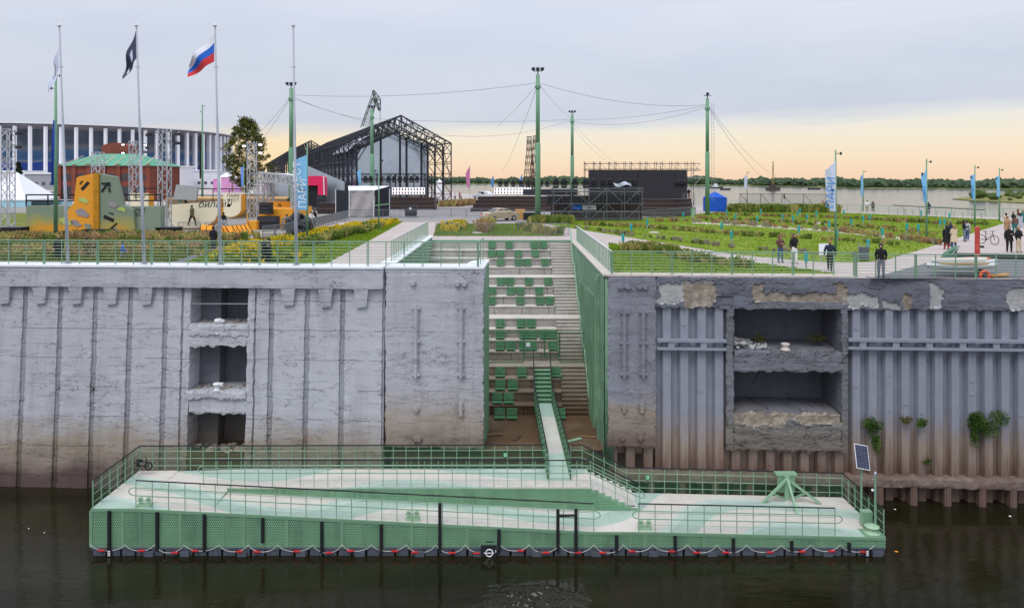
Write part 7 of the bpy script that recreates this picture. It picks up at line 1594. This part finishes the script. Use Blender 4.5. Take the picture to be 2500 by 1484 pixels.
MB().beam(bp + Vector((-.6, 0, .12)), bp + Vector((1.1, 0, .12)), .08, .08).build('trailer_frame', M_dark, bt); MB().tube([bp + Vector((.6, -.1, .2)), bp + Vector((.6, -.2, .2))], .2, 10).build('trailer_wheel', M_black, bt)
b = MB(); hull(b, bp + Vector((.55, 1.1, 0)), 3.4, .4, .22, G + .42, .14); bt2 = tag(b.build('kayak', M_bw, smooth=True), 'second white kayak behind the rowing boat', 'kayak')
t_ = thing('board_stack', 'stack of pale wooden boards lying across the rowing boat', 'boards', bp + Vector((0, .3, .8))); 
for k in range(3): q = bp + Vector((.15 - .05 * k, .4, .64 + k * .07)); MB().hexa([q + Vector(v) for v in ((-1.5, -.3, -.03), (.9, -.4, -.03), (1.5, .5, .05), (-.9, .5, .0), (-1.5, -.3, .03), (.9, -.4, .03), (1.5, .5, .11), (-.9, .5, .06))]).build('board', (M_ply, M_bw, M_coping)[k], t_)
q = at(2404, 673, bp.y - .4); ring = [q + Vector((.22 * math.cos(a), 0, .22 * math.sin(a))) for a in [i * math.pi / 10 for i in range(21)]]; tag(MB().tube(ring, .075, 8, False).build('life_ring', mat('ring_orange', lin(236, 90, 50), .5, .05)), 'orange life ring leaning on the rowing boat', 'life ring')
q = gnd(2440, 677); tag(MB().beam(q + Vector((-.45, 0, .08)), q + Vector((.5, .1, .14)), .25, .08).build('paddle', mat('oar_yellow', lin(226, 150, 40), .6, .05)), 'yellow paddle lying on the ground right of the life ring', 'paddle')
q = gnd(2312, 640); t_ = thing('dinghy_bow', 'upturned green dinghy bow behind the rowing boat', 'boat', q); MB().prism([q + Vector(v) for v in ((-.25, 0, 0), (.35, 0, 0), (.55, 0, .5), (.75, 0, .95), (.4, 0, .75), (.0, 0, .5))], (0, .4, 0)).build('shell', mat('dinghy_green', lin(70, 112, 84), .5, .1), t_); MB().beam(q + Vector((.3, -.02, .5)), q + Vector((.75, -.02, .98)), .1, .05).build('gunwale', M_stake, t_)
q = gnd(2412, 596); bk = thing('bicycle', 'black bicycle standing on the right promenade', 'bicycle', q); d_ = Vector((.32, -.9, 0)).normalized()
for s in (-.52, .52): MB().tube([q + d_ * (s + .33 * math.cos(a)) + Vector((0, 0, .34 + .33 * math.sin(a))) for a in [i * math.pi / 9 for i in range(19)]], .025, 5, False).build('wheel', M_black, bk)
F = lambda x, z: q + d_ * x + Vector((0, 0, z))
MB().tube([F(-.52, .34), F(-.1, .3), F(.38, .78), F(-.2, .8), F(-.1, .3)], .03, 5).build('frame', M_dark, bk); MB().tube([F(.52, .34), F(.38, .8), F(.36, .98)], .025, 5).build('fork', M_dark, bk); n2 = Vector((-d_.y, d_.x, 0)); MB().tube([F(.36, .98) - n2 * .3, F(.36, 1.0), F(.36, .98) + n2 * .3], .02, 5).build('handlebar', M_dark, bk); MB().beam(F(-.34, .93), F(-.08, .93), .12, .05).build('saddle', M_black, bk); MB().tube([F(-.2, .8), F(-.21, .92)], .02, 5).build('seat_post', M_steel, bk)
q = gnd(2396, 605); tag(MB().box(q.x - .15, q.x + .2, q.y, q.y + .25, G, G + .14).build('cable_box', M_black), 'small black box on the pavement left of the bicycle', 'box')
for i, (px, y, sx, sy) in enumerate(((2223, 1225, .1, .04), (2466, 1260, .07, .05), (2188, 1346, .08, .05), (2185, 1243, .05, .03), (70, 1290, .03, .03), (108, 1300, .03, .03))):
    q = gnd(px, y, 0); b = MB(); b.blob(q + Vector((0, 0, .01)), (sx, sy, .02), i, .4, 8, 4); tag(b.build('floating_litter', M_white if i != 2 else M_chair), ['white scrap floating under the right quay wall', 'pale scrap floating at the right edge', 'yellow leaf floating right of the pontoon', 'thin white scrap floating near the pontoon mast', 'tiny white scrap floating at the left edge', 'tiny pale scrap floating left of the pontoon'][i], 'litter')

# ------------------------------------------------------------------ people
M_skin = mat('skin', lin(214, 168, 142), .6, .05); HAIR = {'d': lin(44, 34, 30), 'b': lin(150, 116, 78), 'r': lin(120, 66, 44), 'g': lin(90, 80, 72)}
PAL = {'blk': lin(26, 26, 32), 'navy': lin(40, 46, 66), 'jean': lin(70, 92, 128), 'wht': lin(226, 226, 226), 'brn': lin(104, 74, 66), 'bei': lin(200, 184, 156), 'gry': lin(120, 122, 128), 'red': lin(150, 40, 46), 'olv': lin(96, 88, 60), 'blu': lin(40, 110, 190), 'plaid': lin(112, 122, 130), 'tan': lin(170, 132, 100), 'teal': lin(40, 110, 110), 'kha': lin(150, 136, 110), 'sil': lin(170, 172, 180), 'yel': lin(210, 180, 50)}
def cmat(c): return mat('cloth_' + c, PAL[c], .85, .12 if c != 'plaid' else .35, 4.0 if c != 'plaid' else 9.0)
def person(label, px, y, h, yaw, top, bot, pose='stand', hair='d', shoe='blk', coat=0, long_hair=False, hat=False, group=None, loc=None, bend=0.0):
    """one continuous skinned body; hair and coat are its children. yaw 0 faces the camera"""
    p = loc or gnd(px, y); s = h / 1.75
    J = {}; E = []; Rr = {}; ZN = {}
    def j(n, x, yy, z, r, zone): J[n] = Vector((x, yy, z)); Rr[n] = r; ZN[n] = zone
    st = {'walk': .24, 'stand': 0.03}.get(pose, .03)
    j('pel', 0, 0, .93, .15, 'b'); j('wst', 0, -.0, 1.08, .145, 't'); j('chs', 0, .01 - bend * .3, 1.30 - bend * .12, .175, 't'); j('nkb', 0, .01 - bend * .5, 1.44 - bend * .2, .085, 't'); j('nck', 0, -.0 - bend * .55, 1.51 - bend * .22, .052, 's'); j('hed', 0, -.015 - bend * .6, 1.62 - bend * .25, .088, 's'); j('crn', 0, -.0 - bend * .6, 1.70 - bend * .26, .075, 's'); j('nose', 0, -.105 - bend * .6, 1.605 - bend * .25, .016, 's')
    E += [('pel', 'wst'), ('wst', 'chs'), ('chs', 'nkb'), ('nkb', 'nck'), ('nck', 'hed'), ('hed', 'crn'), ('hed', 'nose')]
    for sd, sg in (('l', 1), ('r', -1)):
        f = st * sg
        j('hip' + sd, sg * .095, 0, .86, .108, 'b'); j('kne' + sd, sg * .105, -f * .75 - .02, .49, .082, 'b'); j('ank' + sd, sg * .11, -f + (.06 if pose == 'walk' and sg < 0 else 0), .11, .062, 'b'); j('hel' + sd, sg * .11, -f + .03, .055, .04, 'f'); j('toe' + sd, sg * .125, -f - .16, .035, .034, 'f')
        E += [('pel', 'hip' + sd), ('hip' + sd, 'kne' + sd), ('kne' + sd, 'ank' + sd), ('ank' + sd, 'hel' + sd), ('hel' + sd, 'toe' + sd)]
        by = -bend * .45; bz = -bend * .18
        j('sho' + sd, sg * .19, .01 + by, 1.39 + bz, .088, 't')
        if pose == 'phone' or (pose == 'hold' and sg > 0): el, wr = (sg * .24, -.02 + by, 1.12 + bz), (sg * .07, -.27 + by, 1.20 + bz)
        elif pose == 'pocket': el, wr = (sg * .245, .06, 1.13), (sg * .19, -.08, .93)
        elif pose == 'hug': el, wr = (sg * .22, -.16, 1.22), (sg * .08, -.34, 1.24)
        elif pose == 'bend': el, wr = (sg * .22, -.25 + by, 1.05 + bz), (sg * .17, -.42 + by, .86 + bz)
        else: el, wr = (sg * .25, .03 + f * .5, 1.13), (sg * .26, -.06 + f * 1.0, .90)
        j('elb' + sd, *el, .066, 't'); j('wri' + sd, *wr, .045, 't'); d = (Vector(wr) - Vector(el)).normalized(); o_ = Vector((-sg, 0, 0)) if abs(d.z) > .6 else Vector((0, 0, -1)); o_ = (o_ - d * o_.dot(d)).normalized(); si = d.cross(o_)
        q = Vector(wr) + d * .06; j('plm' + sd, *q, .034, 's'); E += [('chs', 'sho' + sd), ('sho' + sd, 'elb' + sd), ('elb' + sd, 'wri' + sd), ('wri' + sd, 'plm' + sd)]
        for k in range(4):
            a_ = q + d * .05 + si * (.024 * (k - 1.5)); b_ = a_ + d * (.035 - .004 * abs(k - 1.3)) + o_ * .018; j(f'fa{k}{sd}', *a_, .0105, 's'); j(f'fb{k}{sd}', *b_, .009, 's'); E += [('plm' + sd, f'fa{k}{sd}'), (f'fa{k}{sd}', f'fb{k}{sd}')]
        th = q - d * .01 + si * .045 * sg; j('tha' + sd, *th, .012, 's'); th = th + d * .035 + si * .012 * sg; j('thb' + sd, *th, .010, 's'); E += [('plm' + sd, 'tha' + sd), ('tha' + sd, 'thb' + sd)]
    names = list(J); idx = {n: i for i, n in enumerate(names)}
    me = bpy.data.meshes.new('sk'); me.from_pydata([J[n] for n in names], [(idx[a], idx[c]) for a, c in E], []); o = bpy.data.objects.new('sk', me); COL.objects.link(o)
    md = o.modifiers.new('s', 'SKIN'); md.use_smooth_shade = True
    for i, n in enumerate(names): v = me.skin_vertices[0].data[i]; r = Rr[n]; v.radius = (r, r * (.72 if n in ('wst', 'chs', 'pel') else 1)); v.use_root = (n == 'pel')
    o.modifiers.new('u', 'SUBSURF').levels = 1
    dg = bpy.context.evaluated_depsgraph_get(); m2 = bpy.data.meshes.new_from_object(o.evaluated_get(dg)); bpy.data.objects.remove(o); m2.name = 'person'
    m2.materials.clear()
    for m_ in (cmat(top), cmat(bot), M_skin, cmat(shoe)): m2.materials.append(m_)
    segs = [(J[a], J[c], ZN[c] if ZN[a] != 'f' else 'f', Rr[a]) for a, c in E]; zi = {'t': 0, 'b': 1, 's': 2, 'f': 3}
    for f in m2.polygons:
        c = f.center; best = None
        for a, e, z_, r in segs:
            t = max(0, min(1, (c - a).dot(e - a) / max(1e-9, (e - a).length_squared))); d2 = (c - a.lerp(e, t)).length / max(.03, r)
            if best is None or d2 < best[0]: best = (d2, z_)
        f.material_index = zi[best[1]]; f.use_smooth = True
    cy, sy = math.cos(yaw), math.sin(yaw)
    ob = bpy.data.objects.new('person', m2); COL.objects.link(ob); ob.location = p; ob.rotation_euler = (0, 0, yaw); ob.scale = (s, s, s); tag(ob, label, 'person', group)
    hd = J['hed']; b = MB(); cz = hd + Vector((0, .02, .035))
    b.sheet(lambda a, c: cz + Vector((.098 * math.sin(.2 + 1.45 * c) * math.cos(6.283 * a), .108 * math.sin(.2 + 1.45 * c) * math.sin(6.283 * a) + .012, .098 * math.cos(.2 + 1.45 * c) + (-.10 if math.sin(6.283 * a) > -.2 and c > .9 else 0))), 12, 5)
    if long_hair: b.blob(hd + Vector((0, .07, -.12)), (.09, .06, .2), 1, .15, 8, 6)
    k = b.build('hair' if not hat else 'cap', mat('hair_' + hair, HAIR[hair], .7, .15) if not hat else cmat('navy'), None, True); k.parent = ob
    b = MB()
    for sg in (-1, 1): b.blob(hd + Vector((sg * .032, -.088, .015)), (.011, .006, .008), 0, 0, 6, 4)
    k = b.build('eyes', M_black, None); k.parent = ob
    if coat:
        z1 = 1.36; b = MB(); n_ = 14
        prof = [(.17, 1.38), (.2, 1.2), (.185, 1.05), (.21, .9), (.25, max(coat, .4))] + ([(.27, coat)] if coat < .4 else [])
        bs = len(b.v)
        for r, z in prof:
            for i in range(n_): q = 6.283 * i / n_; b.v.append((r * math.cos(q) * 1.1, r * .78 * math.sin(q) * (1.25 if st > .1 and z < .8 else 1), z + .01 * math.sin(3 * q)))
        for i in range(len(prof) - 1):
            for jx in range(n_): b.face((bs + i * n_ + jx, bs + i * n_ + (jx + 1) % n_, bs + (i + 1) * n_ + (jx + 1) % n_, bs + (i + 1) * n_ + jx))
        k = b.build('coat', cmat(top), None, True); k.parent = ob
    if pose == 'phone': k = MB().cbox(Vector((0, -.3, 1.25)), .075, .02, .15).build('phone', M_black, None); k.parent = ob
    return ob
PI = math.pi
person('woman in brown jacket and blue jeans standing by the right railing', 1905, 641, 1.64, .1, 'brn', 'jean', 'phone', 'r', 'navy', long_hair=True)
person('man in black top and white trousers beside the woman in brown', 1939, 644, 1.76, .2, 'blk', 'wht', 'hold', 'g', 'blk')
person('man in dark clothes walking past the white board', 2026, 662, 1.68, 2.6, 'navy', 'blk', 'walk', 'b', 'tan')
person('man in black hoodie and checked trousers leaning at the right railing', 2151, 678, 1.72, -.5, 'blk', 'plaid', 'pocket', 'd', 'blk', hat=True)
person('woman in long black coat and red trousers on the right promenade', 2311, 609, 1.70, 2.9, 'blk', 'red', 'pocket', 'd', 'red', coat=.5)
person('woman in beige trench coat beside the black coat', 2329, 610, 1.76, 3.3, 'bei', 'jean', 'phone', 'b', 'wht', coat=.55, long_hair=True)
person('man in navy jacket behind the black coat', 2321, 599, 1.78, 2.7, 'navy', 'blk', 'pocket', 'g', 'blk'); person('woman in black jacket and wide jeans on the promenade', 2354, 590, 1.72, 1.2, 'blk', 'plaid', 'phone', 'd', 'blk', long_hair=True)
person('person in pale jacket beside the wide jeans', 2361, 588, 1.66, 2.0, 'sil', 'jean', 'stand', 'd', 'wht')
person('man in black suit right of the bicycle', 2464, 616, 1.80, -.3, 'blk', 'blk', 'hold', 'g', 'blk', coat=.75); person('man in black jacket and beige trousers at the right edge', 2487, 617, 1.74, .2, 'blk', 'bei', 'hold', 'b', 'blk')
for i, (px, y, t_, b_, lab, yw) in enumerate(((2456, 560, 'bei', 'tan', 'person in beige in the group at the right edge', 2.8), (2474, 556, 'blk', 'teal', 'person in black with teal skirt in the right edge group', .5), (2460, 575, 'tan', 'brn', 'woman in tan shawl in front of the right edge group', .2), (2478, 572, 'brn', 'teal', 'woman in brown top and teal skirt in the right edge group', 3.0), (2490, 565, 'sil', 'wht', 'woman in silver dress in the right edge group', 3.1), (2498, 555, 'teal', 'teal', 'person in teal at the far right of the group', 2.5), (2486, 552, 'brn', 'blk', 'person in brown at the back of the right edge group', 1.0))):
    person(lab, px, y, 1.62 + .03 * i, yw, t_, b_, 'stand' if i % 2 else 'phone', 'dbrd'[i % 4], 'blk', coat=.5 if i in (2, 4, 5) else 0, long_hair=i % 2 == 0)
person('man in white shirt at the far promenade railing', 2117, 518, 1.74, 2.8, 'wht', 'kha', 'stand', 'd'); person('woman in dark jacket at the far promenade railing', 2131, 518, 1.62, 3.0, 'brn', 'blk', 'stand', 'd', long_hair=True); person('person in navy at the bar counter railing', 2267, 524, 1.72, 2.9, 'navy', 'navy', 'hold', 'd')
person('left person sitting by the sports nets', 2009, 512, 1.5, 2.9, 'tan', 'brn', 'hold', 'r'); person('right person by the sports nets', 2017, 512, 1.45, 3.3, 'brn', 'brn', 'stand', 'r', long_hair=True)
person('person in long black coat behind the left railing', 143, 640, 1.62, .6, 'blk', 'blk', 'walk', 'b', coat=.3); person('woman in olive jacket behind the left railing', 229, 641, 1.5, .3, 'olv', 'kha', 'hold', 'r', 'tan', long_hair=True); person('person in dark green beside the woman in olive', 212, 635, 1.4, 2.8, 'olv', 'olv', 'stand', 'd'); person('child in blue jacket behind the left railing', 300, 640, 1.22, 2.0, 'blu', 'gry', 'walk', 'd', hat=True)
person('man in black standing at the asphalt path', 521, 613, 1.72, 3.0, 'blk', 'navy', 'pocket', 'd', coat=.6); person('left one of a hugging couple in black at the left railing', 646, 645, 1.56, .9, 'blk', 'blk', 'hug', 'r', 'wht', coat=.8); person('right one of a hugging couple in black at the left railing', 657, 645, 1.50, -1.6, 'blk', 'blk', 'hug', 'd', 'wht', coat=.8)
person('stagehand in grey bending over the speakers', 690, 563, 1.72, 2.0, 'gry', 'gry', 'bend', 'd', bend=.7); person('person in black beside the cream ramp', 546, 561, 1.7, 2.9, 'blk', 'sil', 'hold', 'd'); person('person in olive jacket looking at a phone on the cream ramp', 469, 0, 1.98, 1.35, 'olv', 'blk', 'walk', 'd', coat=.85, hat=True, loc=at(469, 551, 69.2))
person('stagehand in black by the black heaps', 768, 552, 1.7, 2.6, 'blk', 'blk', 'hold', 'd'); person('person in white shirt by the black heaps', 756, 553, 1.68, 1.0, 'wht', 'blk', 'bend', 'd', bend=.5)
for i, (px, y, t_, lab) in enumerate(((1052, 502, 'sil', 'leftmost of three people below the openwork hall'), (1067, 502, 'gry', 'middle one of three people below the openwork hall'), (1087, 503, 'sil', 'right one of three people below the openwork hall'), (1111, 489, 'wht', 'person in white at the foot of the hall'), (1126, 489, 'wht', 'person in white right of the hall'), (1122, 486, 'red', 'person in red near the hall'))): person(lab, px, y, 1.72, i * 1.1, t_, 'blk', 'stand' if i % 2 else 'hold', 'd')
person('rigger in black with yellow helmet on the right scaffold', 1682, 0, 1.75, .5, 'blk', 'brn', 'hold', 'b', loc=at(1682, 487, 112)); t_ = thing('work_platform', 'small scaffold work platform under the rigger', 'scaffold', at(1682, 525, 112)); q = at(1682, 487, 112)
MB().box(q.x - .8, q.x + .8, 111.5, 112.6, q.z - .08, q.z - .005).build('deck', M_ply, t_)
for dx, dy in ((-.8, 111.5), (.8, 111.5), (-.8, 112.6), (.8, 112.6)): MB().tube([(q.x + dx, dy, G), (q.x + dx, dy, q.z + 1)], .04, 5).build('leg', M_galv, t_)
